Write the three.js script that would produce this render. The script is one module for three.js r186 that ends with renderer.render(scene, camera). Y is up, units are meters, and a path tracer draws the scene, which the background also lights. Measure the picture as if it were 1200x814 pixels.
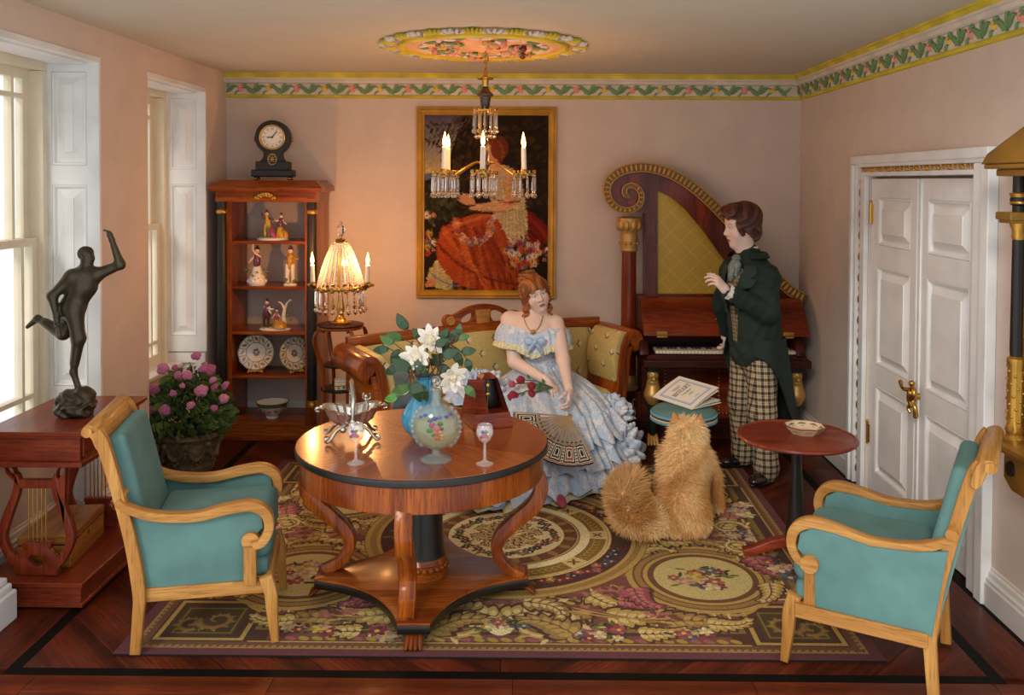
import * as THREE from 'three';
import { mergeGeometries, mergeVertices, toCreasedNormals } from 'three/addons/utils/BufferGeometryUtils.js';
import { RoundedBoxGeometry } from 'three/addons/geometries/RoundedBoxGeometry.js';

// ---------------------------------------------------------------- camera, sky, sun, exposure
const scene = new THREE.Scene();
const FOCAL = 1050, EYE = 1.874;
const camera = new THREE.PerspectiveCamera(2 * Math.atan(407 / FOCAL) * 180 / Math.PI, 1200 / 814, 0.05, 60);
camera.position.set(0, EYE, 0);
camera.rotation.set(-0.026, 0.007, 0.0055, 'YXZ');
camera.setViewOffset(1200, 814, -12.6, 167.5, 1200, 814);
camera.updateProjectionMatrix(); camera.updateMatrixWorld(true);

scene.background = new THREE.Color(0.985, 0.99, 1.0);           // an even, bright overcast sky
scene.backgroundIntensity = 0.9;
scene.environmentIntensity = 0.9;
const sun = new THREE.DirectionalLight(0xfff5e8, 0.95);            // low, veiled sun from the front left
sun.position.set(-3.2, 5.2, 3.2); sun.target.position.set(0.2, 0.6, -5.4);
sun.castShadow = true; sun.shadow.radius = 26; sun.shadow.mapSize.set(2048, 2048);
Object.assign(sun.shadow.camera, { left: -5, right: 5, top: 5, bottom: -5, near: 0.5, far: 25 });
scene.add(sun, sun.target);

const renderer = new THREE.WebGLRenderer({ antialias: true });
renderer.toneMapping = THREE.LinearToneMapping;
renderer.toneMappingExposure = 1.25;
renderer.shadowMap.enabled = true;

// ---------------------------------------------------------------- helpers
const V = (x, y, z) => new THREE.Vector3(x, y, z), PI = Math.PI, sin = Math.sin, cos = Math.cos;
const lerp = (a, b, t) => a + (b - a) * t, clamp = (x, a = 0, b = 1) => Math.min(b, Math.max(a, x));
const smooth = (a, b, x) => { const t = clamp((x - a) / (b - a)); return t * t * (3 - 2 * t); };
function rng(seed) { let s = seed >>> 0; return () => { s = (s + 0x6D2B79F5) >>> 0; let t = Math.imul(s ^ (s >>> 15), 1 | s); t = (t + Math.imul(t ^ (t >>> 7), 61 | t)) ^ t; return ((t ^ (t >>> 14)) >>> 0) / 4294967296; }; }
// a direction in the picture to a place at a given distance, or on the level h
function ray(px, py) { return V(px / 600 - 1, 1 - py / 407, 0.5).unproject(camera).sub(camera.position); }
function at(px, py, Z) { const d = ray(px, py); return d.multiplyScalar(-Z / d.z).add(camera.position); }
function level(px, py, h = 0) { const d = ray(px, py); return d.multiplyScalar((h - EYE) / d.y).add(camera.position); }

const names = {};
function numbered(name) { const n = names[name] = (names[name] ?? -1) + 1; return n ? `${name}_${String(n).padStart(3, '0')}` : name; }
function tag(o, label, category, group) { o.userData.label = label; o.userData.category = category; if (group) o.userData.group = group; return o; }
function thing(name, label, category, pos = [0, 0, 0], turn = 0, group) {
  const o = new THREE.Group(); o.name = numbered(name); scene.add(o);
  o.position.set(...pos); o.rotation.y = turn;
  return tag(o, label, category, group);
}
const structure = (name, parent = scene) => { const g = new THREE.Group(); g.name = name; g.userData.kind = 'structure'; parent.add(g); return g; };
function prep(g) { g = g.index ? g.toNonIndexed() : g; for (const k of Object.keys(g.attributes)) if (!['position', 'normal', 'uv', 'color'].includes(k)) g.deleteAttribute(k); g.morphAttributes = {}; return g; }
function merge(list) {
  list = list.flat(Infinity).map(prep);
  if (list.length === 1) return list[0];
  const anyColor = list.some((g) => g.attributes.color);
  for (const g of list) {
    const n = g.attributes.position.count;
    if (!g.attributes.uv) g.setAttribute('uv', new THREE.BufferAttribute(new Float32Array(n * 2), 2));
    if (anyColor && !g.attributes.color) g.setAttribute('color', new THREE.BufferAttribute(new Float32Array(n * 3).fill(1), 3));
  }
  return mergeGeometries(list);
}
// uv in metres from the shape itself: each face is projected along its main direction, the grain (v) follows the longest side
function metreUV(g, grain) {
  g = prep(g); g.computeBoundingBox();
  const s = g.boundingBox.getSize(V()), p = g.attributes.position, uv = new Float32Array(p.count * 2);
  const ax = grain ?? [s.x, s.y, s.z].indexOf(Math.max(s.x, s.y, s.z));
  const a = V(), b = V(), c = V(), n = V(), off = (s.x * 7.13 + s.y * 3.7 + s.z * 5.1 + g.boundingBox.min.x * 2.3 + g.boundingBox.min.z) % 1;
  for (let i = 0; i < p.count; i += 3) {
    a.fromBufferAttribute(p, i); b.fromBufferAttribute(p, i + 1); c.fromBufferAttribute(p, i + 2);
    n.copy(b).sub(a).cross(c.clone().sub(a)); const m = [Math.abs(n.x), Math.abs(n.y), Math.abs(n.z)], k = m.indexOf(Math.max(...m));
    let vAx = ax, uAx; if (k === ax) { vAx = (ax + 1) % 3; uAx = (ax + 2) % 3; } else uAx = 3 - k - ax;
    [a, b, c].forEach((q, j) => { uv[(i + j) * 2] = q.getComponent(uAx) + off; uv[(i + j) * 2 + 1] = q.getComponent(vAx) + off * 1.7; });
  }
  g.setAttribute('uv', new THREE.BufferAttribute(uv, 2)); return g;
}
function mesh(name, geo, mat, parent, opt = {}) {
  let g = Array.isArray(geo) ? merge(geo) : geo;
  if (mat.userData.metres && !opt.keepUV) g = metreUV(g, opt.grain);
  const o = new THREE.Mesh(g, mat); o.name = parent && parent !== scene ? name : numbered(name);
  o.castShadow = o.receiveShadow = true;
  if (opt.at) o.position.set(...opt.at); if (opt.turn) o.rotation.y = opt.turn;
  if (opt.label) o.userData.label = opt.label; if (opt.kind) o.userData.kind = opt.kind;
  (parent ?? scene).add(o); return o;
}
const place = (g, x = 0, y = 0, z = 0, rx = 0, ry = 0, rz = 0, s = 1) => { const m = new THREE.Matrix4().compose(V(x, y, z), new THREE.Quaternion().setFromEuler(new THREE.Euler(rx, ry, rz, 'YXZ')), Array.isArray(s) ? V(...s) : V(s, s, s)); return g.applyMatrix4(m); };
const box = (w, h, d, x = 0, y = 0, z = 0, r = 0.004) => { r = Math.min(r, w / 2.2, h / 2.2, d / 2.2); return (r > 0.0008 ? new RoundedBoxGeometry(w, h, d, 2, r) : new THREE.BoxGeometry(w, h, d)).translate(x, y, z); };
const span = (x0, x1, y0, y1, z0, z1, r) => box(Math.abs(x1 - x0), Math.abs(y1 - y0), Math.abs(z1 - z0), (x0 + x1) / 2, (y0 + y1) / 2, (z0 + z1) / 2, r);
const ball = (r, x = 0, y = 0, z = 0, n = 12) => new THREE.SphereGeometry(r, n, Math.max(6, n * 0.7 | 0)).translate(x, y, z);
const lathe = (pts, n = 32, x = 0, y = 0, z = 0) => { const g = new THREE.LatheGeometry(pts.map(([r, h]) => new THREE.Vector2(Math.max(r, 1e-4), h)), n); return toCreasedNormals(g, 0.7).translate(x, y, z); };
const cyl = (r0, r1, h, x = 0, y = 0, z = 0, n = 20) => new THREE.CylinderGeometry(r1, r0, h, n).translate(x, y + h / 2, z);
const curve = (pts, closed = false) => new THREE.CatmullRomCurve3(pts.map((p) => p.isVector3 ? p : V(...p)), closed, 'centripetal');
const tube = (pts, r, seg = 24, n = 8, closed = false) => new THREE.TubeGeometry(curve(pts, closed), seg, r, n, closed);
// a tube whose radius changes along the way, with round ends
function taper(pts, radii, seg = 24, n = 10) {
  const c = curve(pts), g = new THREE.TubeGeometry(c, seg, 1, n, false), p = g.attributes.position, P = V();
  for (let i = 0; i <= seg; i++) {
    c.getPointAt(i / seg, P); const t = i / seg * (radii.length - 1), k = Math.min(radii.length - 2, t | 0), r = lerp(radii[k], radii[k + 1], t - k);
    for (let j = 0; j <= n; j++) { const q = i * (n + 1) + j; p.setXYZ(q, P.x + (p.getX(q) - P.x) * r, P.y + (p.getY(q) - P.y) * r, P.z + (p.getZ(q) - P.z) * r); }
  }
  g.computeVertexNormals();
  return merge([g, ball(radii[0], ...c.getPointAt(0).toArray(), 8), ball(radii.at(-1), ...c.getPointAt(1).toArray(), 8)]);
}
// a bar of rectangular section along a curve that lies in the plane of x = const (pts are [z, y]); w across x, t thickness (or list) in the plane
function bar(pts, w, t, seg = 40, x = 0, bev = 0.006) {
  const c = new THREE.SplineCurve(pts.map(([a, b]) => new THREE.Vector2(a, b)));
  const L = [], R = [];
  for (let i = 0; i <= seg; i++) {
    const u = i / seg, p = c.getPointAt(u), d = c.getTangentAt(u), k = u * ((Array.isArray(t) ? t.length : 2) - 1), j = Math.min((Array.isArray(t) ? t.length : 2) - 2, k | 0);
    const h = (Array.isArray(t) ? lerp(t[j], t[j + 1], k - j) : t) / 2;
    L.push(new THREE.Vector2(p.x - d.y * h, p.y + d.x * h)); R.push(new THREE.Vector2(p.x + d.y * h, p.y - d.x * h));
  }
  return slab(new THREE.Shape([...L, ...R.reverse()]), w, bev).rotateY(-PI / 2).translate(x + w / 2, 0, 0);
}
// an outline in the xy plane made w thick towards +z, edges rounded
function slab(shape, w, bev = 0.004, seg = 16) {
  if (Array.isArray(shape)) shape = new THREE.Shape(shape.map((p) => new THREE.Vector2(...p)));
  const g = new THREE.ExtrudeGeometry(shape, { depth: w - 2 * bev, bevelEnabled: bev > 0, bevelThickness: bev, bevelSize: bev, bevelOffset: -bev, bevelSegments: 2, curveSegments: seg, steps: 1 });
  return toCreasedNormals(g.translate(0, 0, bev), 0.6);
}
// a moulding: profile [out, up] run along x from x0 to x1
function moulding(profile, x0, x1) { const g = new THREE.ExtrudeGeometry(new THREE.Shape(profile.map((p) => new THREE.Vector2(...p))), { depth: x1 - x0, bevelEnabled: false }); return toCreasedNormals(g.rotateY(-PI / 2).translate(x1, 0, 0), 0.5); }
const flip = (g) => { g = prep(g); const p = g.attributes; for (const k in p) { const a = p[k], n = a.itemSize; for (let i = 0; i < a.count; i += 3) for (let c = 0; c < n; c++) { const t = a.array[(i + 1) * n + c]; a.array[(i + 1) * n + c] = a.array[(i + 2) * n + c]; a.array[(i + 2) * n + c] = t; } } return g; };
const mirrorX = (g) => flip(g.clone().scale(-1, 1, 1));
// a sheet from f(u, v), made thick
function sheet(f, nu, nv, thick = 0.003, closedU = false) {
  const P = [], N = [], q = [];
  for (let j = 0; j <= nv; j++) for (let i = 0; i <= nu; i++) P.push(f(i / nu, j / nv));
  const I = (i, j) => j * (nu + 1) + i;
  for (let j = 0; j <= nv; j++) for (let i = 0; i <= nu; i++) {
    const iu = closedU ? [(i - 1 + nu) % nu, (i + 1) % nu] : [Math.max(0, i - 1), Math.min(nu, i + 1)];
    const a = P[I(iu[1], j)].clone().sub(P[I(iu[0], j)]), b = P[I(i, Math.min(nv, j + 1))].clone().sub(P[I(i, Math.max(0, j - 1))]);
    N.push(a.cross(b).normalize());
  }
  const pos = [], nor = [], uv = [], idx = [], M = P.length;
  for (const s of [0.5, -0.5]) P.forEach((p, k) => { pos.push(p.x + N[k].x * thick * s, p.y + N[k].y * thick * s, p.z + N[k].z * thick * s); nor.push(N[k].x * Math.sign(s), N[k].y * Math.sign(s), N[k].z * Math.sign(s)); uv.push((k % (nu + 1)) / nu, Math.floor(k / (nu + 1)) / nv); });
  const quad = (a, b, c, d) => idx.push(a, b, c, a, c, d);
  for (let j = 0; j < nv; j++) for (let i = 0; i < nu; i++) { quad(I(i, j), I(i + 1, j), I(i + 1, j + 1), I(i, j + 1)); quad(M + I(i, j), M + I(i, j + 1), M + I(i + 1, j + 1), M + I(i + 1, j)); }
  for (let i = 0; i < nu; i++) { quad(I(i, 0), M + I(i, 0), M + I(i + 1, 0), I(i + 1, 0)); quad(I(i, nv), I(i + 1, nv), M + I(i + 1, nv), M + I(i, nv)); }
  if (!closedU) for (let j = 0; j < nv; j++) { quad(I(0, j), I(0, j + 1), M + I(0, j + 1), M + I(0, j)); quad(I(nu, j), M + I(nu, j), M + I(nu, j + 1), I(nu, j + 1)); }
  const g = new THREE.BufferGeometry(); g.setAttribute('position', new THREE.Float32BufferAttribute(pos, 3)); g.setAttribute('normal', new THREE.Float32BufferAttribute(nor, 3)); g.setAttribute('uv', new THREE.Float32BufferAttribute(uv, 2)); g.setIndex(idx); return g;
}
// ---- bodies: a distance field of tapered capsules and ellipsoids, joined smoothly, meshed by surface nets
const smin = (a, b, k) => { const h = Math.max(k - Math.abs(a - b), 0) / k; return Math.min(a, b) - h * h * k / 4; };
function cap(a, b, ra, rb, k) { a = a.isVector3 ? a : V(...a); b = b.isVector3 ? b : V(...b); return { a, b, ra, rb: rb ?? ra, k, d: b.clone().sub(a), l: Math.max(1e-9, b.distanceToSquared(a)) }; }
function ell(c, r, k, q, cut) { c = c.isVector3 ? c : V(...c); return { c, r, k, q: q ? new THREE.Matrix3().setFromMatrix4(new THREE.Matrix4().makeRotationFromEuler(new THREE.Euler(...q)).invert()).elements : null, cut, m: Math.min(...r) }; }
function field(prims, k0) {
  return (x, y, z) => {
    let d = 1e3;
    for (const p of prims) {
      let e;
      if (p.a) { const X = x - p.a.x, Y = y - p.a.y, Z = z - p.a.z, t = clamp((X * p.d.x + Y * p.d.y + Z * p.d.z) / p.l), u = X - p.d.x * t, v = Y - p.d.y * t, w = Z - p.d.z * t; e = Math.sqrt(u * u + v * v + w * w) - (p.ra + (p.rb - p.ra) * t); }
      else { let X = x - p.c.x, Y = y - p.c.y, Z = z - p.c.z; if (p.q) { const m = p.q;[X, Y, Z] = [m[0] * X + m[3] * Y + m[6] * Z, m[1] * X + m[4] * Y + m[7] * Z, m[2] * X + m[5] * Y + m[8] * Z]; } X /= p.r[0]; Y /= p.r[1]; Z /= p.r[2]; e = (Math.sqrt(X * X + Y * Y + Z * Z) - 1) * p.m; }
      d = p.cut ? -smin(-d, e, p.k ?? k0) : smin(d, e, p.k ?? k0);
    }
    return d;
  };
}
function bounds(prims, pad) { const b = new THREE.Box3(); for (const p of prims) { if (p.cut) continue; if (p.a) { const r = Math.max(p.ra, p.rb) + pad; for (const q of [p.a, p.b]) { b.expandByPoint(q.clone().addScalar(r)); b.expandByPoint(q.clone().addScalar(-r)); } } else { const r = (p.q ? Math.max(...p.r) : 0) + pad; for (const s of [-1, 1]) b.expandByPoint(V(p.c.x + s * ((p.q ? 0 : p.r[0]) + r), p.c.y + s * ((p.q ? 0 : p.r[1]) + r), p.c.z + s * ((p.q ? 0 : p.r[2]) + r))); } } return b; }
function nets(f, b, cell) {
  const n = ['x', 'y', 'z'].map((k) => Math.ceil((b.max[k] - b.min[k]) / cell) + 1), [nx, ny, nz] = n, S = new Float32Array(nx * ny * nz), at3 = (i, j, k) => i + nx * (j + ny * k);
  for (let k = 0; k < nz; k++) for (let j = 0; j < ny; j++) for (let i = 0; i < nx; i++) S[at3(i, j, k)] = f(b.min.x + i * cell, b.min.y + j * cell, b.min.z + k * cell);
  const id = new Int32Array(S.length).fill(-1), pos = [], idx = [], C = [0, 1, nx, nx + 1, nx * ny, nx * ny + 1, nx * ny + nx, nx * ny + nx + 1], E = [[0, 1], [2, 3], [4, 5], [6, 7], [0, 2], [1, 3], [4, 6], [5, 7], [0, 4], [1, 5], [2, 6], [3, 7]];
  for (let k = 0; k < nz - 1; k++) for (let j = 0; j < ny - 1; j++) for (let i = 0; i < nx - 1; i++) {
    const o = at3(i, j, k); let mask = 0; for (let c = 0; c < 8; c++) if (S[o + C[c]] < 0) mask |= 1 << c;
    if (!mask || mask === 255) continue;
    let x = 0, y = 0, z = 0, m = 0;
    for (const [p, q] of E) { const a = S[o + C[p]], c = S[o + C[q]]; if (a < 0 === c < 0) continue; const t = a / (a - c); x += lerp(p & 1, q & 1, t); y += lerp(p >> 1 & 1, q >> 1 & 1, t); z += lerp(p >> 2, q >> 2, t); m++; }
    id[o] = pos.length / 3; pos.push(b.min.x + (i + x / m) * cell, b.min.y + (j + y / m) * cell, b.min.z + (k + z / m) * cell);
  }
  const st = [1, nx, nx * ny];
  for (let k = 1; k < nz - 1; k++) for (let j = 1; j < ny - 1; j++) for (let i = 1; i < nx - 1; i++) { const o = at3(i, j, k); for (let a = 0; a < 3; a++) { const s0 = S[o] < 0, s1 = S[o + st[a]] < 0; if (s0 === s1) continue; const u = st[(a + 1) % 3], v = st[(a + 2) % 3], q = [id[o], id[o - u], id[o - u - v], id[o - v]]; if (q.some((w) => w < 0)) continue; if (s0) idx.push(q[0], q[1], q[2], q[0], q[2], q[3]); else idx.push(q[0], q[2], q[1], q[0], q[3], q[2]); } }
  const nor = new Float32Array(pos.length), e = cell * 0.4; for (let i = 0; i < pos.length; i += 3) { const [x, y, z] = [pos[i], pos[i + 1], pos[i + 2]]; const N = V(f(x + e, y, z) - f(x - e, y, z), f(x, y + e, z) - f(x, y - e, z), f(x, y, z + e) - f(x, y, z - e)).normalize(); nor[i] = N.x; nor[i + 1] = N.y; nor[i + 2] = N.z; }
  const g = new THREE.BufferGeometry(); g.setAttribute('position', new THREE.Float32BufferAttribute(pos, 3)); g.setAttribute('normal', new THREE.BufferAttribute(nor, 3)); g.setIndex(idx); return g;
}
const blob = (prims, cell = 0.012, k = 0.03) => nets(field(prims, k), bounds(prims, cell * 2.5), cell);
function paint(g, f) { const p = g.attributes.position, c = new Float32Array(p.count * 3); for (let i = 0; i < p.count; i++) { const q = f(p.getX(i), p.getY(i), p.getZ(i)); c.set(q, i * 3); } g.setAttribute('color', new THREE.BufferAttribute(c, 3)); return g; }
const lin = (hex) => { const c = new THREE.Color(hex); return [c.r, c.g, c.b]; };
const mixc = (a, b, t) => [lerp(a[0], b[0], t), lerp(a[1], b[1], t), lerp(a[2], b[2], t)];

// ---------------------------------------------------------------- textures and materials
const hash = (x, y, s) => { let h = Math.imul(x, 374761393) + Math.imul(y, 668265263) + Math.imul(s, 974711) | 0; h = Math.imul(h ^ (h >>> 13), 1274126177); return ((h ^ (h >>> 16)) >>> 0) / 4294967296; };
function noise(x, y, per, s = 0) { const X = Math.floor(x), Y = Math.floor(y), m = (a) => ((a % per) + per) % per, f = (t) => t * t * (3 - 2 * t), u = f(x - X), v = f(y - Y); return lerp(lerp(hash(m(X), m(Y), s), hash(m(X + 1), m(Y), s), u), lerp(hash(m(X), m(Y + 1), s), hash(m(X + 1), m(Y + 1), s), u), v); }
function fbm(u, v, fu, fv, s = 0, oct = 4) { let a = 0, w = 0.5, t = 0; for (let i = 0; i < oct; i++) { const p = 1 << i; const X = u * fu * p, Y = v * fv * p; const gx = Math.floor(X), gy = Math.floor(Y), mx = (q) => ((q % (fu * p)) + fu * p) % (fu * p), my = (q) => ((q % (fv * p)) + fv * p) % (fv * p), f = (q) => q * q * (3 - 2 * q), x = f(X - gx), y = f(Y - gy); a += w * lerp(lerp(hash(mx(gx), my(gy), s + i), hash(mx(gx + 1), my(gy), s + i), x), lerp(hash(mx(gx), my(gy + 1), s + i), hash(mx(gx + 1), my(gy + 1), s + i), x), y); t += w; w *= 0.5; } return a / t; }
function texture(n, f, metres = 1, srgb = true) {
  const d = new Uint8Array(n * n * 4);
  for (let j = 0; j < n; j++) for (let i = 0; i < n; i++) { const c = f((i + 0.5) / n, (j + 0.5) / n), o = (j * n + i) * 4; if (Array.isArray(c)) { d[o] = c[0]; d[o + 1] = c[1]; d[o + 2] = c[2]; } else d[o] = d[o + 1] = d[o + 2] = clamp(c) * 255; d[o + 3] = 255; }
  const t = new THREE.DataTexture(d, n, n); t.wrapS = t.wrapT = THREE.RepeatWrapping; t.magFilter = THREE.LinearFilter; t.minFilter = THREE.LinearMipmapLinearFilter; t.generateMipmaps = true; if (srgb) t.colorSpace = THREE.SRGBColorSpace; t.repeat.set(1 / metres, 1 / metres); t.needsUpdate = true; return t;
}
function canvasTexture(w, h, draw) { const c = document.createElement('canvas'); c.width = w; c.height = h; draw(c.getContext('2d'), w, h); const t = new THREE.CanvasTexture(c); t.colorSpace = THREE.SRGBColorSpace; t.anisotropy = 8; return t; }
const rgb = (hex) => { const c = parseInt(hex.slice(1), 16); return [c >> 16, c >> 8 & 255, c & 255]; };
function mat(color, rough = 0.6, o = {}) { const P = o.clearcoat || o.sheen || o.transmission || o.specularIntensity !== undefined ? THREE.MeshPhysicalMaterial : THREE.MeshStandardMaterial; const { userData = {}, ...rest } = o, m = new P({ color, roughness: rough, ...rest }); m.userData = userData; return m; }
// wood: fine pores and broad streaks along v, tile of 0.5 m
function woodTexture(a, b, seed, pore = 0.35) { const A = rgb(a), B = rgb(b); return texture(512, (u, v) => { const streak = fbm(u, v, 10, 1, seed), w = fbm(u, v, 3, 2, seed + 9, 3), fine = fbm(u, v, 90, 4, seed + 5, 2), p = fbm(u, v, 128, 10, seed + 3, 2); let t = clamp(0.55 * streak + 0.35 * w + 0.3 * (fine - 0.5)); t = smooth(0.15, 0.8, t); const k = 1 - pore * smooth(0.58, 0.75, p); return mixc(A, B, t).map((x) => x * k); }, 0.5); }
function wood(a, b, seed, rough = 0.35, coat = 0.4, pore = 0.2) { const t = woodTexture(a, b, seed, pore); return mat('#ffffff', rough, { map: t, clearcoat: coat * 0.4, clearcoatRoughness: 0.15, specularIntensity: 0.45, userData: { metres: true } }); }
const plaster = texture(512, (u, v) => 0.5 + 0.5 * (fbm(u, v, 8, 8, 3, 5) - 0.5) + 0.12 * (fbm(u, v, 128, 128, 7, 2) - 0.5), 0.8, false);
const grainBump = texture(256, (u, v) => fbm(u, v, 64, 64, 21, 3), 0.15, false);
const weave = texture(256, (u, v) => 0.5 + 0.22 * sin(u * PI * 128) * sin(v * PI * 128) + 0.35 * (fbm(u, v, 64, 64, 5, 2) - 0.5), 0.16, false);
const tint = (hex, amount, seed, f = 6, metres = 0.7) => { const c = rgb(hex); return texture(256, (u, v) => { const k = 1 + amount * (fbm(u, v, f, f, seed, 5) - 0.5) * 2; return c.map((x) => clamp(x * k, 0, 255)); }, metres); };
const cloth = (hex, seed, o = {}) => mat('#ffffff', 0.85, { map: tint(hex, o.amount ?? 0.12, seed, 8), bumpMap: weave, bumpScale: o.bump ?? 0.0008, sheen: o.sheen ?? 0.25, sheenRoughness: 0.5, sheenColor: new THREE.Color(hex), userData: { metres: true } });
const painted = (hex, seed, o = {}) => mat('#ffffff', o.rough ?? 0.55, { map: tint(hex, o.amount ?? 0.05, seed, 5), bumpMap: plaster, bumpScale: o.bump ?? 0.0012, userData: { metres: true } });
const M = {
  wall: painted('#d8c7bb', 1, { rough: 0.85, amount: 0.035, bump: 0.0015 }), ceiling: painted('#cbc3b1', 2, { rough: 0.9, amount: 0.02, bump: 0.0004 }),
  white: painted('#e6e9e9', 3, { rough: 0.45, bump: 0.002 }), cream: painted('#e6dec6', 4, { rough: 0.45 }), skirting: painted('#dcdad6', 5, { rough: 0.5 }),
  yellow: painted('#d3c23a', 6, { rough: 0.7, amount: 0.18 }), leafGreen: painted('#6f9160', 7, { rough: 0.7, amount: 0.25 }), petalPink: painted('#dc8f80', 8, { rough: 0.7, amount: 0.2 }), petalYellow: painted('#dfb743', 9, { rough: 0.7, amount: 0.2 }), frieze: painted('#d9cfbf', 10, { rough: 0.75, amount: 0.1 }), slate: painted('#8d968f', 40, { rough: 0.7, amount: 0.35 }), peach: painted('#dfb592', 41, { rough: 0.7, amount: 0.12 }),
  floorWood: wood('#33130a', '#6a2b17', 11, 0.42, 0.12), floorWoodB: wood('#3b160a', '#76311a', 12, 0.42, 0.12), floorWoodC: wood('#55200d', '#93401d', 19, 0.45, 0.1), inlay: mat('#0e0b09', 0.6, { specularIntensity: 0.25 }),
  mahogany: wood('#4a160a', '#8c3918', 14, 0.3, 0.5), mahoganyDark: wood('#2a0d07', '#5e220f', 15, 0.45, 0.05), walnut: wood('#6b2b0b', '#b3611f', 16, 0.28, 0.5), cherry: wood('#6b2413', '#9c4426', 17, 0.32, 0.35), oak: wood('#a66f31', '#cd9a55', 18, 0.42, 0.15, 0.13), caseWood: wood('#8a5520', '#b9803a', 42, 0.4, 0.2),
  ebony: mat('#141210', 0.32, { bumpMap: grainBump, bumpScale: 0.0004 }), ebonyMatte: mat('#1b1a19', 0.5), 
  gilt: mat('#c99a45', 0.34, { metalness: 0.85, bumpMap: plaster, bumpScale: 0.002 }), brass: mat('#c39a4a', 0.22, { metalness: 0.95 }), oldGold: mat('#bf9653', 0.42, { metalness: 0.45, bumpMap: plaster, bumpScale: 0.002 }), giltPaint: painted('#b88a2e', 19, { rough: 0.38, amount: 0.2 }), giltBrown: painted('#8e6826', 46, { rough: 0.4, amount: 0.25 }), silver: mat('#cbc5ba', 0.22, { metalness: 0.95 }), bronze: mat('#4b4435', 0.38, { metalness: 0.65, bumpMap: plaster, bumpScale: 0.002 }),
  teal: cloth('#5a817d', 20, { amount: 0.08, sheen: 0.1 }), gold: cloth('#a99a4a', 22), 
  glass: mat('#ffffff', 0.03, { transmission: 1, thickness: 0, ior: 1.5 }), crystal: mat('#ffffff', 0.04, { transmission: 1, thickness: 0.02, ior: 1.52, specularIntensity: 1 }),
  porcelain: mat('#ece4d8', 0.15, { clearcoat: 0.6 }), wax: mat('#efe6d8', 0.5),
};
M.sprig = (() => {                                                  // gold silk with small tulip sprigs, 0.13 m apart
  const t = canvasTexture(512, 512, (c, w) => {
    const im = c.createImageData(w, w); for (let j = 0; j < w; j++) for (let i = 0; i < w; i++) { const k = 0.92 + 0.16 * fbm(i / w, j / w, 24, 24, 31, 3), o = (j * w + i) * 4; im.data[o] = 194 * k; im.data[o + 1] = 170 * k; im.data[o + 2] = 106 * k; im.data[o + 3] = 255; } c.putImageData(im, 0, 0);
    for (const [x, y] of [[0.25, 0.25], [0.75, 0.75]]) { c.save(); c.translate(x * w, y * w); c.scale(w / 512 * 1.75, w / 512 * 1.75);
      c.fillStyle = '#566338'; for (const s of [-1, 1]) { c.beginPath(); c.moveTo(0, 26); c.quadraticCurveTo(s * 30, 20, s * 42, -6); c.quadraticCurveTo(s * 14, -4, 0, 26); c.fill(); } c.fillRect(-3, 0, 6, 40);
      c.fillStyle = '#dccfb4'; c.beginPath(); c.moveTo(-18, -34); c.quadraticCurveTo(-24, 2, 0, 8); c.quadraticCurveTo(24, 2, 18, -34); c.quadraticCurveTo(8, -24, 0, -42); c.quadraticCurveTo(-8, -24, -18, -34); c.fill(); c.fillStyle = '#c99c84'; c.beginPath(); c.ellipse(0, -18, 5, 14, 0, 0, 7); c.fill(); c.restore(); }
  });
  t.wrapS = t.wrapT = THREE.RepeatWrapping; t.repeat.set(1 / 0.2, 1 / 0.2);
  return mat('#ffffff', 0.5, { map: t, bumpMap: weave, bumpScale: 0.0006, sheen: 0.3, sheenColor: new THREE.Color('#d8c87a'), userData: { metres: true } });
})();
M.maroon = painted('#6a2030', 44, { rough: 0.6, amount: 0.2 });
M.pianoSilk = (() => {
  const t = canvasTexture(256, 512, (c, w, h) => { c.fillStyle = '#b99a34'; c.fillRect(0, 0, w, h); for (let k = 0; k < 4000; k++) { c.fillStyle = `rgba(${hash(k, 1, 2) < 0.5 ? '120,96,20' : '190,165,60'},0.25)`; c.fillRect(hash(k, 2, 3) * w, hash(k, 3, 4) * h, 3, 1.4); } c.fillStyle = '#cfbd55'; for (let i = 0; i < 24; i++) for (const s of [0, 1]) { const t = i / 24, x = s ? t * w : w - t * w; for (const dy of [0, 0.5]) { let y = ((t * 0.5 + dy) % 1) * h; c.beginPath(); c.ellipse((x + 6) % w, y, 5, 5, 0, 0, 7); c.fill(); } } c.beginPath(); c.ellipse(w / 2, h / 4 + 3, 5, 6, 0, 0, 7); c.fill(); });
  t.wrapS = t.wrapT = THREE.RepeatWrapping; t.repeat.set(1 / 0.145, 1 / 0.29); return mat('#ffffff', 0.5, { map: t, sheen: 0.4, sheenColor: new THREE.Color('#d8c050'), bumpMap: t, bumpScale: 0.002, userData: { metres: true } });
})();
M.gown = (() => { const A = rgb('#bccbdc'), B = rgb('#e2e0e0'), C = rgb('#97b0d3'); const t = texture(512, (u, v) => { const n = fbm(u, v, 7, 7, 51, 5), s = fbm(u, v, 40, 40, 52, 2); let c = mixc(A, B, smooth(0.42, 0.66, n)); c = mixc(c, C, 0.8 * smooth(0.6, 0.74, s) ); return c; }, 0.28); return mat('#ffffff', 0.6, { map: t, bumpMap: plaster, bumpScale: 0.001, sheen: 0.3, userData: { metres: true } }); })();
M.gownBlue = mat('#ffffff', 0.55, { map: tint('#a4bedc', 0.15, 53, 8, 0.15), userData: { metres: true } });
M.lace = mat('#ffffff', 0.8, { map: tint('#d8cfa4', 0.25, 54, 24, 0.08), userData: { metres: true } });
M.coat = cloth('#16251f', 55, { amount: 0.2, bump: 0.001, sheen: 0.15 });
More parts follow.
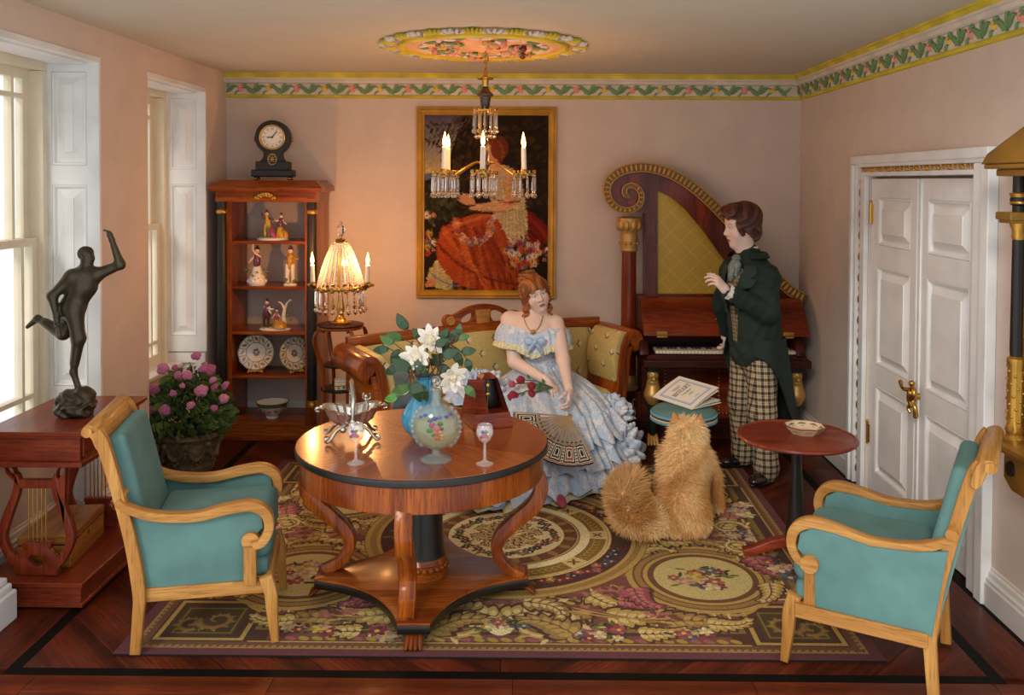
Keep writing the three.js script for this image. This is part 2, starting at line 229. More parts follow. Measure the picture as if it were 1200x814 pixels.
const checks = (base, dark, n) => { const A = rgb(base), D = rgb(dark), t = texture(256, (u, v) => { const f = (x) => { const q = ((x * n) % 1 + 1) % 1; return q < 0.42 ? 1 : q > 0.68 && q < 0.76 ? 0.35 : 0; }; const k = f(u) + f(v), s = 0.94 + 0.12 * hash(u * 256 | 0, v * 256 | 0, 4); return mixc(A, D, k > 1.2 ? 0.95 : k * 0.42).map((x) => x * s); }, 0.2); return mat('#ffffff', 0.9, { map: t, bumpMap: weave, bumpScale: 0.0008, userData: { metres: true } }); };
M.check = checks('#b8a280', '#1d1a18', 5); M.checkPale = checks('#8f8060', '#3a3a30', 8);
M.lapel = cloth('#1f322b', 56, { amount: 0.15, bump: 0.001, sheen: 0.2 });

// ================================================================ the room
const XL = -2.32, XR = 2.07, ZB = -6.86, ZF = -3.1, H = 2.684;
const W1 = [3.72, 4.82], W2 = [5.44, 6.4], HEAD = 2.508, D0 = 4.13, D1 = 5.47, DH = 1.915;
const acrossX = (outline, x0, t) => { const g = new THREE.ExtrudeGeometry(new THREE.Shape(outline.map((p) => new THREE.Vector2(...p))), { depth: t, bevelEnabled: false }); return toCreasedNormals(g.rotateY(PI / 2).translate(x0, 0, 0), 0.4); };
const onLeft = (g) => g.rotateY(PI / 2).translate(XL, 0, 0), onRight = (g) => g.rotateY(-PI / 2).translate(XR, 0, 0);
const struct = (name, geo, m, opt) => mesh(name, geo, m, scene, { kind: 'structure', ...opt });
{
  struct('ceiling', span(-2.9, 2.32, H, H + 0.12, -7, -2.95, 0), M.ceiling);
  struct('wall_back', span(-2.9, 2.32, -0.12, H, ZB - 0.12, ZB, 0), M.wall);
  struct('wall_right', [acrossX([[2.95, 0], [2.95, H], [6.86, H], [6.86, 0], [D1, 0], [D1, DH], [D0, DH], [D0, 0]], XR, 0.1), span(XR + 0.1, 2.32, -0.12, H, ZB, -2.95, 0)], M.wall);
  struct('wall_left', acrossX([[2.95, 0], [2.95, H], [6.86, H], [6.86, 0], [W2[1], 0], [W2[1], HEAD], [W2[0], HEAD], [W2[0], 0], [W1[1], 0], [W1[1], HEAD], [W1[0], HEAD], [W1[0], 0]], -2.72, 0.4), M.wall);
  // floor: a slab, planks laid slantwise in the field, planks along the edges, black inlay lines
  const fl = struct('floor', span(-2.9, 2.32, -0.12, -0.016, -7, ZF, 0), M.floorWood);
  const clip = (poly, x0, x1, z0, z1) => { for (const [k, v, s] of [[0, x0, 1], [0, x1, -1], [1, z0, 1], [1, z1, -1]]) { const out = []; poly.forEach((p, i) => { const q = poly[(i + 1) % poly.length], a = (p[k] - v) * s, b = (q[k] - v) * s; if (a >= 0) out.push(p); if (a * b < 0) out.push([lerp(p[0], q[0], a / (a - b)), lerp(p[1], q[1], a / (a - b))]); }); poly = out; if (poly.length < 3) return null; } return poly; };
  const plank = (poly, m, ang, name = 'floor_plank') => {
    const c = [0, 1].map((k) => poly.reduce((s, p) => s + p[k], 0) / poly.length), q = poly.map(([x, z]) => { const X = x - c[0], Z = z - c[1]; return [X * cos(ang) - Z * sin(ang), -(X * sin(ang) + Z * cos(ang))]; });
    const o = mesh(name, slab(q, 0.016, 0.0012).rotateX(-PI / 2), m, fl, { at: [c[0], -0.016, c[1]], grain: 0 }); o.rotation.y = ang; return o;
  };
  const r = rng(5), L0 = -1.985, L1 = -1.935, R0 = 1.755, R1 = 1.805, F0 = -3.375, F1 = -3.325, B0 = -6.6, B1 = -6.55, mid = -0.1;
  const woods = [M.floorWood, M.floorWoodB];
  for (const s of [-1, 1]) for (let i = -14; i < 16; i++) {        // boards at 45 degrees, mirrored about the middle line
    const w = 0.27, g = 0.0012, o = i * w * Math.SQRT2, ax = s < 0 ? [L1, mid - g] : [mid + g, R0];
    const t = (x, k) => -5 + o + k - (x - mid) * s;       // z = const + (x - mid) * slope
    const poly = clip([[-4, t(-4, g)], [4, t(4, g)], [4, t(4, w * Math.SQRT2 - g)], [-4, t(-4, w * Math.SQRT2 - g)]], ax[0], ax[1], B1, F0);
    if (poly) plank(poly, woods[(i + 20) % 2], s < 0 ? -PI / 4 : PI / 4);
  }
  for (let z = F0, i = 0; z > ZB + 0.1; z -= 0.82, i++) { const z0 = Math.max(z - 0.818, ZB); plank([[-2.75, z0], [L0, z0], [L0, z], [-2.75, z]], woods[i % 2], PI / 2); plank([[R1, z0], [2.015, z0], [2.015, z], [R1, z]], woods[(i + 1) % 2], PI / 2); }
  for (let x = -2.75, i = 0; x < 2.1; x += 0.9, i++) { plank([[x, F1], [x + 0.898, F1], [x + 0.898, ZF], [x, ZF]].map((p) => [Math.min(p[0], 2.07), p[1]]), M.floorWoodC, 0); plank([[x, ZB], [x + 0.898, ZB], [x + 0.898, B0], [x, B0]].map((p) => [clamp(p[0], -1.984, 1.804), p[1]]), woods[i % 2], 0); }
  for (const [a, b, c, d] of [[L0, L1, B1, F0], [R0, R1, B1, F0], [L0, R1, F0, F1], [L0, R1, B0, B1], [2.017, 2.068, ZB, F0]]) mesh('inlay_strip', span(a, b, -0.016, 0.0006, c, d, 0.0008), M.inlay, fl, { label: 'black inlaid line in the floor' });
  // skirting boards
  const prof = [[0, 0], [0.034, 0], [0.034, 0.1], [0.028, 0.108], [0.028, 0.122], [0.018, 0.13], [0.015, 0.15], [0.007, 0.158], [0.007, 0.168], [0, 0.17]];
  struct('baseboard_back', moulding(prof, XL, XR).translate(0, 0, ZB), M.skirting);
  struct('baseboard_right', [onRight(moulding(prof, -3.98, -3.1)), onRight(moulding(prof, ZB, -5.69))], M.skirting);
  struct('baseboard_left', [onLeft(moulding(prof, W1[1], W2[0])), onLeft(moulding(prof, W2[1], 6.86)), onLeft(moulding(prof, W1[0] + 0.02, W1[1]).translate(0, 0, -0.18)), onLeft(moulding(prof, W2[0], W2[1]).translate(0, 0, -0.18))], M.skirting);
  struct('baseboard_front', [span(XL, -2.17, 0, 0.13, -3.76, -2.96, 0.01), span(XL, -2.185, 0.13, 0.16, -3.75, -2.96, 0.01), span(XL, -2.2, 0.16, 0.186, -3.74, -2.96, 0.008)], M.white);
}
// ---- cornice with painted garland
{
  const bands = [['cove_band', M.yellow, [[0, 0], [0.088, 0], [0.084, -0.01], [0.074, -0.012], [0.07, -0.036], [0, -0.036]]], ['moulding_band', M.frieze, [[0, -0.036], [0.072, -0.036], [0.07, -0.048], [0.058, -0.052], [0.052, -0.07], [0.04, -0.078], [0, -0.08]]], ['frieze_band', M.frieze, [[0, -0.08], [0.036, -0.08], [0.018, -0.16], [0, -0.16]]], ['bead_band', M.yellow, [[0, -0.16], [0.024, -0.16], [0.028, -0.17], [0.02, -0.182], [0, -0.184]]]];
  const petal = () => ball(1, 0, 0, 0, 8), flowerG = merge([0, 1, 2, 3, 4].map((k) => place(petal(), 0.016 * cos(k * 1.257), 0.016 * sin(k * 1.257), 0, 0, 0, 0, [0.014, 0.014, 0.007])).concat(place(petal(), 0, 0, 0.004, 0, 0, 0, [0.008, 0.008, 0.007])));
  const tulipG = merge([-1, 0, 1].map((k) => place(petal(), 0.014 * k, 0.004 - 0.004 * Math.abs(k), 0, 0, 0, -0.5 * k, [0.01, 0.023, 0.007])));
  const leafShape = new THREE.Shape(); leafShape.moveTo(-0.042, -0.018); leafShape.quadraticCurveTo(-0.03, 0.026, 0.012, 0.028); leafShape.quadraticCurveTo(0.03, 0.026, 0.036, 0.014); leafShape.quadraticCurveTo(0.02, 0.02, 0.006, 0.008); leafShape.quadraticCurveTo(-0.01, -0.016, -0.042, -0.018);
  const leafG = slab(leafShape, 0.009, 0.003, 6).scale(1.25, 1.35, 1.2), leafG2 = mirrorX(leafG), tinyG = leafG.clone().scale(0.42, 0.5, 0.9), tinyG2 = leafG2.clone().scale(0.42, 0.5, 0.9).rotateZ(0.7), sprigG = place(leafG.clone(), 0, 0, 0, 0, 0, PI, 0.72);
  const run = (name, turn, pos, len) => {
    const t = structure(name); t.rotation.y = turn; t.position.set(...pos);
    for (const [n, m, p] of bands) mesh(n, moulding(p, 0, len), m, t);
    const tilt = -0.22;
    for (let i = 0, x = 0.12; x < len - 0.08; i++, x += 0.213) {
      const put = (n, g, m, dx, dy) => { const o = mesh(n, g, m, t, { at: [x + dx, -0.12 + dy, 0.028 + dy * 0.22] }); o.rotation.x = -tilt; };
      put('relief_flower', i % 2 ? tulipG : flowerG, i % 2 ? M.petalYellow : M.petalPink, 0, 0.006);
      put('relief_leaf', leafG, M.leafGreen, -0.062, -0.004); put('relief_leaf', leafG2, M.leafGreen, 0.052, -0.012); put('relief_leaf', sprigG, M.leafGreen, 0.1, 0.014); put('relief_sprig', tinyG, M.leafGreen, -0.03, -0.028); put('relief_sprig', tinyG2, M.leafGreen, 0.03, 0.026); put('relief_sprig', tinyG2, M.leafGreen, 0.084, -0.026); put('relief_sprig', tinyG, M.leafGreen, -0.09, 0.026);
    }
  };
  run('trim_1', 0, [XL, H, ZB], XR - XL);
  run('trim_2', -PI / 2, [XR, H, ZB], -2.95 - ZB);
}
// ---- windows in deep reveals, with panelled shutters folded against the far side
function raised(w, h, d = 0.012) {                                  // a raised and fielded panel with a moulded rim, facing +z, centred
  const s = 0.03, f = 0.05, g = new THREE.BufferGeometry(), R = (x, y, z) => [[-x, -y, z], [x, -y, z], [x, y, z], [-x, y, z]];
  const rings = [R(w / 2, h / 2, 0.002), R(w / 2 - 0.006, h / 2 - 0.006, 0.009), R(w / 2 - 0.014, h / 2 - 0.014, 0.006), R(w / 2 - 0.02, h / 2 - 0.02, -0.011), R(w / 2 - s, h / 2 - s, -0.011), R(w / 2 - f - 0.02, h / 2 - f - 0.02, d * 0.7), R(w / 2 - f - 0.022, h / 2 - f - 0.022, d)], p = [];
  const tri = (...q) => q.forEach((a) => p.push(...a));
  for (let k = 0; k < rings.length - 1; k++) for (let i = 0; i < 4; i++) { const a = rings[k][i], b = rings[k][(i + 1) % 4], c = rings[k + 1][(i + 1) % 4], e = rings[k + 1][i]; tri(a, b, c, a, c, e); }
  const e = rings.at(-1); tri(e[0], e[1], e[2], e[0], e[2], e[3]);
  g.setAttribute('position', new THREE.Float32BufferAttribute(p, 3)); g.setAttribute('uv', new THREE.Float32BufferAttribute(new Float32Array(p.length / 3 * 2), 2)); g.computeVertexNormals(); return g;
}
function framed(w, h, t, openings) {                                // a board with openings cut for panels or panes
  const s = new THREE.Shape([[0, 0], [w, 0], [w, h], [0, h]].map((p) => new THREE.Vector2(...p)));
  for (const [x0, x1, y0, y1] of openings) s.holes.push(new THREE.Path([[x0, y0], [x0, y1], [x1, y1], [x1, y0]].map((p) => new THREE.Vector2(...p))));
  return new THREE.ExtrudeGeometry(s, { depth: t, bevelEnabled: false });
}
function makeWindow(n, [a, b]) {
  const w = structure('window_' + n), L = b - a;
  mesh('window_frame', [span(-2.72, -2.585, 0.56, HEAD - 0.061, -b, -b + 0.07, 0.003), span(-2.72, -2.585, 0.56, HEAD - 0.061, -a - 0.07, -a, 0.003), span(-2.72, -2.585, HEAD - 0.06, HEAD, -b, -a, 0.003)], M.cream, w);
  mesh('window_sill', span(-2.74, -2.48, 0.535, 0.565, -b, -a, 0.006), M.white, w);
  mesh('apron', span(-2.72, XL - 0.18, 0, 0.535, -b, -a, 0), M.wall, w);
  mesh('soffit', [span(-2.583, XL + 0.006, HEAD - 0.012, HEAD + 0.001, -b, -a, 0.002), span(XL, XL + 0.008, HEAD - 0.012, HEAD + 0.018, -b - 0.01, -a + 0.01, 0.002), span(-2.55, XL - 0.05, HEAD - 0.022, HEAD - 0.012, -b + 0.03, -a - 0.03, 0.003)], M.white, w);
  const sash = (y0, y1, x, low) => {
    const W = L - 0.14, h = y1 - y0, c = [[0.055, 0.135], [0.16, W - 0.16], [W - 0.135, W - 0.055]], rows = low ? [[0.075, 0.15], [0.175, h - 0.04]] : [[0.04, h - 0.155], [h - 0.13, h - 0.05]], op = [];
    for (const [x0, x1] of c) for (const [p, q] of rows) op.push([x0, x1, p, q]);
    const s = mesh('sash', toCreasedNormals(framed(W, h, 0.04, op), 0.3).rotateY(PI / 2).translate(x, y0, -a - 0.07), M.cream, w);
    for (const [x0, x1, p, q] of op) mesh('pane', new THREE.PlaneGeometry(x1 - x0, q - p).rotateY(PI / 2).translate(x + 0.02, y0 + (p + q) / 2, -a - 0.07 - (x0 + x1) / 2), M.glass, s);
  };
  sash(1.52, HEAD - 0.06, -2.70, false); sash(0.565, 1.56, -2.655, true);
  // shutter leaf lining the far reveal
  const sw = 0.318, sh = HEAD - 0.012 - 0.642, op = [[0.062, 0.252, 0.112, 1.2], [0.062, 0.252, 1.302, 1.806]];
  const s = mesh('shutter', toCreasedNormals(framed(sw, sh, 0.022, op), 0.3), M.white, w, { at: [XL - sw + 0.012, 0.642, -b], label: 'white panelled window shutter' });
  for (const [x0, x1, p, q] of op) mesh('shutter_panel', raised(x1 - x0, q - p).translate((x0 + x1) / 2, (p + q) / 2, 0.016), M.white, s);
  mesh('lower_panel', framed(0.3, 0.62, 0.016, [[0.06, 0.24, 0.06, 0.56]]), M.white, w, { at: [XL - 0.3, 0.01, -b] }).add(Object.assign(new THREE.Mesh(metreUV(raised(0.18, 0.5).translate(0.15, 0.31, 0.01)), M.white), { name: 'shutter_panel' }));
}
makeWindow(1, W1); makeWindow(2, W2);
// ---- double door
{
  const d = structure('door_1');
  const leaf = (z0, w, hingeLeft) => {
    const h = DH - 0.02, op = [[0.105, w - 0.105, 0.13, 0.66], [0.105, w - 0.105, 0.785, 1.375], [0.105, w - 0.105, 1.5, h - 0.11]];
    const g = mesh('door_leaf', toCreasedNormals(framed(w - 0.005, h, 0.03, op), 0.3), M.white, d, { at: [XR + 0.045, 0.004, z0] }); g.rotation.y = -PI / 2;
    for (const [a, b, p, q] of op) mesh('door_panel', raised(b - a, q - p, 0.014).translate((a + b) / 2, (p + q) / 2, 0.022), M.white, g);
    mesh('astragal', box(0.03, h, 0.01, hingeLeft ? w - 0.02 : 0.02, h / 2, 0.033, 0.004), M.white, g);
    for (const y of [0.28, 1.62]) mesh('hinge', [cyl(0.009, 0.009, 0.13, hingeLeft ? 0.004 : w - 0.034, y, 0.036, 10), ball(0.011, hingeLeft ? 0.004 : w - 0.034, y + 0.135, 0.036, 8), box(0.03, 0.11, 0.004, hingeLeft ? 0.014 : w - 0.044, y + 0.065, 0.032, 0.001)], M.brass, g, { label: 'brass door hinge' });
    return g;
  };
  leaf(-D1 + 0.004, 0.668, true);
  const near = leaf(-D1 + 0.674, 0.66, false);
  // handle: a curling cast figure on a rose
  mesh('door_handle', [cyl(0.02, 0.017, 0.03, 0, 0, 0, 16).rotateX(PI / 2), taper([[0, 0.05, 0.035], [0.004, 0.02, 0.045], [-0.004, -0.02, 0.045], [0.006, -0.05, 0.04]], [0.012, 0.019, 0.017, 0.011]), ball(0.017, 0.004, 0.07, 0.04, 10), taper([[0, 0.035, 0.045], [-0.035, 0.03, 0.06], [-0.075, 0.035, 0.06], [-0.105, 0.055, 0.055]], [0.012, 0.011, 0.009, 0.012]), taper([[0.005, 0.03, 0.045], [0.045, 0.05, 0.05], [0.06, 0.02, 0.05], [0.04, -0.01, 0.05], [0.062, -0.05, 0.045], [0.058, -0.09, 0.04]], [0.01, 0.013, 0.014, 0.01, 0.012, 0.015]), taper([[0.005, -0.04, 0.04], [-0.012, -0.065, 0.05], [-0.002, -0.085, 0.045]], [0.012, 0.01, 0.008])], M.brass, near, { at: [0.03, 0.735, 0.03], label: 'cast brass door handle shaped like a curling figure' });
  const t = structure('trim_3'), P = (z0, z1, y0, y1, x0, x1, r = 0.006) => span(XR - x1, XR - x0, y0, y1, -z1, -z0, r), o = 0.18;
  mesh('architrave', [P(D1 + 0.12, D1 + o + 0.019, 0, DH + 0.07, 0, 0.034), P(D1 + 0.16, D1 + o + 0.02, 0, DH + 0.074, 0, 0.048), P(D1, D1 + 0.07, 0, DH + 0.027, 0, 0.028), P(D0 - 0.17, D0 - 0.1, 0, DH + 0.073, 0, 0.049), P(D0 - 0.1, D0, 0, DH + 0.054, 0, 0.033), P(D0 - 0.16, D1 + 0.19, DH + 0.075, DH + 0.125, 0, 0.05), P(D0 - 0.12, D1 + 0.15, DH + 0.055, DH + 0.085, 0, 0.035), P(D0 + 0.001, D1 - 0.001, DH, DH + 0.0255, 0, 0.029)], M.white, t);
  mesh('bead_bed', [P(D1 + 0.071, D1 + 0.119, 0, DH + 0.054, 0, 0.012), P(D0 + 0.001, D1 + 0.07, DH + 0.026, DH + 0.054, 0, 0.011)], M.frieze, t);
  const bead = place(ball(1, 0, 0, 0, 10), 0, 0, 0, 0, 0, 0, [0.012, 0.03, 0.016]), small = place(ball(1, 0, 0, 0, 8), 0, 0, 0, 0, 0, 0, [0.008, 0.016, 0.011]);
  for (let y = 0.1, i = 0; y < DH + 0.02; y += 0.066, i++) mesh('gilt_bead', i % 2 ? small : bead, M.gilt, t, { at: [XR - 0.014, y, -D1 - 0.095] }).rotation.x = 0.15;
  for (let z = D1 + 0.05, i = 0; z > D0 + 0.02; z -= 0.062, i++) mesh('gilt_bead', i % 2 ? small : bead, M.gilt, t, { at: [XR - 0.014, DH + 0.043, -z] }).rotation.x = PI / 2 + 0.45;
}

// ================================================================ large furniture
// ---- needlework rug
{
  const rug = canvasTexture(2048, 1664, drawRug);
  const t = thing('rug', 'large floral needlework rug in plum, gold and cream on the wooden floor', 'rug', [-0.11, 0, -4.69]);
  const g = new RoundedBoxGeometry(3.04, 0.0074, 2.46, 2, 0.0035).translate(0, 0.005, 0), p = g.attributes.position, uv = g.attributes.uv;
  for (let i = 0; i < p.count; i++) uv.setXY(i, p.getX(i) / 3.04 + 0.5, 0.5 - p.getZ(i) / 2.46);
  mesh('woven_field', g, mat('#ffffff', 0.95, { map: rug, bumpMap: weave, bumpScale: 0.001 }), t);
}
function drawRug(c, W, Hh) {
  const S = W / 3.04, r = rng(77), X = (m) => W / 2 + m * S, Y = (m) => Hh / 2 + m * S, TAU = 2 * PI;      // metres from the middle, y towards the front edge
  const col = { plum: '#5b3138', wine: '#704340', rose: '#8f5456', gold: '#a98c4e', pale: '#c2ac7a', brown: '#664430', dark: '#4a3026', olive: '#7a6636', cream: '#d2c49c', tan: '#8f7042' };
  const ring = (x, y, R, w, s) => { c.beginPath(); c.arc(X(x), Y(y), R * S, 0, TAU); c.lineWidth = w * S; c.strokeStyle = s; c.stroke(); };
  const disc = (x, y, R, s) => { c.beginPath(); c.arc(X(x), Y(y), R * S, 0, TAU); c.fillStyle = s; c.fill(); };
  const rect = (x0, y0, x1, y1, s, w) => { if (w) { c.lineWidth = w * S; c.strokeStyle = s; c.strokeRect(X(x0), Y(y0), (x1 - x0) * S, (y1 - y0) * S); } else { c.fillStyle = s; c.fillRect(X(x0), Y(y0), (x1 - x0) * S, (y1 - y0) * S); } };
  const petal = (x, y, a, l, w, s) => { c.save(); c.translate(X(x), Y(y)); c.rotate(a); c.beginPath(); c.ellipse(l * S / 2, 0, l * S / 2, w * S / 2, 0, 0, TAU); c.fillStyle = s; c.fill(); c.restore(); };
  const flower = (x, y, R, s, s2 = '#c9a24a') => { const a0 = r() * 6; for (let k = 0; k < 6; k++) petal(x, y, a0 + k * 1.047, R, R * 0.62, k % 2 ? s : shade(s, 0.82)); disc(x, y, R * 0.26, s2); };
  const shade = (h, k) => { const q = rgb(h); return `rgb(${q.map((v) => Math.min(255, v * k | 0)).join(',')})`; };
  const leaf = (x, y, a, l, s) => { c.save(); c.translate(X(x), Y(y)); c.rotate(a); c.beginPath(); c.moveTo(0, 0); c.quadraticCurveTo(l * S / 2, -l * S * 0.35, l * S, 0); c.quadraticCurveTo(l * S / 2, l * S * 0.3, 0, 0); c.fillStyle = s; c.fill(); c.restore(); };
  const fc = ['#cbb69a', '#b98f82', '#9a545a', '#b99a58', '#565a6c', '#cfc19c', '#7e3a42', '#b39a84'], lc = ['#3d4228', '#55562d', '#2d3324', '#6a6838'];
  const bunch = (x, y, w, h, n, big) => { for (let k = 0; k < n * 2; k++) { const a = r() * TAU, q = Math.sqrt(r()); leaf(x + cos(a) * q * w * 1.1, y + sin(a) * q * h * 1.1, r() * TAU, big * 1.3, lc[r() * 4 | 0]); } for (let k = 0; k < n; k++) { const a = r() * TAU, q = Math.sqrt(r()); flower(x + cos(a) * q * w, y + sin(a) * q * h, big * (0.6 + 0.5 * r()), fc[r() * 8 | 0]); } };
  // an acanthus scroll: a spiral with lobes along its outer side
  const scroll = (x, y, R, a0, turns, dir, s = col.gold, hi = col.pale) => {
    const pts = []; for (let k = 0; k <= 60; k++) { const t = k / 60, a = a0 + dir * t * turns * TAU, q = R * (1 - 0.82 * t); pts.push([x + cos(a) * q, y + sin(a) * q, a, q]); }
    c.lineCap = 'round';
    for (const [wd, st] of [[0.52, col.brown], [0.38, s], [0.13, hi]]) { for (let k = 0; k < 60; k++) { c.beginPath(); c.moveTo(X(pts[k][0]), Y(pts[k][1])); c.lineTo(X(pts[k + 1][0]), Y(pts[k + 1][1])); c.lineWidth = wd * R * (1 - k / 75) * S; c.strokeStyle = st; c.stroke(); } }
    for (let k = 2; k < 44; k += 5) { const p = pts[k]; leaf(p[0], p[1], p[2] + dir * 0.7, R * 0.66 * (1 - k / 70), k % 2 ? s : hi); leaf(p[0], p[1], p[2] + dir * 1.1, R * 0.5 * (1 - k / 70), col.tan); }
  };
  // an acanthus plume: lobes on both sides of a bending spine, dark below, light on the crest
  const lobe = (x, y, a, l, s) => { c.save(); c.translate(X(x), Y(y)); c.rotate(a); c.beginPath(); c.moveTo(0, 0); c.bezierCurveTo(l * S * 0.3, -l * S * 0.5, l * S * 0.8, -l * S * 0.45, l * S, 0); c.bezierCurveTo(l * S * 0.7, l * S * 0.2, l * S * 0.3, l * S * 0.3, 0, 0); c.fillStyle = s; c.fill(); c.restore(); };
  const frond = (x, y, a, L, curl, s = col.gold, hi = col.pale) => { const n = 6, p = []; let X0 = x, Y0 = y; for (let k = 0; k <= n; k++) { const t = k / n, b = a + curl * t * t * 1.6; p.push([X0, Y0, b, t]); X0 += cos(b) * L / n; Y0 += sin(b) * L / n; } for (const [m, w, c2] of [[1.25, 1.3, col.dark], [1, 1, s], [0.62, 0.55, hi]]) for (const [px, py, b, t] of p) for (const q of [-1, 1]) lobe(px, py, b + q * (1.05 - 0.7 * t), L * 0.4 * m * (1 - 0.4 * t), c2); c.lineCap = 'round'; c.beginPath(); p.forEach(([px, py], i) => i ? c.lineTo(X(px), Y(py)) : c.moveTo(X(px), Y(py))); c.lineWidth = 0.007 * S; c.strokeStyle = col.brown; c.stroke(); };
  rect(-1.52, -1.23, 1.52, 1.23, col.plum);
  rect(-1.47, -1.18, 1.47, 1.18, col.tan); for (let k = -1.46; k < 1.47; k += 0.03) for (const y of [-1.17, 1.17]) petal(k, y, y < 0 ? 1.2 : -1.2, 0.03, 0.014, col.brown); for (let k = -1.16; k < 1.17; k += 0.03) for (const x of [-1.46, 1.46]) petal(x, k, x < 0 ? 0.4 : PI - 0.4, 0.03, 0.014, col.brown);
  rect(-1.445, -1.155, 1.445, 1.155, col.brown); rect(-1.42, -1.13, 1.42, 1.13, col.gold); rect(-1.41, -1.12, 1.41, 1.12, col.dark);
  for (const s of [-1, 1]) { rect(-0.95, s * 1.085 - 0.028, 0.95, s * 1.085 + 0.028, col.wine); for (let k = -0.93; k < 0.95; k += 0.055) petal(k, s * 1.085, s * 0.5, 0.05, 0.03, (k * 100 | 0) % 2 ? col.rose : '#99803a'); }
  rect(-1.36, -1.03, 1.36, 1.03, col.olive); rect(-1.33, -1.0, 1.33, 1.0, col.brown); rect(-1.3, -0.985, 1.3, 0.985, col.pale, 0.014); rect(-1.27, -0.955, 1.27, 0.955, col.wine);
  // ground of the field: dull rose with brown scrollwork
  for (let k = 0; k < 420; k++) { const x = (r() * 2 - 1) * 1.25, y = (r() * 2 - 1) * 0.94; c.globalAlpha = 0.55; leaf(x, y, r() * TAU, 0.1 + r() * 0.12, [col.plum, col.rose, col.tan, col.brown, col.gold, col.olive][r() * 6 | 0]); c.globalAlpha = 1; }
  for (let k = 0; k < 210; k++) { const x = (r() * 2 - 1) * 1.2, y = (r() * 2 - 1) * 0.9; scroll(x, y, 0.05 + r() * 0.07, r() * TAU, 1.1, r() < 0.5 ? 1 : -1, [col.tan, col.gold, col.brown][r() * 3 | 0], [col.gold, col.tan, col.pale][r() * 3 | 0]); }
  for (const sx of [-1, 1]) for (const sy of [-1, 1]) {
    // corner panel with quarter frame
    c.save(); c.translate(W / 2, Hh / 2); c.scale(sx, sy); c.translate(-W / 2, -Hh / 2);
    rect(1.02, 0.76, 1.42, 1.13, col.dark); rect(1.05, 0.79, 1.40, 1.11, col.gold, 0.02); rect(1.09, 0.83, 1.37, 1.08, '#4b3a20'); rect(1.11, 0.85, 1.35, 1.06, col.olive, 0.01); scroll(1.2, 0.95, 0.08, 0, 1.2, 1, col.olive, col.tan); scroll(1.3, 0.98, 0.06, 2, 1.2, -1, col.olive, col.tan);
    c.beginPath(); c.arc(X(1.0), Y(0.74), 0.13 * S, 0, TAU); c.lineWidth = 0.02 * S; c.strokeStyle = col.gold; c.stroke();
    for (let k = 0; k < 3; k++) { c.beginPath(); c.moveTo(X(0.98 - k * 0.03), Y(1.0)); c.lineTo(X(0.98 - k * 0.03), Y(0.86)); c.lineTo(X(1.1), Y(0.72 - k * 0.03)); c.lineTo(X(1.3), Y(0.72 - k * 0.03)); c.lineWidth = 0.012 * S; c.strokeStyle = k % 2 ? col.brown : col.pale; c.stroke(); }
    // oval wreath with a bouquet
    const x = 0.94, y = 0.5; disc(x, y, 0.36, col.brown); ring(x, y, 0.345, 0.03, col.gold); ring(x, y, 0.305, 0.03, col.tan); ring(x, y, 0.27, 0.022, col.gold); ring(x, y, 0.24, 0.022, col.brown); disc(x, y, 0.23, '#b5a571'); bunch(x, y, 0.14, 0.12, 20, 0.045);
    scroll(0.62, 0.86, 0.11, -0.5, 1.3, 1); scroll(1.12, 0.05, 0.1, 2.2, 1.2, -1); scroll(0.44, 0.78, 0.09, 2.6, 1.2, -1, col.tan, col.gold); scroll(1.2, 0.28, 0.07, 0, 1.2, 1); scroll(0.28, 0.9, 0.08, 1, 1.2, 1, col.gold, col.cream);
    for (const [x, y, a, L, q, k] of [[0.16, 0.77, 0.35, 0.26, 0.9, 0], [0.24, 0.93, -0.5, 0.24, -0.8, 1], [0.4, 0.7, 0.9, 0.2, -1.1, 0], [0.52, 0.74, 0.3, 0.2, 1.2, 2], [0.46, 0.9, 0.1, 0.26, -0.7, 0], [0.7, 0.93, -0.1, 0.24, 0.5, 1], [0.6, 0.62, 1.5, 0.2, -0.8, 2], [0.66, 0.2, -0.6, 0.2, 1.2, 0], [0.8, 0.06, 0.2, 0.24, -1.2, 0], [0.98, 0.04, 0.3, 0.22, 1.2, 1], [1.16, 0.12, 1.0, 0.22, 0.7, 0], [1.24, 0.26, 1.4, 0.24, -0.5, 2], [1.24, 0.56, 1.7, 0.18, 0.6, 0], [0.88, 0.95, 0.2, 0.18, -0.8, 0], [0.3, 1.02, 0.2, 0.16, 0.5, 1], [0.58, 1.04, 0.0, 0.18, -0.4, 0]]) frond(x, y, a, L, q, [col.gold, col.tan, '#8a4650'][k], [col.pale, col.gold, '#b0686c'][k]);
    for (const [x, y, w, h] of [[0.34, 0.83, 0.1, 0.04], [0.5, 0.66, 0.08, 0.05], [0.7, 0.88, 0.09, 0.03], [0.86, 0.02, 0.08, 0.05], [1.08, 0.02, 0.07, 0.05]]) { c.globalAlpha = 0.75; c.beginPath(); c.ellipse(X(x), Y(y), w * S, h * S, 0.3, 0, TAU); c.fillStyle = '#a05a60'; c.fill(); c.globalAlpha = 1; for (let k = 0; k < 5; k++) lobe(x + (r() - 0.5) * w, y + (r() - 0.5) * h, r() * TAU, 0.05, col.brown); }
    bunch(0.42, 1.03, 0.12, 0.06, 11, 0.045); bunch(0.78, 1.02, 0.1, 0.04, 6, 0.04); bunch(1.33, 0.4, 0.05, 0.12, 8, 0.05);
    for (let k = 0; k < 4; k++) { c.beginPath(); c.moveTo(X(0.2), Y(0.74 + k * 0.02)); c.quadraticCurveTo(X(0.5), Y(0.9 + k * 0.015), X(0.72), Y(0.96 - k * 0.02)); c.lineWidth = 0.01 * S; c.strokeStyle = k % 2 ? col.gold : col.brown; c.stroke(); }
    c.restore();
  }
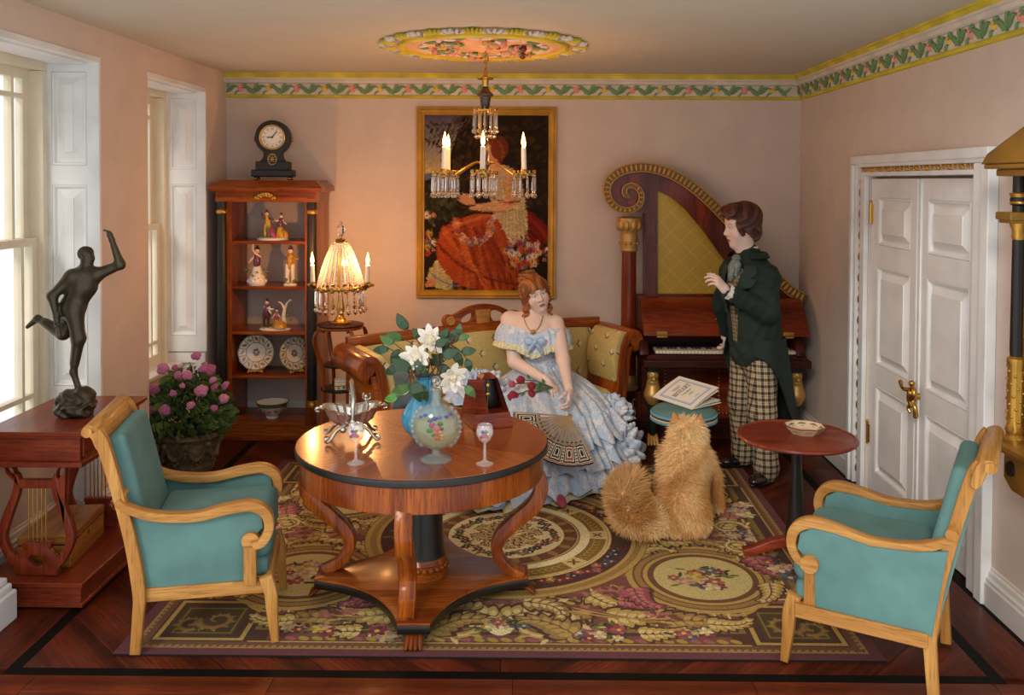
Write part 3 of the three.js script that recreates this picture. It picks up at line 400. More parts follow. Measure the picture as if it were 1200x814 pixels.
  // middle cartouches on each side
  for (const s of [-1, 1]) { for (const q of [-1, 1]) { scroll(q * 0.17, s * 0.95, 0.17, s > 0 ? -PI / 2 : PI / 2, 1.25, q * s, col.gold, col.pale); scroll(q * 0.08, s * 0.82, 0.09, s > 0 ? PI / 2 : -PI / 2, 1.2, -q * s, col.wine, col.rose); } for (const q of [-1, 1]) { frond(q * 0.03, s * 0.9, s > 0 ? (q > 0 ? -0.5 : PI + 0.5) : (q > 0 ? 0.5 : PI - 0.5), 0.24, q * s * 1.3, col.gold, col.pale); frond(q * 0.3, s * 1.04, s > 0 ? (q > 0 ? -2.3 : -0.84) : (q > 0 ? 2.3 : 0.84), 0.26, -q * s * 0.9, col.tan, col.gold); frond(q * 0.1, s * 0.76, q > 0 ? 0.2 * s : PI - 0.2 * s, 0.22, q * s * 1.1, col.tan, col.pale); } bunch(0, s * 0.98, 0.1, 0.035, 12, 0.035); for (let k = -3; k <= 3; k++) petal(0, s * 1.06, -s * PI / 2 + k * 0.3, 0.055, 0.02, col.cream); }
  for (const s of [-1, 1]) { for (const q of [-1, 1]) scroll(s * 1.2, q * 0.12, 0.1, s > 0 ? 0 : PI, 1.2, q * s, col.gold, col.cream); bunch(s * 1.24, 0, 0.05, 0.06, 8, 0.04); }
  // great round medallion
  disc(0, 0, 0.74, col.dark); ring(0, 0, 0.722, 0.03, col.gold); ring(0, 0, 0.695, 0.03, col.tan); ring(0, 0, 0.668, 0.022, col.gold); disc(0, 0, 0.655, '#4a2a26');
  for (let k = 0; k < 90; k++) { const a = k / 90 * TAU, q = 0.6 + (r() - 0.5) * 0.06; leaf(cos(a) * q, sin(a) * q, r() * TAU, 0.06, lc[r() * 4 | 0]); if (Math.abs(((k / 90 * 4) % 1) - 0.5) < 0.32) flower(cos(a) * q, sin(a) * q, 0.03, ['#44466a', '#7b2f3a', '#b58a4a', '#2f3350', '#a45c5c'][r() * 5 | 0]); }
  disc(0, 0, 0.555, col.brown); ring(0, 0, 0.545, 0.016, col.pale); disc(0, 0, 0.535, '#c4b485');
  for (let k = 0; k < 8; k++) { const a = (k + 0.5) / 8 * TAU; c.save(); c.translate(X(0), Y(0)); c.rotate(a); c.beginPath(); c.arc(0, 0, 0.522 * S, -0.28, 0.28); c.arc(0, 0, 0.437 * S, 0.28, -0.28, true); c.closePath(); c.fillStyle = '#77602c'; c.fill(); c.lineWidth = 0.008 * S; c.strokeStyle = '#8f7036'; c.stroke(); for (let j = -3; j <= 3; j++) { c.beginPath(); c.arc(0.48 * S * cos(j * 0.075), 0.48 * S * sin(j * 0.075), 0.017 * S, 0, 4.4); c.lineWidth = 0.007 * S; c.strokeStyle = '#a58a48'; c.stroke(); } c.restore(); const b = k / 8 * TAU; c.save(); c.translate(X(cos(b) * 0.48), Y(sin(b) * 0.48)); c.rotate(b); c.fillStyle = col.pale; c.fillRect(-0.045 * S, -0.038 * S, 0.09 * S, 0.076 * S); c.restore(); for (let j = 0; j < 4; j++) petal(cos(b) * 0.48, sin(b) * 0.48, b + PI / 4 + j * PI / 2, 0.034, 0.014, col.brown); }
  ring(0, 0, 0.415, 0.05, '#d8cfae'); ring(0, 0, 0.385, 0.01, col.tan); disc(0, 0, 0.375, col.brown);
  for (let k = 0; k < 40; k++) { const a = k / 40 * TAU; petal(cos(a) * 0.30, sin(a) * 0.30, a, 0.07, 0.042, k % 2 ? col.tan : '#6b452f'); }
  disc(0, 0, 0.305, '#d6cba6'); for (let k = 0; k < 16; k++) { const a = k / 16 * TAU; frond(cos(a) * 0.06, sin(a) * 0.06, a, 0.12, k % 2 ? 1 : -1, '#b39a66', '#d9cfae'); } for (let k = 0; k < 46; k++) { const a = k / 46 * TAU, q = 0.245 + (r() - 0.5) * 0.05; leaf(cos(a) * q, sin(a) * q, r() * TAU, 0.05, lc[r() * 4 | 0]); flower(cos(a) * q, sin(a) * q, 0.026, ['#3f4560', '#7a3a44', '#4d5432', '#94705e', '#33374f'][r() * 5 | 0]); }
  for (let k = 0; k < 12; k++) { const a = k / 12 * TAU; scroll(cos(a) * 0.13, sin(a) * 0.13, 0.035, a, 1, k % 2 ? 1 : -1, '#9d8350', '#e2d8b6'); } for (let k = 0; k < 8; k++) petal(0, 0, k * PI / 4, 0.08, 0.03, k % 2 ? '#b09a62' : col.cream); flower(0, 0, 0.05, '#b58f7a');
  // wool: fine mottling of the stitches
  const im = c.getImageData(0, 0, W, Hh), d = im.data; for (let j = 0; j < Hh; j++) for (let i = 0; i < W; i++) { const k = 0.93 + 0.3 * hash(i >> 1, j >> 1, 9), o = (j * W + i) * 4; d[o] = Math.min(255, d[o] * k); d[o + 1] = Math.min(255, d[o + 1] * k); d[o + 2] = Math.min(255, d[o + 2] * k * 0.93); } c.putImageData(im, 0, 0);
}
// ---- lyre console table under the first window
{
  const t = thing('console_table', 'mahogany console table on lyre shaped ends under the window', 'table', [-2.17, 0, -4.2]), m = M.cherry;
  const z0 = -0.3, z1 = 0.33, x0 = -0.2, x1 = 0.235;
  mesh('tabletop', [span(x0 - 0.015, x1, 0.752, 0.772, z0 - 0.02, z1 + 0.02, 0.006), span(x0, x1 - 0.01, 0.742, 0.754, z0 - 0.01, z1 + 0.01, 0.004)], m, t);
  mesh('frieze', span(x0 + 0.015, x1 - 0.03, 0.632, 0.744, z0 + 0.01, z1 - 0.02, 0.002), m, t);
  mesh('drawer_front', span(x1 - 0.034, x1 - 0.022, 0.648, 0.73, z0 + 0.03, z1 - 0.04, 0.003), m, t);
  mesh('lower_moulding', span(x0, x1 - 0.012, 0.61, 0.634, z0, z1, 0.005), m, t);
  mesh('plinth', [span(x0 - 0.02, x1 - 0.005, 0.012, 0.1, z0 - 0.02, z1 + 0.03, 0.003), span(x0 - 0.02, x1 + 0.01, 0.098, 0.122, z0 - 0.03, z1 + 0.045, 0.006), span(x0 - 0.02, x1 + 0.005, 0.012, 0.03, z0 - 0.03, z1 + 0.04, 0.003)], m, t);
  for (const [x, z] of [[x0 + 0.02, z0 + 0.02], [x1 - 0.05, z0 + 0.02], [x0 + 0.02, z1 - 0.02], [x1 - 0.05, z1 - 0.02]]) mesh('foot', box(0.07, 0.014, 0.07, x, 0.007, z, 0.003), m, t);
  const half = [[0.095, 0.0], [0.1, 0.03], [0.135, 0.075], [0.165, 0.14], [0.168, 0.19], [0.145, 0.27], [0.112, 0.35], [0.094, 0.42], [0.1, 0.47], [0.128, 0.483], [0.128, 0.455], [0.108, 0.44]], inner = [[0.072, 0.43], [0.072, 0.37], [0.095, 0.3], [0.122, 0.22], [0.134, 0.165], [0.118, 0.115], [0.092, 0.085], [0.075, 0.1], [0.058, 0.12], [0.058, 0.14]];
  const arc = (p) => new THREE.SplineCurve(p.map((q) => new THREE.Vector2(...q))).getPoints(48);
  for (const z of [z1 - 0.055, z0 + 0.02]) {
    const R = [...arc(half), ...arc([[0.108, 0.44], [0.1, 0.43], [0.085, 0.45], [0.076, 0.44], [0.072, 0.43]]), ...arc(inner)], s = new THREE.Shape([...R, ...R.map((p) => new THREE.Vector2(-p.x, p.y)).reverse()]);
    const h = new THREE.Path(); h.absarc(0, 0.075, 0.034, PI, 2 * PI, false); h.lineTo(0.024, 0.088); h.lineTo(-0.024, 0.088); s.holes.push(h);
    const e = mesh('lyre_end', [slab(s, 0.034, 0.004), box(0.17, 0.04, 0.03, 0, 0.405, 0.017, 0.006), box(0.13, 0.022, 0.03, 0, 0.135, 0.017, 0.004)], m, t, { at: [0.005, 0.125, z] });
    for (let k = 0; k < 5; k++) mesh('lyre_string', cyl(0.0028, 0.0028, 0.26, (k - 2) * 0.019, 0.14, 0.017, 6), M.brass, e);
  }
  const c = thing('wooden_chest', 'golden brown flat wooden case lying on the plinth of the lyre console', 'case', [-2.19, 0.122, -4.17], 0.1);
  mesh('case_body', span(-0.115, 0.115, 0, 0.1, -0.2, 0.2, 0.004), M.caseWood, c); mesh('case_lid', span(-0.118, 0.118, 0.105, 0.145, -0.203, 0.203, 0.008), M.caseWood, c); mesh('seam', span(-0.112, 0.112, 0.098, 0.107, -0.197, 0.197, 0), M.mahoganyDark, c); mesh('keyhole_plate', box(0.003, 0.02, 0.015, 0.118, 0.085, 0, 0.001), M.brass, c);
}
// ---- open bookcase between black columns
{
  const t = thing('display_case', 'open mahogany display shelves between two black columns against the back wall', 'bookcase', [-1.88, 0, -6.6]), m = M.walnut;
  const w = 0.36, zb = -0.2, zf = 0.17;
  for (const s of [-1, 1]) mesh('side_panel', span(s * 0.355, s * 0.265, 0.1, 1.72, zb, s > 0 ? zf - 0.01 : zf - 0.01, 0.003), m, t);
  mesh('plinth', [span(-w, w, 0, 0.055, zb, zf + 0.06, 0.006), span(-w + 0.01, w - 0.01, 0.05, 0.12, zb, zf + 0.05, 0.006), span(-w + 0.02, w - 0.02, 0.118, 0.135, zb, zf + 0.04, 0.004)], m, t);
  for (const h of [0.455, 0.775, 1.102, 1.432]) mesh('shelf', span(-0.27, 0.27, h - 0.022, h, zb, zf - 0.02, 0.004), m, t);
  const pts = (y, dx, dz) => [[-w - dx, zb], [w + dx, zb], [w + dx, zf + 0.05 + dz], [-w - dx, zf + 0.05 + dz]].map(([x, z]) => V(x, y, z)), hip = [], tri = (...q) => q.forEach((v) => hip.push(v.x, v.y, v.z)), A = pts(1.822, 0.045, 0.03), B = pts(1.868, -0.015, -0.06);
  for (let i = 0; i < 4; i++) { const j = (i + 1) % 4; tri(A[i], B[j], A[j], A[i], B[i], B[j]); } tri(B[0], B[2], B[1], B[0], B[3], B[2]); tri(A[0], A[1], A[2], A[0], A[2], A[3]);
  const hg = new THREE.BufferGeometry(); hg.setAttribute('position', new THREE.Float32BufferAttribute(hip, 3)); hg.computeVertexNormals();
  mesh('cornice', [span(-w, w, 1.715, 1.792, zb, zf + 0.05, 0.003), span(-w - 0.045, w + 0.045, 1.79, 1.824, zb, zf + 0.08, 0.007), hg, span(-w + 0.01, w - 0.01, 1.862, 1.872, zb, zf - 0.01, 0.002)], m, t);
  mesh('gilt_mount', [-3, -2, -1, 0, 1, 2, 3].map((k) => ball(0.017, k * 0.021, 1.752 + 0.024 - 0.0032 * k * k, zf + 0.055, 8)).concat([0.5, 1.5, 2.5, -0.5, -1.5, -2.5].map((k) => ball(0.012, k * 0.021, 1.762 - 0.0032 * k * k, zf + 0.06, 8))), M.gilt, t, { label: 'gilt floral mount' });
  for (const s of [-1, 1]) {
    mesh('column_block', span(s * 0.325 - 0.04, s * 0.325 + 0.04, 0.118, 0.245, zf - 0.01, zf + 0.06, 0.004), m, t);
    const c = mesh('column', lathe([[0.028, 0.27], [0.036, 0.3], [0.0365, 0.8], [0.034, 1.3], [0.031, 1.64], [0.031, 1.66], [0.033, 1.69], [0.033, 1.715]], 24, s * 0.325, 0, zf + 0.02), M.ebonyMatte, t, { label: 'black wooden column' });
    mesh('base_ring', lathe([[0.0, 0.245], [0.037, 0.245], [0.039, 0.262], [0.034, 0.272], [0.036, 0.284], [0.03, 0.29], [0, 0.29]], 24, s * 0.325, 0, zf + 0.02), M.gilt, c); mesh('neck_ring', lathe([[0.03, 1.628], [0.037, 1.634], [0.039, 1.645], [0.037, 1.656], [0.03, 1.662]], 24, s * 0.325, 0, zf + 0.02), M.gilt, c);
  }
}
// ---- small three-tier stand
{
  const t = thing('tiered_stand', 'small three-tier wooden stand with curved legs behind the sofa arm', 'stand', [-1.285, 0, -6.1], 0.2), m = M.walnut;
  for (const [h, r] of [[0.893, 0.158], [0.62, 0.125], [0.455, 0.135], [0.14, 0.15]]) mesh('tier', [lathe([[0, h - 0.014], [r - 0.006, h - 0.014], [r, h - 0.008], [r, h - 0.002], [r - 0.005, h], [0, h]], 32)], h > 0.8 ? M.mahoganyDark : M.ebony, t);
  mesh('rim', lathe([[0.12, 0.862], [0.15, 0.862], [0.154, 0.87], [0.152, 0.88], [0.12, 0.88]], 32), m, t);
  for (let k = 0; k < 4; k++) mesh('leg', bar([[0.115, 0.845], [0.165, 0.86], [0.19, 0.8], [0.165, 0.7], [0.135, 0.62], [0.12, 0.5], [0.125, 0.3], [0.16, 0.1], [0.19, 0.0]], 0.022, [0.014, 0.026, 0.03, 0.024, 0.022, 0.02, 0.02, 0.02, 0.022], 40, -0.011).rotateY(k * PI / 2 + 0.5), m, t);
}
// ---- settee
const SO = V(-0.18, 0.0095, -5.95), ST = 29 * PI / 180;
const settee = (u, h, n) => V(u, h, n).applyAxisAngle(V(0, 1, 0), ST).add(SO);
{
  const t = thing('settee', 'mahogany settee with scrolled arms and gold tulip upholstery', 'sofa', SO.toArray(), ST), m = M.walnut, g = M.sprig;
  // arms: S-shaped outlines in the plane across the settee, swept from back to front
  const out = [[0.79, 0.2], [0.85, 0.3], [0.885, 0.45], [0.9, 0.6], [0.925, 0.72], [0.97, 0.79], [1.02, 0.785], [1.045, 0.745], [1.03, 0.7], [0.995, 0.69]];
  for (const s of [-1, 1]) {
    const zf = s < 0 ? 0.24 : 0.13, c = new THREE.SplineCurve(out.map((p) => new THREE.Vector2(...p))), P = c.getPoints(50), L = [], R = [];
    P.forEach((p, i) => { const d = c.getTangent(i / 50), w = 0.027 * (i < 40 ? 1 : 1); L.push(new THREE.Vector2(p.x - d.y * w, p.y + d.x * w)); R.push(new THREE.Vector2(p.x + d.y * w, p.y - d.x * w)); });
    let a = slab(new THREE.Shape([...L, ...R.reverse()]), zf + 0.3, 0.01).translate(0, 0, -0.3); if (s < 0) a = mirrorX(a);
    const arm = mesh('arm', [a, cyl(0.034, 0.034, zf + 0.3 - 0.012, 0, 0, 0, 20).rotateX(PI / 2).translate(s * 1.0, 0.735, -0.294)], m, t);
    // solid panel below the scroll on the outside
    let pan = slab([[0.8, 0.2], [0.86, 0.3], [0.9, 0.45], [0.915, 0.6], [0.95, 0.7], [0.99, 0.7], [0.965, 0.6], [0.955, 0.45], [0.93, 0.3], [0.87, 0.2]], zf + 0.28, 0.006).translate(0, 0, -0.29); if (s < 0) pan = mirrorX(pan); mesh('arm_panel', pan, m, arm);
    const inn = out.slice(2, 7).map(([x, y]) => [x - 0.02, y + 0.005]), ic = new THREE.SplineCurve(inn.map((p) => new THREE.Vector2(...p))).getPoints(24), q = [...ic, ...ic.slice().reverse().map((p, i) => { const k = Math.min(1, Math.min(i, 24 - i) / 5); return new THREE.Vector2(p.x - 0.045 * k - 0.01, p.y + 0.012 * k); })];
    let pad = slab(new THREE.Shape(q), zf + 0.22, 0.014).translate(0, 0, -0.24); if (s < 0) pad = mirrorX(pad); mesh('arm_pad', pad, g, t);
    let leg = bar([[0.77, 0.3], [0.8, 0.2], [0.86, 0.1], [0.95, 0.0]], 0.05, [0.06, 0.055, 0.05, 0.045], 24).rotateY(PI / 2); leg = leg.scale(s, 1, 1); if (s > 0) leg = leg.clone();
    for (const z of [zf - 0.05, -0.26]) { let L2 = slab([[0.74, 0.3], [0.78, 0.2], [0.83, 0.1], [0.9, 0.0], [0.95, 0.0], [0.89, 0.1], [0.85, 0.2], [0.83, 0.3]], 0.05, 0.006); if (s < 0) L2 = mirrorX(L2); mesh('leg', L2.translate(0, 0, z - 0.025), M.mahogany, t); }
  }
  mesh('front_rail', [span(-0.84, 0.84, 0.2, 0.3, 0.13, 0.19, 0.012)], m, t); mesh('back_rail', span(-0.86, 0.86, 0.2, 0.3, -0.3, -0.25, 0.006), m, t);
  const arch = (x) => 0.885 - 0.03 * Math.abs(x), top = [], low = []; for (let i = 0; i <= 40; i++) { const x = lerp(-0.97, 0.97, i / 40); top.push([x, arch(x)]); low.push([x, arch(x) - (Math.abs(x) < 0.9 ? 0.075 : 0.11)]); }
  mesh('back_frame', [slab([...top, ...low.reverse()], 0.06, 0.014).translate(0, 0, -0.33), span(-0.93, 0.93, 0.28, 0.84, -0.325, -0.295, 0.004)], m, t);
  // pierced crest
  const cs = new THREE.Shape(); cs.moveTo(-0.27, 0.86); cs.bezierCurveTo(-0.32, 0.9, -0.3, 0.965, -0.24, 0.95); cs.bezierCurveTo(-0.2, 0.94, -0.17, 0.985, -0.09, 1.0); cs.quadraticCurveTo(0, 1.02, 0.09, 1.0); cs.bezierCurveTo(0.17, 0.985, 0.2, 0.94, 0.24, 0.95); cs.bezierCurveTo(0.3, 0.965, 0.32, 0.9, 0.27, 0.86); cs.lineTo(-0.27, 0.86);
  for (const s of [-1, 1]) { const h = new THREE.Path(); h.moveTo(s * 0.09, 0.885); h.bezierCurveTo(s * 0.17, 0.86, s * 0.2, 0.91, s * 0.15, 0.94); h.bezierCurveTo(s * 0.11, 0.965, s * 0.07, 0.97, s * 0.065, 0.95); h.bezierCurveTo(s * 0.06, 0.92, s * 0.07, 0.9, s * 0.09, 0.885); cs.holes.push(h); }
  const cr = mesh('crest', slab(cs, 0.04, 0.008).translate(0, 0, -0.32), m, t); for (const s of [-1, 1]) mesh('roundel', cyl(0.033, 0.03, 0.016, 0, 0, 0, 20).rotateX(PI / 2).translate(s * 0.245, 0.912, -0.284), M.oak, cr); mesh('crest_panel', slab([[-0.045, 0.86], [-0.05, 0.9], [-0.06, 0.975], [0.06, 0.975], [0.05, 0.9], [0.045, 0.86]], 0.012, 0.004).translate(0, 0, -0.286), M.oak, cr);
  const puff = (x0, x1, y0, y1, d) => (u, v) => V(lerp(x0, x1, u), lerp(y0, y1, v), d * Math.pow(sin(PI * clamp(u, 0.001, 0.999)) * sin(PI * clamp(v, 0.001, 0.999)), 0.35));
  mesh('back_cushion', sheet((u, v) => { const p = puff(-0.9, 0.9, 0.38, 0.825, 0.05)(u, v); p.z -= 0.295; p.y += v * 0.01 - v * 0.028 * Math.abs(u * 2 - 1); return p; }, 40, 14, 0.02), g, t);
  mesh('seat_cushion', [box(1.68, 0.1, 0.44, 0, 0.335, -0.05, 0.035), box(1.6, 0.06, 0.36, 0, 0.385, -0.06, 0.028)], g, t);
}
// ---- small teal cushion at the settee's left arm
{
  const c = settee(-0.74, 0.54, -0.02), t = thing('cushion', 'small grey blue cushion with dark edging in the left corner of the settee', 'cushion', c.toArray(), ST + 0.5);
  const pil = (k) => (u, v) => { const x = u * 2 - 1, y = v * 2 - 1, e = (1 - x * x) * (1 - y * y); return V(x * 0.16 * (1 - 0.1 * (1 - y * y)), y * 0.13 * (1 - 0.1 * (1 - x * x)), k * 0.055 * Math.pow(Math.max(e, 0), 0.45)); };
  const m1 = mesh('cover', [sheet(pil(1), 16, 14, 0.002), sheet(pil(-1), 16, 14, 0.002)], cloth('#7d95a0', 61), t); m1.rotation.x = -0.3;
  const m2 = mesh('piping', tube([[-0.16, -0.13, 0], [0, -0.118, 0], [0.16, -0.13, 0], [0.145, 0, 0], [0.16, 0.13, 0], [0, 0.118, 0], [-0.16, 0.13, 0], [-0.145, 0, 0]], 0.006, 48, 6, true), cloth('#26231f', 62), t); m2.rotation.x = -0.3;
}
// ---- round centre table
const TC = V(-0.47, 0.0095, -4.0);
{
  const top = canvasTexture(1024, 1024, (c, w) => {
    const r = rng(4); for (let k = 0; k < 8; k++) { c.save(); c.translate(w / 2, w / 2); c.rotate(k * PI / 4 + 0.3); c.beginPath(); c.moveTo(0, 0); c.arc(0, 0, w * 0.72, 0, PI / 4 + 0.004); c.closePath(); c.clip(); c.fillStyle = ['#9c5023', '#8a411b', '#a4582a', '#93491f'][k % 4]; c.fillRect(-w, -w, 2 * w, 2 * w); for (let i = 0; i < 420; i++) { c.strokeStyle = `rgba(${r() < 0.5 ? '62,22,8' : '196,122,62'},${0.06 + r() * 0.14})`; c.lineWidth = 1 + r() * 3; c.beginPath(); const y = (r() * 2 - 1) * w; c.moveTo(-20, y); c.bezierCurveTo(w * 0.25, y + r() * 26, w * 0.5, y - r() * 26, w * 0.8, y + r() * 10); c.save(); c.rotate(PI / 8); c.stroke(); c.restore(); } c.restore(); }
  });
  const t = thing('round_table', 'round polished mahogany table with black edge and curved legs on the rug', 'table', TC.toArray(), 0.04), m = M.walnut, R = 0.561;
  const tg = new THREE.CylinderGeometry(R - 0.004, R - 0.004, 0.008, 72).translate(0, 0.699, 0), p = tg.attributes.position; for (let i = 0; i < p.count; i++) tg.attributes.uv.setXY(i, p.getX(i) / 1.13 + 0.5, p.getZ(i) / 1.13 + 0.5);
  mesh('tabletop', tg, mat('#ffffff', 0.26, { map: top, clearcoat: 0.6, clearcoatRoughness: 0.15 }), t);
  mesh('edge_band', lathe([[0.4, 0.668], [R - 0.008, 0.668], [R, 0.674], [R + 0.002, 0.69], [R - 0.001, 0.699], [R - 0.006, 0.703], [R - 0.012, 0.702], [R - 0.012, 0.68], [0.4, 0.68]], 72), M.ebony, t, { label: 'black moulded edge of the top' });
  const ag = lathe([[R - 0.06, 0.56], [R - 0.022, 0.56], [R - 0.02, 0.565], [R - 0.02, 0.67], [R - 0.06, 0.67]], 72); mesh('apron', ag, m, t, { grain: 1 });
  mesh('column', lathe([[0, 0.6], [0.085, 0.6], [0.085, 0.5], [0.088, 0.3], [0.096, 0.2], [0.098, 0.185], [0, 0.185]], 32), M.ebony, t, { label: 'black central column' });
  mesh('carved_collar', [lathe([[0, 0.098], [0.112, 0.098], [0.114, 0.115], [0.1, 0.125], [0.104, 0.15], [0.112, 0.165], [0.102, 0.185], [0, 0.185]], 32), ...Array.from({ length: 22 }, (_, k) => ball(0.014, 0.103 * cos(k * 0.2856), 0.142, 0.103 * sin(k * 0.2856), 6))], M.walnut, t);
  const bs = new THREE.Shape(), c4 = 0.475, e = 0.065; for (let k = 0; k < 4; k++) { const a = k * PI / 2, rot = (x, y) => [x * cos(a) - y * sin(a), x * sin(a) + y * cos(a)]; if (!k) bs.moveTo(...rot(c4, -e)); bs.lineTo(...rot(c4, e)); const c1 = rot(0.24, 0.13), c2 = rot(0.13, 0.24), z = rot(e, c4); bs.bezierCurveTo(...c1, ...c2, ...z); }
  mesh('platform', slab(bs, 0.01, 0.002, 24).rotateX(-PI / 2).translate(0, 0.09, 0), m, t); mesh('platform_edge', slab(bs, 0.036, 0.003, 24).rotateX(-PI / 2).translate(0, 0.054, 0), M.ebony, t, { label: 'black edge of the platform' });
  for (let k = 0; k < 4; k++) {
    const a = k * PI / 2, l = mesh('leg', bar([[0.505, 0.575], [0.53, 0.5], [0.5, 0.42], [0.41, 0.34], [0.345, 0.27], [0.335, 0.2], [0.38, 0.135], [0.452, 0.1]], 0.07, [0.06, 0.062, 0.066, 0.064, 0.06, 0.05, 0.044, 0.036], 56, -0.035, 0.007).rotateY(a), m, t);
    mesh('paw_foot', [-1.5, -0.5, 0.5, 1.5].map((j) => taper([[j * 0.015, 0.055, 0.44], [j * 0.017, 0.03, 0.475], [j * 0.019, 0.01, 0.5]], [0.009, 0.01, 0.009], 8, 8)), m, l).geometry.rotateY(a);
  }
}
// ---- the pair of open armchairs
const armchair = (() => {
  const t = new THREE.Group(), m = M.oak, c = M.teal;                // x across, z forwards
  for (const s of [-1, 1]) {
    const X = s * 0.235 - 0.021;
    mesh('back_post', bar([[-0.27, 0], [-0.258, 0.15], [-0.255, 0.25], [-0.285, 0.45], [-0.345, 0.7], [-0.385, 0.84], [-0.412, 0.885]], 0.042, [0.04, 0.044, 0.05, 0.046, 0.044, 0.046, 0.05], 40, X + 0.0), m, t);
    const arm = mesh('arm', [bar([[-0.33, 0.615], [-0.3, 0.585], [-0.2, 0.545], [-0.05, 0.532], [0.08, 0.555], [0.17, 0.562], [0.225, 0.53], [0.24, 0.47], [0.215, 0.415], [0.175, 0.4]], 0.05, [0.03, 0.034, 0.036, 0.036, 0.038, 0.04, 0.042, 0.042, 0.038, 0.034], 64, X - 0.004 + s * 0.004, 0.007), cyl(0.034, 0.034, 0.052, 0, -0.026, 0, 20).rotateZ(PI / 2).translate(s * 0.239, 0.415, 0.165), cyl(0.021, 0.021, 0.054, 0, -0.027, 0, 16).rotateZ(PI / 2).translate(s * 0.239, 0.628, -0.322)], m, t);
    mesh('arm_support', bar([[0.165, 0.395], [0.165, 0.24]], 0.044, 0.05, 8, X), m, arm);
    const L = [[-0.262, 0.24], [-0.31, 0.56], [-0.2, 0.535], [-0.05, 0.524], [0.08, 0.545], [0.16, 0.548], [0.205, 0.52], [0.215, 0.46], [0.15, 0.4], [0.145, 0.25]];
    mesh('side_panel', slab(L.map(([z, y]) => [-z, y]), 0.02, 0.006).rotateY(PI / 2).translate(s * 0.235 - 0.01, 0, 0), c, t);
    mesh('front_leg', bar([[0.225, 0.27], [0.245, 0.2], [0.25, 0.12], [0.262, 0.0]], 0.044, [0.052, 0.05, 0.04, 0.03], 20, X), m, t);
    mesh('side_rail', span(s * 0.235 - 0.018, s * 0.235 + 0.018, 0.195, 0.25, -0.25, 0.22, 0.005), m, t);
  }
  mesh('front_rail', span(-0.22, 0.22, 0.2, 0.265, 0.218, 0.25, 0.01), m, t); mesh('rear_rail', span(-0.22, 0.22, 0.2, 0.25, -0.275, -0.24, 0.005), m, t);
  mesh('top_rail', [slab(new THREE.Shape(new THREE.SplineCurve([[-0.375, 0.815], [-0.385, 0.86], [-0.405, 0.9], [-0.44, 0.912], [-0.462, 0.89], [-0.452, 0.868], [-0.432, 0.872], [-0.428, 0.86], [-0.41, 0.815], [-0.392, 0.8]].map(([z, y]) => new THREE.Vector2(-z, y))).getPoints(60)), 0.53, 0.008).rotateY(PI / 2).translate(-0.265, 0, 0), cyl(0.02, 0.02, 0.545, 0, -0.2725, 0, 18).rotateZ(PI / 2).translate(0, 0.885, -0.44)], m, t);
  mesh('seat_base', box(0.43, 0.08, 0.47, 0, 0.285, -0.005, 0.025), c, t);
  mesh('seat_cushion', sheetBox(0.43, 0.175, 0.48, 0.045).translate(0, 0.405, 0.002), c, t);
  mesh('backrest', (() => { const g = sheetBox(0.425, 0.44, 0.075, 0.03); g.rotateX(-0.235).translate(0, 0.64, -0.305); return g; })(), c, t);
  mesh('outside_back', box(0.42, 0.6, 0.014, 0, 0, 0, 0.005).rotateX(-0.22).translate(0, 0.55, -0.335), c, t);
  return t;
})();
function sheetBox(w, h, d, r) { const g = new RoundedBoxGeometry(w, h, d, 5, r), p = g.attributes.position; for (let i = 0; i < p.count; i++) { const x = p.getX(i) / w * 2, z = p.getZ(i) / d * 2, y = p.getY(i) / h * 2; if (d > h) p.setY(i, p.getY(i) * (1 + 0.14 * (1 - x * x) * (1 - z * z))); else p.setZ(i, p.getZ(i) * (1 + 0.25 * (1 - x * x) * (1 - y * y))); } return g; }
function chairAt(x, z, turn, label) { const o = armchair.clone(); o.name = numbered('armchair'); scene.add(o); o.position.set(x, 0.0095, z); o.rotation.y = turn; return tag(o, label, 'armchair', 'pair of teal upholstered armchairs'); }
chairAt(-1.325, -3.775, PI / 2 + 0.2, 'teal upholstered light wood armchair beside the lyre console table');
chairAt(1.345, -3.52, -PI / 2 - 0.52, 'teal upholstered light wood armchair in front of the white double door');
// ---- small round side table
{
  const t = thing('side_table', 'small round mahogany side table on a black stem', 'table', [1.325, 0.0095, -4.39]), m = M.cherry;
  mesh('tabletop', lathe([[0, 0.6], [0.25, 0.6], [0.282, 0.606], [0.289, 0.614], [0.284, 0.624], [0.272, 0.626], [0.268, 0.622], [0, 0.622]], 56), m, t, { grain: 0 });
  mesh('stem', lathe([[0, 0.07], [0.045, 0.07], [0.05, 0.12], [0.046, 0.2], [0.03, 0.4], [0.022, 0.54], [0.03, 0.55], [0.024, 0.565], [0.04, 0.6], [0, 0.6]], 24), M.ebony, t, { label: 'black turned stem' });
  for (let k = 0; k < 3; k++) mesh('foot', bar([[0.02, 0.09], [0.1, 0.07], [0.19, 0.035], [0.25, 0.02]], 0.055, [0.05, 0.05, 0.045, 0.036], 20, -0.0275, 0.01).rotateY(-PI / 2 - 0.12 + k * 2.094), m, t);
}

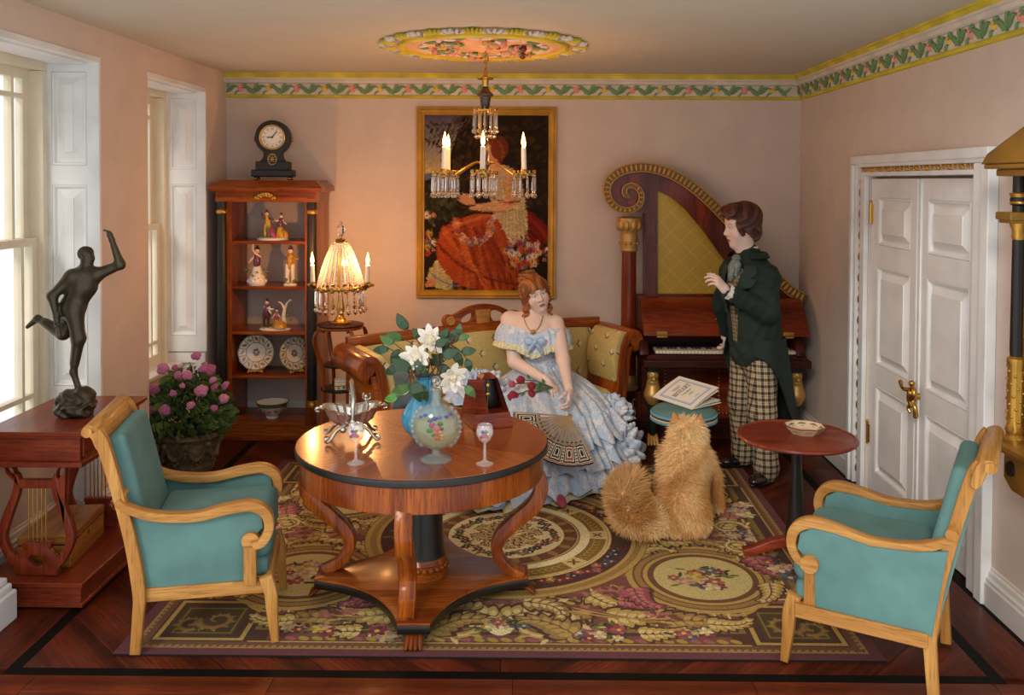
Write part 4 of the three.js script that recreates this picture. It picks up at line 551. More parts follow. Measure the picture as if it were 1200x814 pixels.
// ================================================================ chandelier, lamp, medallion, painting, clock, mirror, piano
const flameMat = mat('#fff0d0', 0.5, { emissive: new THREE.Color('#ffb050'), emissiveIntensity: 14 });
const flameG = lathe([[0, 0], [0.009, 0.007], [0.0125, 0.021], [0.0105, 0.042], [0.0045, 0.068], [0, 0.085]], 12);
function candle(parent, x, y, z, h, power, lean = 0) {
  const c = mesh('candle', lathe([[0, 0], [0.0155, 0], [0.0145, h * 0.5], [0.0135, h - 0.004], [0.01, h], [0, h + 0.001]], 14), M.wax, parent, { at: [x, y, z] }); c.rotation.z = lean;
  mesh('flame', flameG, flameMat, c, { at: [0, h + 0.004, 0] });
  const l = new THREE.PointLight('#ffb066', power, 0, 2); l.position.set(0, h + 0.026, 0); l.castShadow = true; l.shadow.radius = 0.5; c.add(l);
  return c;
}
const dropG = merge([lathe([[0, 0], [0.004, -0.004], [0.0065, -0.012], [0.0075, -0.088], [0.004, -0.096], [0, -0.097]], 6), lathe([[0, -0.097], [0.009, -0.104], [0.0125, -0.113], [0.009, -0.122], [0, -0.13]], 8), ball(0.006, 0, 0.003, 0, 6)]);
const crownG = (r) => [lathe([[0.008, -0.01], [r * 0.7, -0.006], [r, 0.002], [r * 1.02, 0.008], [r * 0.9, 0.008], [r * 0.5, 0.002], [0.008, 0.004]], 24), ...Array.from({ length: 12 }, (_, k) => taper([[r * 0.96, 0, 0], [r * 1.07, 0.012, 0], [r * 1.02, 0.024, 0], [r * 0.94, 0.018, 0]], [0.004, 0.005, 0.004, 0.003], 8, 5).rotateY(k * PI / 6))];
{
  const c = level(569, 51, H), t = thing('chandelier', 'black and gilt chandelier with six candles and crystal drops hanging from the ceiling rose', 'chandelier', [c.x, 0, c.z]);
  mesh('hook', [tube([[0, 2.63, 0], [0.014, 2.6, 0], [0.012, 2.575, 0], [-0.006, 2.565, 0], [-0.012, 2.58, 0]], 0.005, 24, 6), tube([[0, 2.575, 0.014], [0, 2.545, 0.014], [0, 2.53, 0], [0, 2.545, -0.014], [0, 2.575, -0.014], [0, 2.588, 0]], 0.005, 28, 6, true), cyl(0.004, 0.004, 0.07, 0, 2.614, 0, 8)], M.brass, t);
  mesh('gilt_collar', lathe([[0, 2.53], [0.008, 2.53], [0.014, 2.495], [0.03, 2.488], [0.05, 2.482], [0.046, 2.474], [0.02, 2.47], [0.016, 2.43], [0, 2.42]], 20), M.brass, t);
  mesh('stem', [lathe([[0, 2.425], [0.018, 2.425], [0.028, 2.405], [0.05, 2.385], [0.047, 2.376], [0.034, 2.37], [0.027, 2.32], [0.02, 2.29], [0.018, 2.27], [0.012, 2.26], [0.012, 2.0], [0.022, 1.99], [0.026, 1.965], [0.02, 1.93], [0.01, 1.9], [0, 1.895]], 24), lathe([[0.013, 2.12], [0.02, 2.1], [0.022, 2.04], [0.016, 2.0]], 16)], mat('#2b1a10', 0.35, { clearcoat: 0.4 }), t);
  const crown = mesh('crown', crownG(0.066), M.brass, t, { at: [0, 2.285, 0] });
  for (let k = 0; k < 12; k++) mesh('crystal_drop', dropG, M.crystal, crown, { at: [0.068 * cos(k * PI / 6), -0.004, 0.068 * sin(k * PI / 6)] });
  for (let k = 0; k < 14; k++) mesh('crystal_bead', ball(0.011, 0, 0, 0, 8), M.crystal, crown, { at: [0.055 * cos(k * PI / 7), -0.15, 0.055 * sin(k * PI / 7)] });
  mesh('lower_ring', [new THREE.TorusGeometry(0.056, 0.004, 6, 28).rotateX(PI / 2).translate(0, 2.143, 0), ...[0, 1, 2].map((k) => cyl(0.003, 0.003, 0.13, 0.05 * cos(k * 2.09), 2.15, 0.05 * sin(k * 2.09), 6))], M.brass, t);
  const R = 0.268;
  for (let k = 0; k < 6; k++) {
    const a = PI / 6 + k * PI / 3, x = cos(a), z = sin(a);
    const arm = mesh('arm', [tube([[x * 0.015, 1.965, z * 0.015], [x * 0.05, 1.985, z * 0.05], [x * 0.12, 1.955, z * 0.12], [x * 0.2, 1.91, z * 0.2], [x * R, 1.902, z * R]], 0.007, 24, 8), ball(0.012, x * R, 1.9, z * R, 8)], M.brass, t);
    const cup = mesh('candle_cup', [...crownG(0.062), lathe([[0, -0.01], [0.02, -0.01], [0.024, 0.02], [0.019, 0.03], [0, 0.03]], 16)], M.brass, t, { at: [x * R, 1.912, z * R] });
    for (let j = 0; j < 10; j++) mesh('crystal_drop', dropG, M.crystal, cup, { at: [0.064 * cos(j * 0.6283), -0.008, 0.064 * sin(j * 0.6283)] }).rotation.z = 0.03 * sin(j * 7 + k);
    candle(t, x * R, 1.93, z * R, 0.14, 0.13, 0.03 * sin(k * 5 + 1));
  }
}
{
  const c = level(567, 52, H), t = thing('ceiling_rose', 'painted plaster ceiling rose with scalloped rim and fruit above the chandelier', 'ceiling rose', [c.x, H, c.z]), R = 0.6;
  mesh('plaster_disc', lathe([[R - 0.02, 0], [R - 0.01, -0.01], [R - 0.1, -0.012], [0.47, -0.02], [0.44, -0.018], [0.42, -0.028], [0.4, -0.026], [0.38, -0.016], [0.2, -0.018], [0.08, -0.03], [0.03, -0.045], [0, -0.046]], 72), M.peach, t);
  mesh('yellow_ring', lathe([[0.505, -0.01], [0.5, -0.03], [0.485, -0.036], [0.47, -0.03], [0.465, -0.01]], 72), M.yellow, t);
  const shell = merge([-2, -1, 0, 1, 2].map((k) => place(ball(1, 0, 0, 0, 8), 0.012 + 0.01 * (2 - Math.abs(k)), 0, k * 0.019, 0, -k * 0.15, 0, [0.042, 0.016, 0.012])));
  const fan = merge([-2, -1, 0, 1, 2].map((k) => place(ball(1, 0, 0, 0, 8), 0.008 + 0.012 * (2 - Math.abs(k)), -0.002, k * 0.024, 0, -k * 0.4, 0, [0.046, 0.014, 0.012])));
  const vein = merge([-1, 0, 1].map((k) => place(ball(1, 0, 0, 0, 6), 0.008, -0.014, k * 0.026, 0, -k * 0.55, 0, [0.034, 0.004, 0.006])));
  for (let k = 0; k < 32; k++) { const a = k * PI / 16 + 0.05; const o = mesh(k % 2 ? 'acanthus_leaf' : 'shell', k % 2 ? fan : shell, k % 2 ? M.frieze : M.yellow, t, { at: [0.552 * cos(a), -0.014, 0.552 * sin(a)] }); o.rotation.y = -a; if (k % 2) mesh('leaf_vein', vein, M.slate, o); }
  const r = rng(8), L = place(ball(1, 0, 0, 0, 8), 0, 0, 0, 0, 0, 0, [0.045, 0.01, 0.018]), F = ball(0.03, 0, 0, 0, 10);
  for (let k = 0; k < 6; k++) {
    const a0 = k * PI / 3 + 0.26;
    for (let j = 0; j < 11; j++) { const a = a0 + (r() - 0.5) * 0.42, q = 0.25 + (r() - 0.5) * 0.14, o = mesh('relief_leaf', L, [M.leafGreen, M.frieze, M.slate, M.leafGreen][r() * 4 | 0], t, { at: [q * cos(a), -0.026 - r() * 0.012, q * sin(a)] }); o.rotation.set(0, r() * 6, (r() - 0.5) * 0.6); }
    for (let j = 0; j < 9; j++) { const a = a0 + (r() - 0.5) * 0.5, q = 0.25 + (r() - 0.5) * 0.16, o = mesh('relief_fruit', F, [M.petalPink, M.petalYellow, M.maroon, M.petalPink, M.peach][r() * 5 | 0], t, { at: [q * cos(a), -0.03 - r() * 0.012, q * sin(a)] }); o.scale.setScalar(0.4 + 0.4 * r()); }
  }
  for (let k = 0; k < 30; k++) { const a = k * 0.2094, o = mesh('relief_leaf', L, k % 3 ? M.frieze : M.leafGreen, t, { at: [0.36 * cos(a), -0.022, 0.36 * sin(a)] }); o.rotation.y = -a + 0.9 * (k % 2 ? 1 : -1); }
}
// ---- beaded girandole
{
  const t = thing('table_lamp', 'beaded crystal table lamp with two lit candles on the three-tier stand', 'lamp', [-1.285, 0.893, -6.1]);
  mesh('base', lathe([[0, 0], [0.07, 0], [0.072, 0.012], [0.05, 0.02], [0.03, 0.04], [0.02, 0.07], [0.03, 0.1], [0.022, 0.14], [0.014, 0.2], [0.014, 0.5], [0, 0.55]], 24), M.brass, t);
  mesh('gilt_ring', [new THREE.TorusGeometry(0.155, 0.012, 8, 48).rotateX(PI / 2).translate(0, 0.25, 0), ...Array.from({ length: 22 }, (_, k) => ball(0.016, 0.158 * cos(k * 0.2856), 0.238 + 0.01 * (k % 2), 0.158 * sin(k * 0.2856), 8)), ...[0, 1, 2, 3].map((k) => cyl(0.004, 0.004, 0.15, 0, 0, 0, 6).rotateZ(-PI / 2).translate(0, 0.245, 0).rotateY(k * PI / 2 + 0.4))], M.brass, t);
  mesh('top_crown', lathe([[0.01, 0.545], [0.045, 0.55], [0.05, 0.56], [0.03, 0.57], [0.036, 0.578], [0.015, 0.585], [0, 0.585]], 20), M.brass, t);
  mesh('finial', [lathe([[0, 0.585], [0.01, 0.59], [0.012, 0.6], [0.026, 0.618], [0.03, 0.64], [0.02, 0.668], [0.008, 0.68], [0, 0.684]], 8), ball(0.012, 0, 0.69, 0, 8)], M.crystal, t);
  const bead = mat('#f4efe4', 0.14, { transmission: 0.3, thickness: 0, ior: 1.5, specularIntensity: 1 }), oct = new THREE.IcosahedronGeometry(0.0078, 1);
  const strand = merge(Array.from({ length: 24 }, (_, i) => { const v = i / 23, h = lerp(0.262, 0.552, v), r = 0.04 + 0.112 * Math.pow(1 - v, 0.72) + 0.004; return oct.clone().translate(r, h, 0); }));
  for (let k = 0; k < 24; k++) mesh('bead_strand', strand, bead, t).rotation.y = k * 2 * PI / 24;
  const dg = dropG.clone().scale(1.25, 1.2, 1.25); for (let k = 0; k < 20; k++) mesh('crystal_drop', dg, M.crystal, t, { at: [0.165 * cos(k * PI / 10 + 0.1), 0.232, 0.165 * sin(k * PI / 10 + 0.1)] });
  for (const s of [-1, 1]) { const a = mesh('arm', [tube([[s * 0.15, 0.25, 0], [s * 0.17, 0.235, 0.01], [s * 0.186, 0.25, 0.02]], 0.006, 14, 6), lathe([[0, 0.245], [0.014, 0.248], [0.03, 0.258], [0.042, 0.272], [0.036, 0.274], [0.018, 0.264], [0.02, 0.29], [0, 0.29]], 14, s * 0.186, 0, 0.02), ...[0, 1, 2, 3, 4, 5].map((k) => ball(0.01, s * 0.186 + 0.038 * cos(k * 1.047), 0.268, 0.02 + 0.038 * sin(k * 1.047), 6))], M.brass, t); candle(t, s * 0.186, 0.275, 0.02, 0.13, 0.5, -s * 0.02); }
  const b = mesh('bulb', ball(0.022, 0, 0, 0, 12), mat('#fff2d8', 0.5, { emissive: new THREE.Color('#ffd8a0'), emissiveIntensity: 4 }), t, { at: [0, 0.42, 0.0] }); b.position.x = 0.0;
  for (const y of [0.36, 0.47]) { const q = y === 0.36 ? b : null; if (q) { const l = new THREE.PointLight('#ffd4a4', 0.1, 0, 2); l.castShadow = true; b.add(l); } }
  b.position.set(0.035, 0.42, 0.03);
}
// ---- painting
{
  const tex = canvasTexture(720, 1014, paintGarden), p0 = at(488, 125, 6.82), p1 = at(651, 350, 6.82), W = p1.x - p0.x, Hh = p0.y - p1.y, t = thing('painting', 'gilt framed painting of a seated woman in an orange skirt with flowers', 'painting', [(p0.x + p1.x) / 2, p1.y, -6.858]);
  const f = 0.062, pr = [[0, 0], [0.034, 0], [0.036, 0.006], [0.03, 0.014], [0.038, 0.024], [0.03, 0.042], [0.02, 0.05], [0.022, 0.058], [0.012, f], [0, f]];
  const rail = (L, x, y, turn) => { const s = new THREE.ExtrudeGeometry(new THREE.Shape(pr.map(([a, b]) => new THREE.Vector2(b, a))), { depth: L, bevelEnabled: false }); const p = s.attributes.position; for (let i = 0; i < p.count; i++) { const k = p.getZ(i) / L, b = p.getX(i); p.setZ(i, lerp(b, L - b, k)); } s.computeVertexNormals(); return toCreasedNormals(s, 0.5).applyMatrix4(new THREE.Matrix4().makeBasis(V(cos(turn + PI / 2), sin(turn + PI / 2), 0), V(0, 0, 1), V(cos(turn), sin(turn), 0))).translate(x, y, 0); };
  mesh('frame', [rail(W, -W / 2, 0, 0), rail(Hh, W / 2, 0, PI / 2), rail(W, W / 2, Hh, PI), rail(Hh, -W / 2, Hh, -PI / 2)], M.giltPaint, t);
  mesh('canvas', new THREE.BoxGeometry(W - 2 * f + 0.01, Hh - 2 * f + 0.01, 0.012).translate(0, Hh / 2, 0.008), mat('#ffffff', 0.6, { map: tex, specularIntensity: 0.12 }), t);
}
function paintGarden(c, W, Hh) {
  c.setTransform(W / 495, 0, 0, Hh / 697, -52 * W / 495, -48 * Hh / 697); const r = rng(12);
  let g = c.createLinearGradient(0, 48, 0, 330); g.addColorStop(0, '#50485c'); g.addColorStop(0.55, '#8f8470'); g.addColorStop(0.8, '#b59a63'); g.addColorStop(1, '#6d6a70'); c.fillStyle = g; c.fillRect(0, 0, 700, 900);
  c.fillStyle = '#56607a'; c.beginPath(); c.moveTo(40, 290); c.lineTo(110, 270); c.lineTo(200, 285); c.lineTo(200, 340); c.lineTo(40, 340); c.fill();
  c.fillStyle = '#241a10'; c.beginPath(); c.moveTo(40, 320); c.quadraticCurveTo(120, 290, 160, 200); c.quadraticCurveTo(180, 90, 260, 40); c.lineTo(620, 40); c.lineTo(620, 800); c.lineTo(40, 800); c.fill();
  const blob = (x, y, rx, ry, col, al = 1, rot = 0) => { c.globalAlpha = al; c.fillStyle = col; c.beginPath(); c.ellipse(x, y, rx, ry, rot, 0, 7); c.fill(); c.globalAlpha = 1; };
  for (let k = 0; k < 300; k++) blob(180 + r() * 370, 50 + r() * 420, 6 + r() * 16, 4 + r() * 8, ['#332413', '#3d2d16', '#1b130c', '#4a3418'][r() * 4 | 0], 0.55, r() * 6);
  const leaf = (x, y, a, l, col) => { c.save(); c.translate(x, y); c.rotate(a); c.fillStyle = col; c.beginPath(); c.moveTo(0, 0); c.quadraticCurveTo(l / 2, -l * 0.22, l, 0); c.quadraticCurveTo(l / 2, l * 0.22, 0, 0); c.fill(); c.restore(); };
  for (const [x0, y0, x1, y1, n] of [[300, 50, 70, 120, 22], [260, 80, 60, 170, 22], [290, 110, 110, 200, 16], [330, 60, 160, 60, 18], [220, 210, 140, 260, 12]]) for (let k = 0; k < n; k++) { const t = k / n, x = lerp(x0, x1, t), y = lerp(y0, y1, t) + 14 * sin(t * 5); leaf(x, y, 2.6 + (k % 2 ? 0.9 : -0.7) + r() * 0.4, 26 + r() * 14, ['#2b1d12', '#3f2c18', '#4b3a20', '#1d1410'][r() * 4 | 0]); }
  for (let k = 0; k < 90; k++) blob(55 + r() * 130, 320 + r() * 150, 8 + r() * 12, 6 + r() * 8, ['#2c2a18', '#1f1c12', '#3c3a20', '#49482a'][r() * 4 | 0], 0.7, r() * 3);
  const poly = (pts, col) => { c.fillStyle = col; c.beginPath(); c.moveTo(...pts[0]); for (let i = 1; i < pts.length; i++) { const p = pts[i], q = pts[(i + 1) % pts.length]; c.quadraticCurveTo(p[0], p[1], (p[0] + q[0]) / 2, (p[1] + q[1]) / 2); } c.closePath(); c.fill(); };
  const fold = (x0, y0, x1, y1, x2, y2, w, col, al) => { c.globalAlpha = al; c.strokeStyle = col; c.lineWidth = w; c.lineCap = 'round'; c.beginPath(); c.moveTo(x0, y0); c.quadraticCurveTo(x1, y1, x2, y2); c.stroke(); c.globalAlpha = 1; };
  poly([[420, 400], [480, 430], [560, 500], [560, 620], [440, 560], [420, 480]], '#6b1d12'); fold(440, 430, 500, 470, 545, 540, 16, '#8f2c1a', 0.7); fold(440, 470, 480, 520, 540, 570, 10, '#4a120c', 0.8);
  poly([[330, 250], [380, 235], [440, 300], [460, 420], [470, 500], [430, 580], [340, 520], [320, 400], [300, 320]], '#b89f74'); for (let k = 0; k < 14; k++) fold(350 + k * 7, 300 + k * 6, 380 + k * 5, 420, 350 + k * 9, 540, 4, k % 2 ? '#d8c49a' : '#8e7348', 0.6);
  poly([[60, 700], [100, 610], [150, 600], [180, 745], [110, 745]], '#b3a468'); for (let k = 0; k < 7; k++) fold(95 + k * 12, 630, 90 + k * 14, 690, 86 + k * 16, 742, 3, k % 2 ? '#d4c78a' : '#80733f', 0.7); fold(84, 680, 130, 722, 190, 728, 6, '#6b6f8c', 0.9);
  poly([[55, 720], [80, 690], [110, 700], [100, 725], [60, 740]], '#b97c54');
  poly([[120, 500], [200, 450], [330, 430], [380, 520], [420, 640], [460, 745], [240, 745], [150, 700], [90, 600]], '#a34420');
  for (let k = 0; k < 34; k++) { const x = 130 + r() * 230; fold(x, 470 + r() * 60, x + 40 + r() * 60, 600, 170 + (x - 130) * 1.1 + r() * 60, 740, 4 + r() * 12, ['#d0753a', '#7a2a10', '#bb5626', '#5f1f0c'][r() * 4 | 0], 0.45); } fold(110, 560, 200, 690, 420, 720, 9, '#55190b', 0.6); fold(130, 520, 240, 640, 330, 740, 8, '#cf7233', 0.5);
  blob(335, 195, 42, 52, '#7a3a1c'); blob(318, 205, 30, 42, '#c58a60'); blob(352, 180, 36, 46, '#6d2f18', 0.9); poly([[310, 235], [345, 225], [370, 270], [330, 300], [300, 280]], '#c99468');
  poly([[375, 260], [410, 280], [420, 350], [410, 410], [380, 425], [370, 350]], '#c48a5e'); poly([[400, 380], [410, 420], [330, 435], [235, 425], [230, 412], [300, 398]], '#cb9467'); poly([[185, 385], [205, 352], [240, 365], [262, 400], [235, 410], [205, 400]], '#c48a5e'); fold(374, 345, 395, 352, 414, 344, 9, '#a8792a', 1); fold(330, 380, 370, 400, 430, 390, 8, '#8a2c24', 0.9);
  const fl = (x, y, R) => { const col = ['#b94030', '#c9a23c', '#d9c3ae', '#d08a80', '#8c3a4a', '#6a6f8a', '#e0d4b8', '#c76a35'][r() * 8 | 0]; for (let k = 0; k < 6; k++) blob(x + cos(k) * R * 0.5, y + sin(k) * R * 0.5, R * 0.5, R * 0.4, col, 0.72, k); blob(x, y, R * 0.3, R * 0.3, '#5a2c1a', 0.8); };
  for (let k = 0; k < 70; k++) { const a = -0.3 + r() * 3.7, x = 250 + cos(a) * 72, y = 470 + sin(a) * 82; leaf(x, y, r() * 6, 20, ['#3b421e', '#2c3318', '#565a2a'][r() * 3 | 0]); } for (let k = 0; k < 60; k++) { const a = -0.2 + k / 60 * 3.5, q = 0.9 + r() * 0.25; fl(250 + cos(a) * 70 * q, 470 + sin(a) * 80 * q, 8 + r() * 8); }
  for (let k = 0; k < 80; k++) leaf(380 + r() * 160, 545 + r() * 110, r() * 6, 22, ['#2f3518', '#454a22', '#22260f'][r() * 3 | 0]); for (let k = 0; k < 60; k++) fl(380 + r() * 165, 550 + r() * 105, 7 + r() * 12); for (let k = 0; k < 18; k++) fl(55 + r() * 40, 430 + r() * 170, 6 + r() * 10);
  for (const [x0, y0, x1, y1, x2, y2, w, col] of [[300, 428, 350, 440, 408, 424, 8, '#8d5a38'], [236, 428, 270, 434, 300, 432, 5, '#7d4b2e'], [250, 404, 310, 394, 390, 388, 6, '#e0b088'], [412, 290, 424, 350, 412, 400, 7, '#8d5a38'], [386, 270, 380, 320, 384, 350, 8, '#ddab82'], [312, 170, 300, 205, 312, 238, 5, '#dba880'], [345, 150, 370, 180, 362, 220, 8, '#9a5530'], [130, 520, 200, 470, 320, 446, 14, '#c9743c'], [250, 500, 300, 600, 330, 735, 12, '#5f1f0c'], [200, 520, 230, 620, 300, 740, 9, '#cf7c44']]) fold(x0, y0, x1, y1, x2, y2, w, col, 0.55);
  // brushwork: short strokes that pick up the paint under them
  c.setTransform(1, 0, 0, 1, 0, 0); for (const [n, len, wd] of [[5200, 20, 7], [6500, 11, 3.5]]) { const d = c.getImageData(0, 0, W, Hh).data; for (let k = 0; k < n; k++) { const x = r() * W | 0, y = r() * Hh | 0, o = (y * W + x) * 4, a = 0.9 + 1.4 * sin(x * 0.006 + y * 0.004) + (r() - 0.5), q = 0.86 + 0.3 * r(); c.strokeStyle = `rgba(${d[o] * q | 0},${d[o + 1] * q | 0},${d[o + 2] * q | 0},0.55)`; c.lineWidth = wd * (0.6 + r() * 0.8); c.lineCap = 'round'; c.beginPath(); c.moveTo(x - cos(a) * len * 0.5, y - sin(a) * len * 0.5); c.lineTo(x + cos(a) * len * 0.5, y + sin(a) * len * 0.5); c.stroke(); } }
}
// ---- black mantel clock
{
  const t = thing('mantel_clock', 'black drum-head mantel clock on top of the display shelves', 'clock', [-1.88, 1.873, -6.585]), m = M.ebonyMatte;
  t.rotation.y = 0.12;
  for (const [x, z] of [[-0.12, 0.06], [0.12, 0.06], [-0.12, -0.06], [0.12, -0.06]]) mesh('foot', ball(0.016, x, 0.012, z, 10).scale(1, 0.8, 1), M.brass, t);
  mesh('base', [span(-0.15, 0.15, 0.022, 0.075, -0.085, 0.085, 0.012), span(-0.12, 0.12, 0.072, 0.135, -0.07, 0.07, 0.006)], m, t);
  const s = new THREE.Shape(); s.moveTo(-0.11, 0.13); s.bezierCurveTo(-0.07, 0.14, -0.06, 0.17, -0.065, 0.2); s.absarc(0, 0.31, 0.125, PI * 1.32, -PI * 0.32, true); s.bezierCurveTo(0.06, 0.17, 0.07, 0.14, 0.11, 0.13);
  mesh('case', slab(s, 0.13, 0.008, 32).translate(0, 0, -0.065), m, t);
  const face = canvasTexture(256, 256, (c) => { c.fillStyle = '#e6e0d4'; c.fillRect(0, 0, 256, 256); c.translate(128, 128); c.strokeStyle = '#555'; c.lineWidth = 2; c.beginPath(); c.arc(0, 0, 118, 0, 7); c.stroke(); c.beginPath(); c.arc(0, 0, 76, 0, 7); c.stroke(); c.fillStyle = '#22201d'; c.font = 'bold 25px serif'; c.textAlign = 'center'; c.textBaseline = 'middle'; ['XII', 'I', 'II', 'III', 'IIII', 'V', 'VI', 'VII', 'VIII', 'IX', 'X', 'XI'].forEach((n, k) => { c.save(); c.rotate(k * PI / 6); c.translate(0, -96); c.fillText(n, 0, 0); c.restore(); }); for (let k = 0; k < 60; k++) { c.save(); c.rotate(k * PI / 30); c.fillRect(-1, -118, 2, k % 5 ? 6 : 10); c.restore(); } });
  const dg = new THREE.CircleGeometry(0.084, 40).translate(0, 0.31, 0.0675); mesh('dial', dg, mat('#ffffff', 0.35, { map: face }), t, { label: 'white dial with black roman numerals' });
  mesh('bezel', new THREE.TorusGeometry(0.088, 0.007, 8, 40).translate(0, 0.31, 0.068), M.brass, t);
  for (const [a, l, w] of [[0.66, 0.062, 0.006], [-1.6, 0.046, 0.008]]) mesh('hand', [box(w, l, 0.002, 0, l / 2 - 0.008, 0, 0), ball(0.006, 0, 0, 0, 8)].map((g) => g.rotateZ(-a).translate(0, 0.31, 0.071)), M.ebony, t);
  mesh('medallion', [new THREE.TorusGeometry(0.03, 0.004, 6, 28), ...[0, 1, 2, 3, 4, 5, 6, 7].map((k) => box(0.004, 0.03, 0.003, 0, 0.014, 0, 0).rotateZ(k * PI / 4))].map((g) => g.scale(1, 1.3, 1).translate(0, 0.15, 0.068)), M.oldGold, t);
  for (const q of [-1, 1]) mesh('ring_handle', [new THREE.TorusGeometry(0.016, 0.004, 6, 16).rotateY(PI / 2).translate(q * 0.135, 0.3, 0), ball(0.01, q * 0.127, 0.316, 0, 8)], M.brass, t);
}
// ---- gilt pier glass on the right wall
{
  const t = thing('wall_mirror', 'gilt tabernacle mirror with black columns on the right wall', 'mirror', [XR - 0.002, 0, -3.32]), g = M.giltBrown;
  t.rotation.y = -PI / 2;                                            // local x runs towards the viewer's side (world +z), local z out of the wall
  mesh('cornice', [span(-0.42, 0.42, 1.905, 1.935, 0, 0.13, 0.008), span(-0.45, 0.45, 1.935, 1.955, 0, 0.165, 0.006), slab([[-0.47, 1.955], [0.47, 1.955], [0.42, 2.0], [0.0, 2.15], [-0.42, 2.0]], 0.17, 0.01)], g, t);
  mesh('frieze', span(-0.4, 0.4, 1.72, 1.905, 0, 0.07, 0.004), g, t);
  mesh('base_shelf', [span(-0.42, 0.42, 0.795, 0.82, 0, 0.15, 0.006), span(-0.4, 0.4, 0.775, 0.797, 0, 0.13, 0.006)], g, t);
  mesh('base_panel', slab([[-0.39, 0.78], [0.39, 0.78], [0.39, 0.66], [0.33, 0.62], [-0.33, 0.62], [-0.39, 0.66]], 0.09, 0.006), g, t); for (const x of [-0.33, 0.33]) mesh('black_roundel', cyl(0.03, 0.03, 0.01, 0, 0, 0, 20).rotateX(PI / 2).translate(x, 0.71, 0.089), M.ebony, t);
  mesh('carved_leaf', [0, 1, 2, 3].map((k) => place(ball(1, 0, 0, 0, 8), -0.2 + k * 0.05, 0.71, 0.09, 0, 0, 0.5 - k * 0.3, [0.024, 0.01, 0.006])), M.ebony, t);
  mesh('frame', [span(-0.38, -0.25, 0.82, 1.72, 0, 0.04, 0.003), span(0.25, 0.38, 0.82, 1.72, 0, 0.04, 0.003), span(-0.26, 0.26, 0.82, 0.88, 0, 0.04, 0.003), span(-0.26, 0.26, 1.66, 1.72, 0, 0.04, 0.003)], g, t);
  mesh('glass', span(-0.25, 0.25, 0.87, 1.67, 0.004, 0.014, 0), mat('#d8dad8', 0.04, { metalness: 1 }), t);
  for (const s of [-1, 1]) {
    const x = s * 0.32, c = mesh('column', lathe([[0.022, 1.17], [0.024, 1.2], [0.022, 1.64], [0.02, 1.66]], 20, x, 0, 0.085), M.ebony, t, { label: 'black column shaft' });
    mesh('capital', lathe([[0.0, 1.64], [0.02, 1.645], [0.026, 1.66], [0.022, 1.68], [0.034, 1.715], [0.036, 1.73], [0, 1.73]], 16, x, 0, 0.085), M.gilt, c);
    mesh('capital_shelf', [span(x - 0.06, x + 0.06, 1.728, 1.76, 0.02, 0.15, 0.006), span(x - 0.05, x + 0.05, 1.715, 1.73, 0.03, 0.14, 0.004)], g, c);
    mesh('upper_shaft', lathe([[0.024, 1.76], [0.024, 1.785], [0.032, 1.79], [0.034, 1.815], [0.03, 1.82], [0.024, 1.83], [0.024, 1.905]], 16, x, 0, 0.085), M.ebony, c); mesh('gilt_band', lathe([[0.025, 1.79], [0.036, 1.795], [0.028, 1.815], [0.037, 1.835], [0.025, 1.84]], 16, x, 0, 0.085), M.gilt, c);
    mesh('carved_base', [lathe([[0, 0.82], [0.042, 0.82], [0.044, 0.84], [0.03, 0.855], [0.036, 0.875], [0.028, 0.9], [0.031, 1.0], [0.03, 1.14], [0.034, 1.15], [0.034, 1.165], [0.022, 1.175]], 20, x, 0, 0.085), ...Array.from({ length: 36 }, (_, k) => ball(0.007, x + 0.029 * cos(k * 2.4), 0.91 + k * 0.0064, 0.085 + 0.029 * sin(k * 2.4), 5))], M.gilt, c);
  }
}
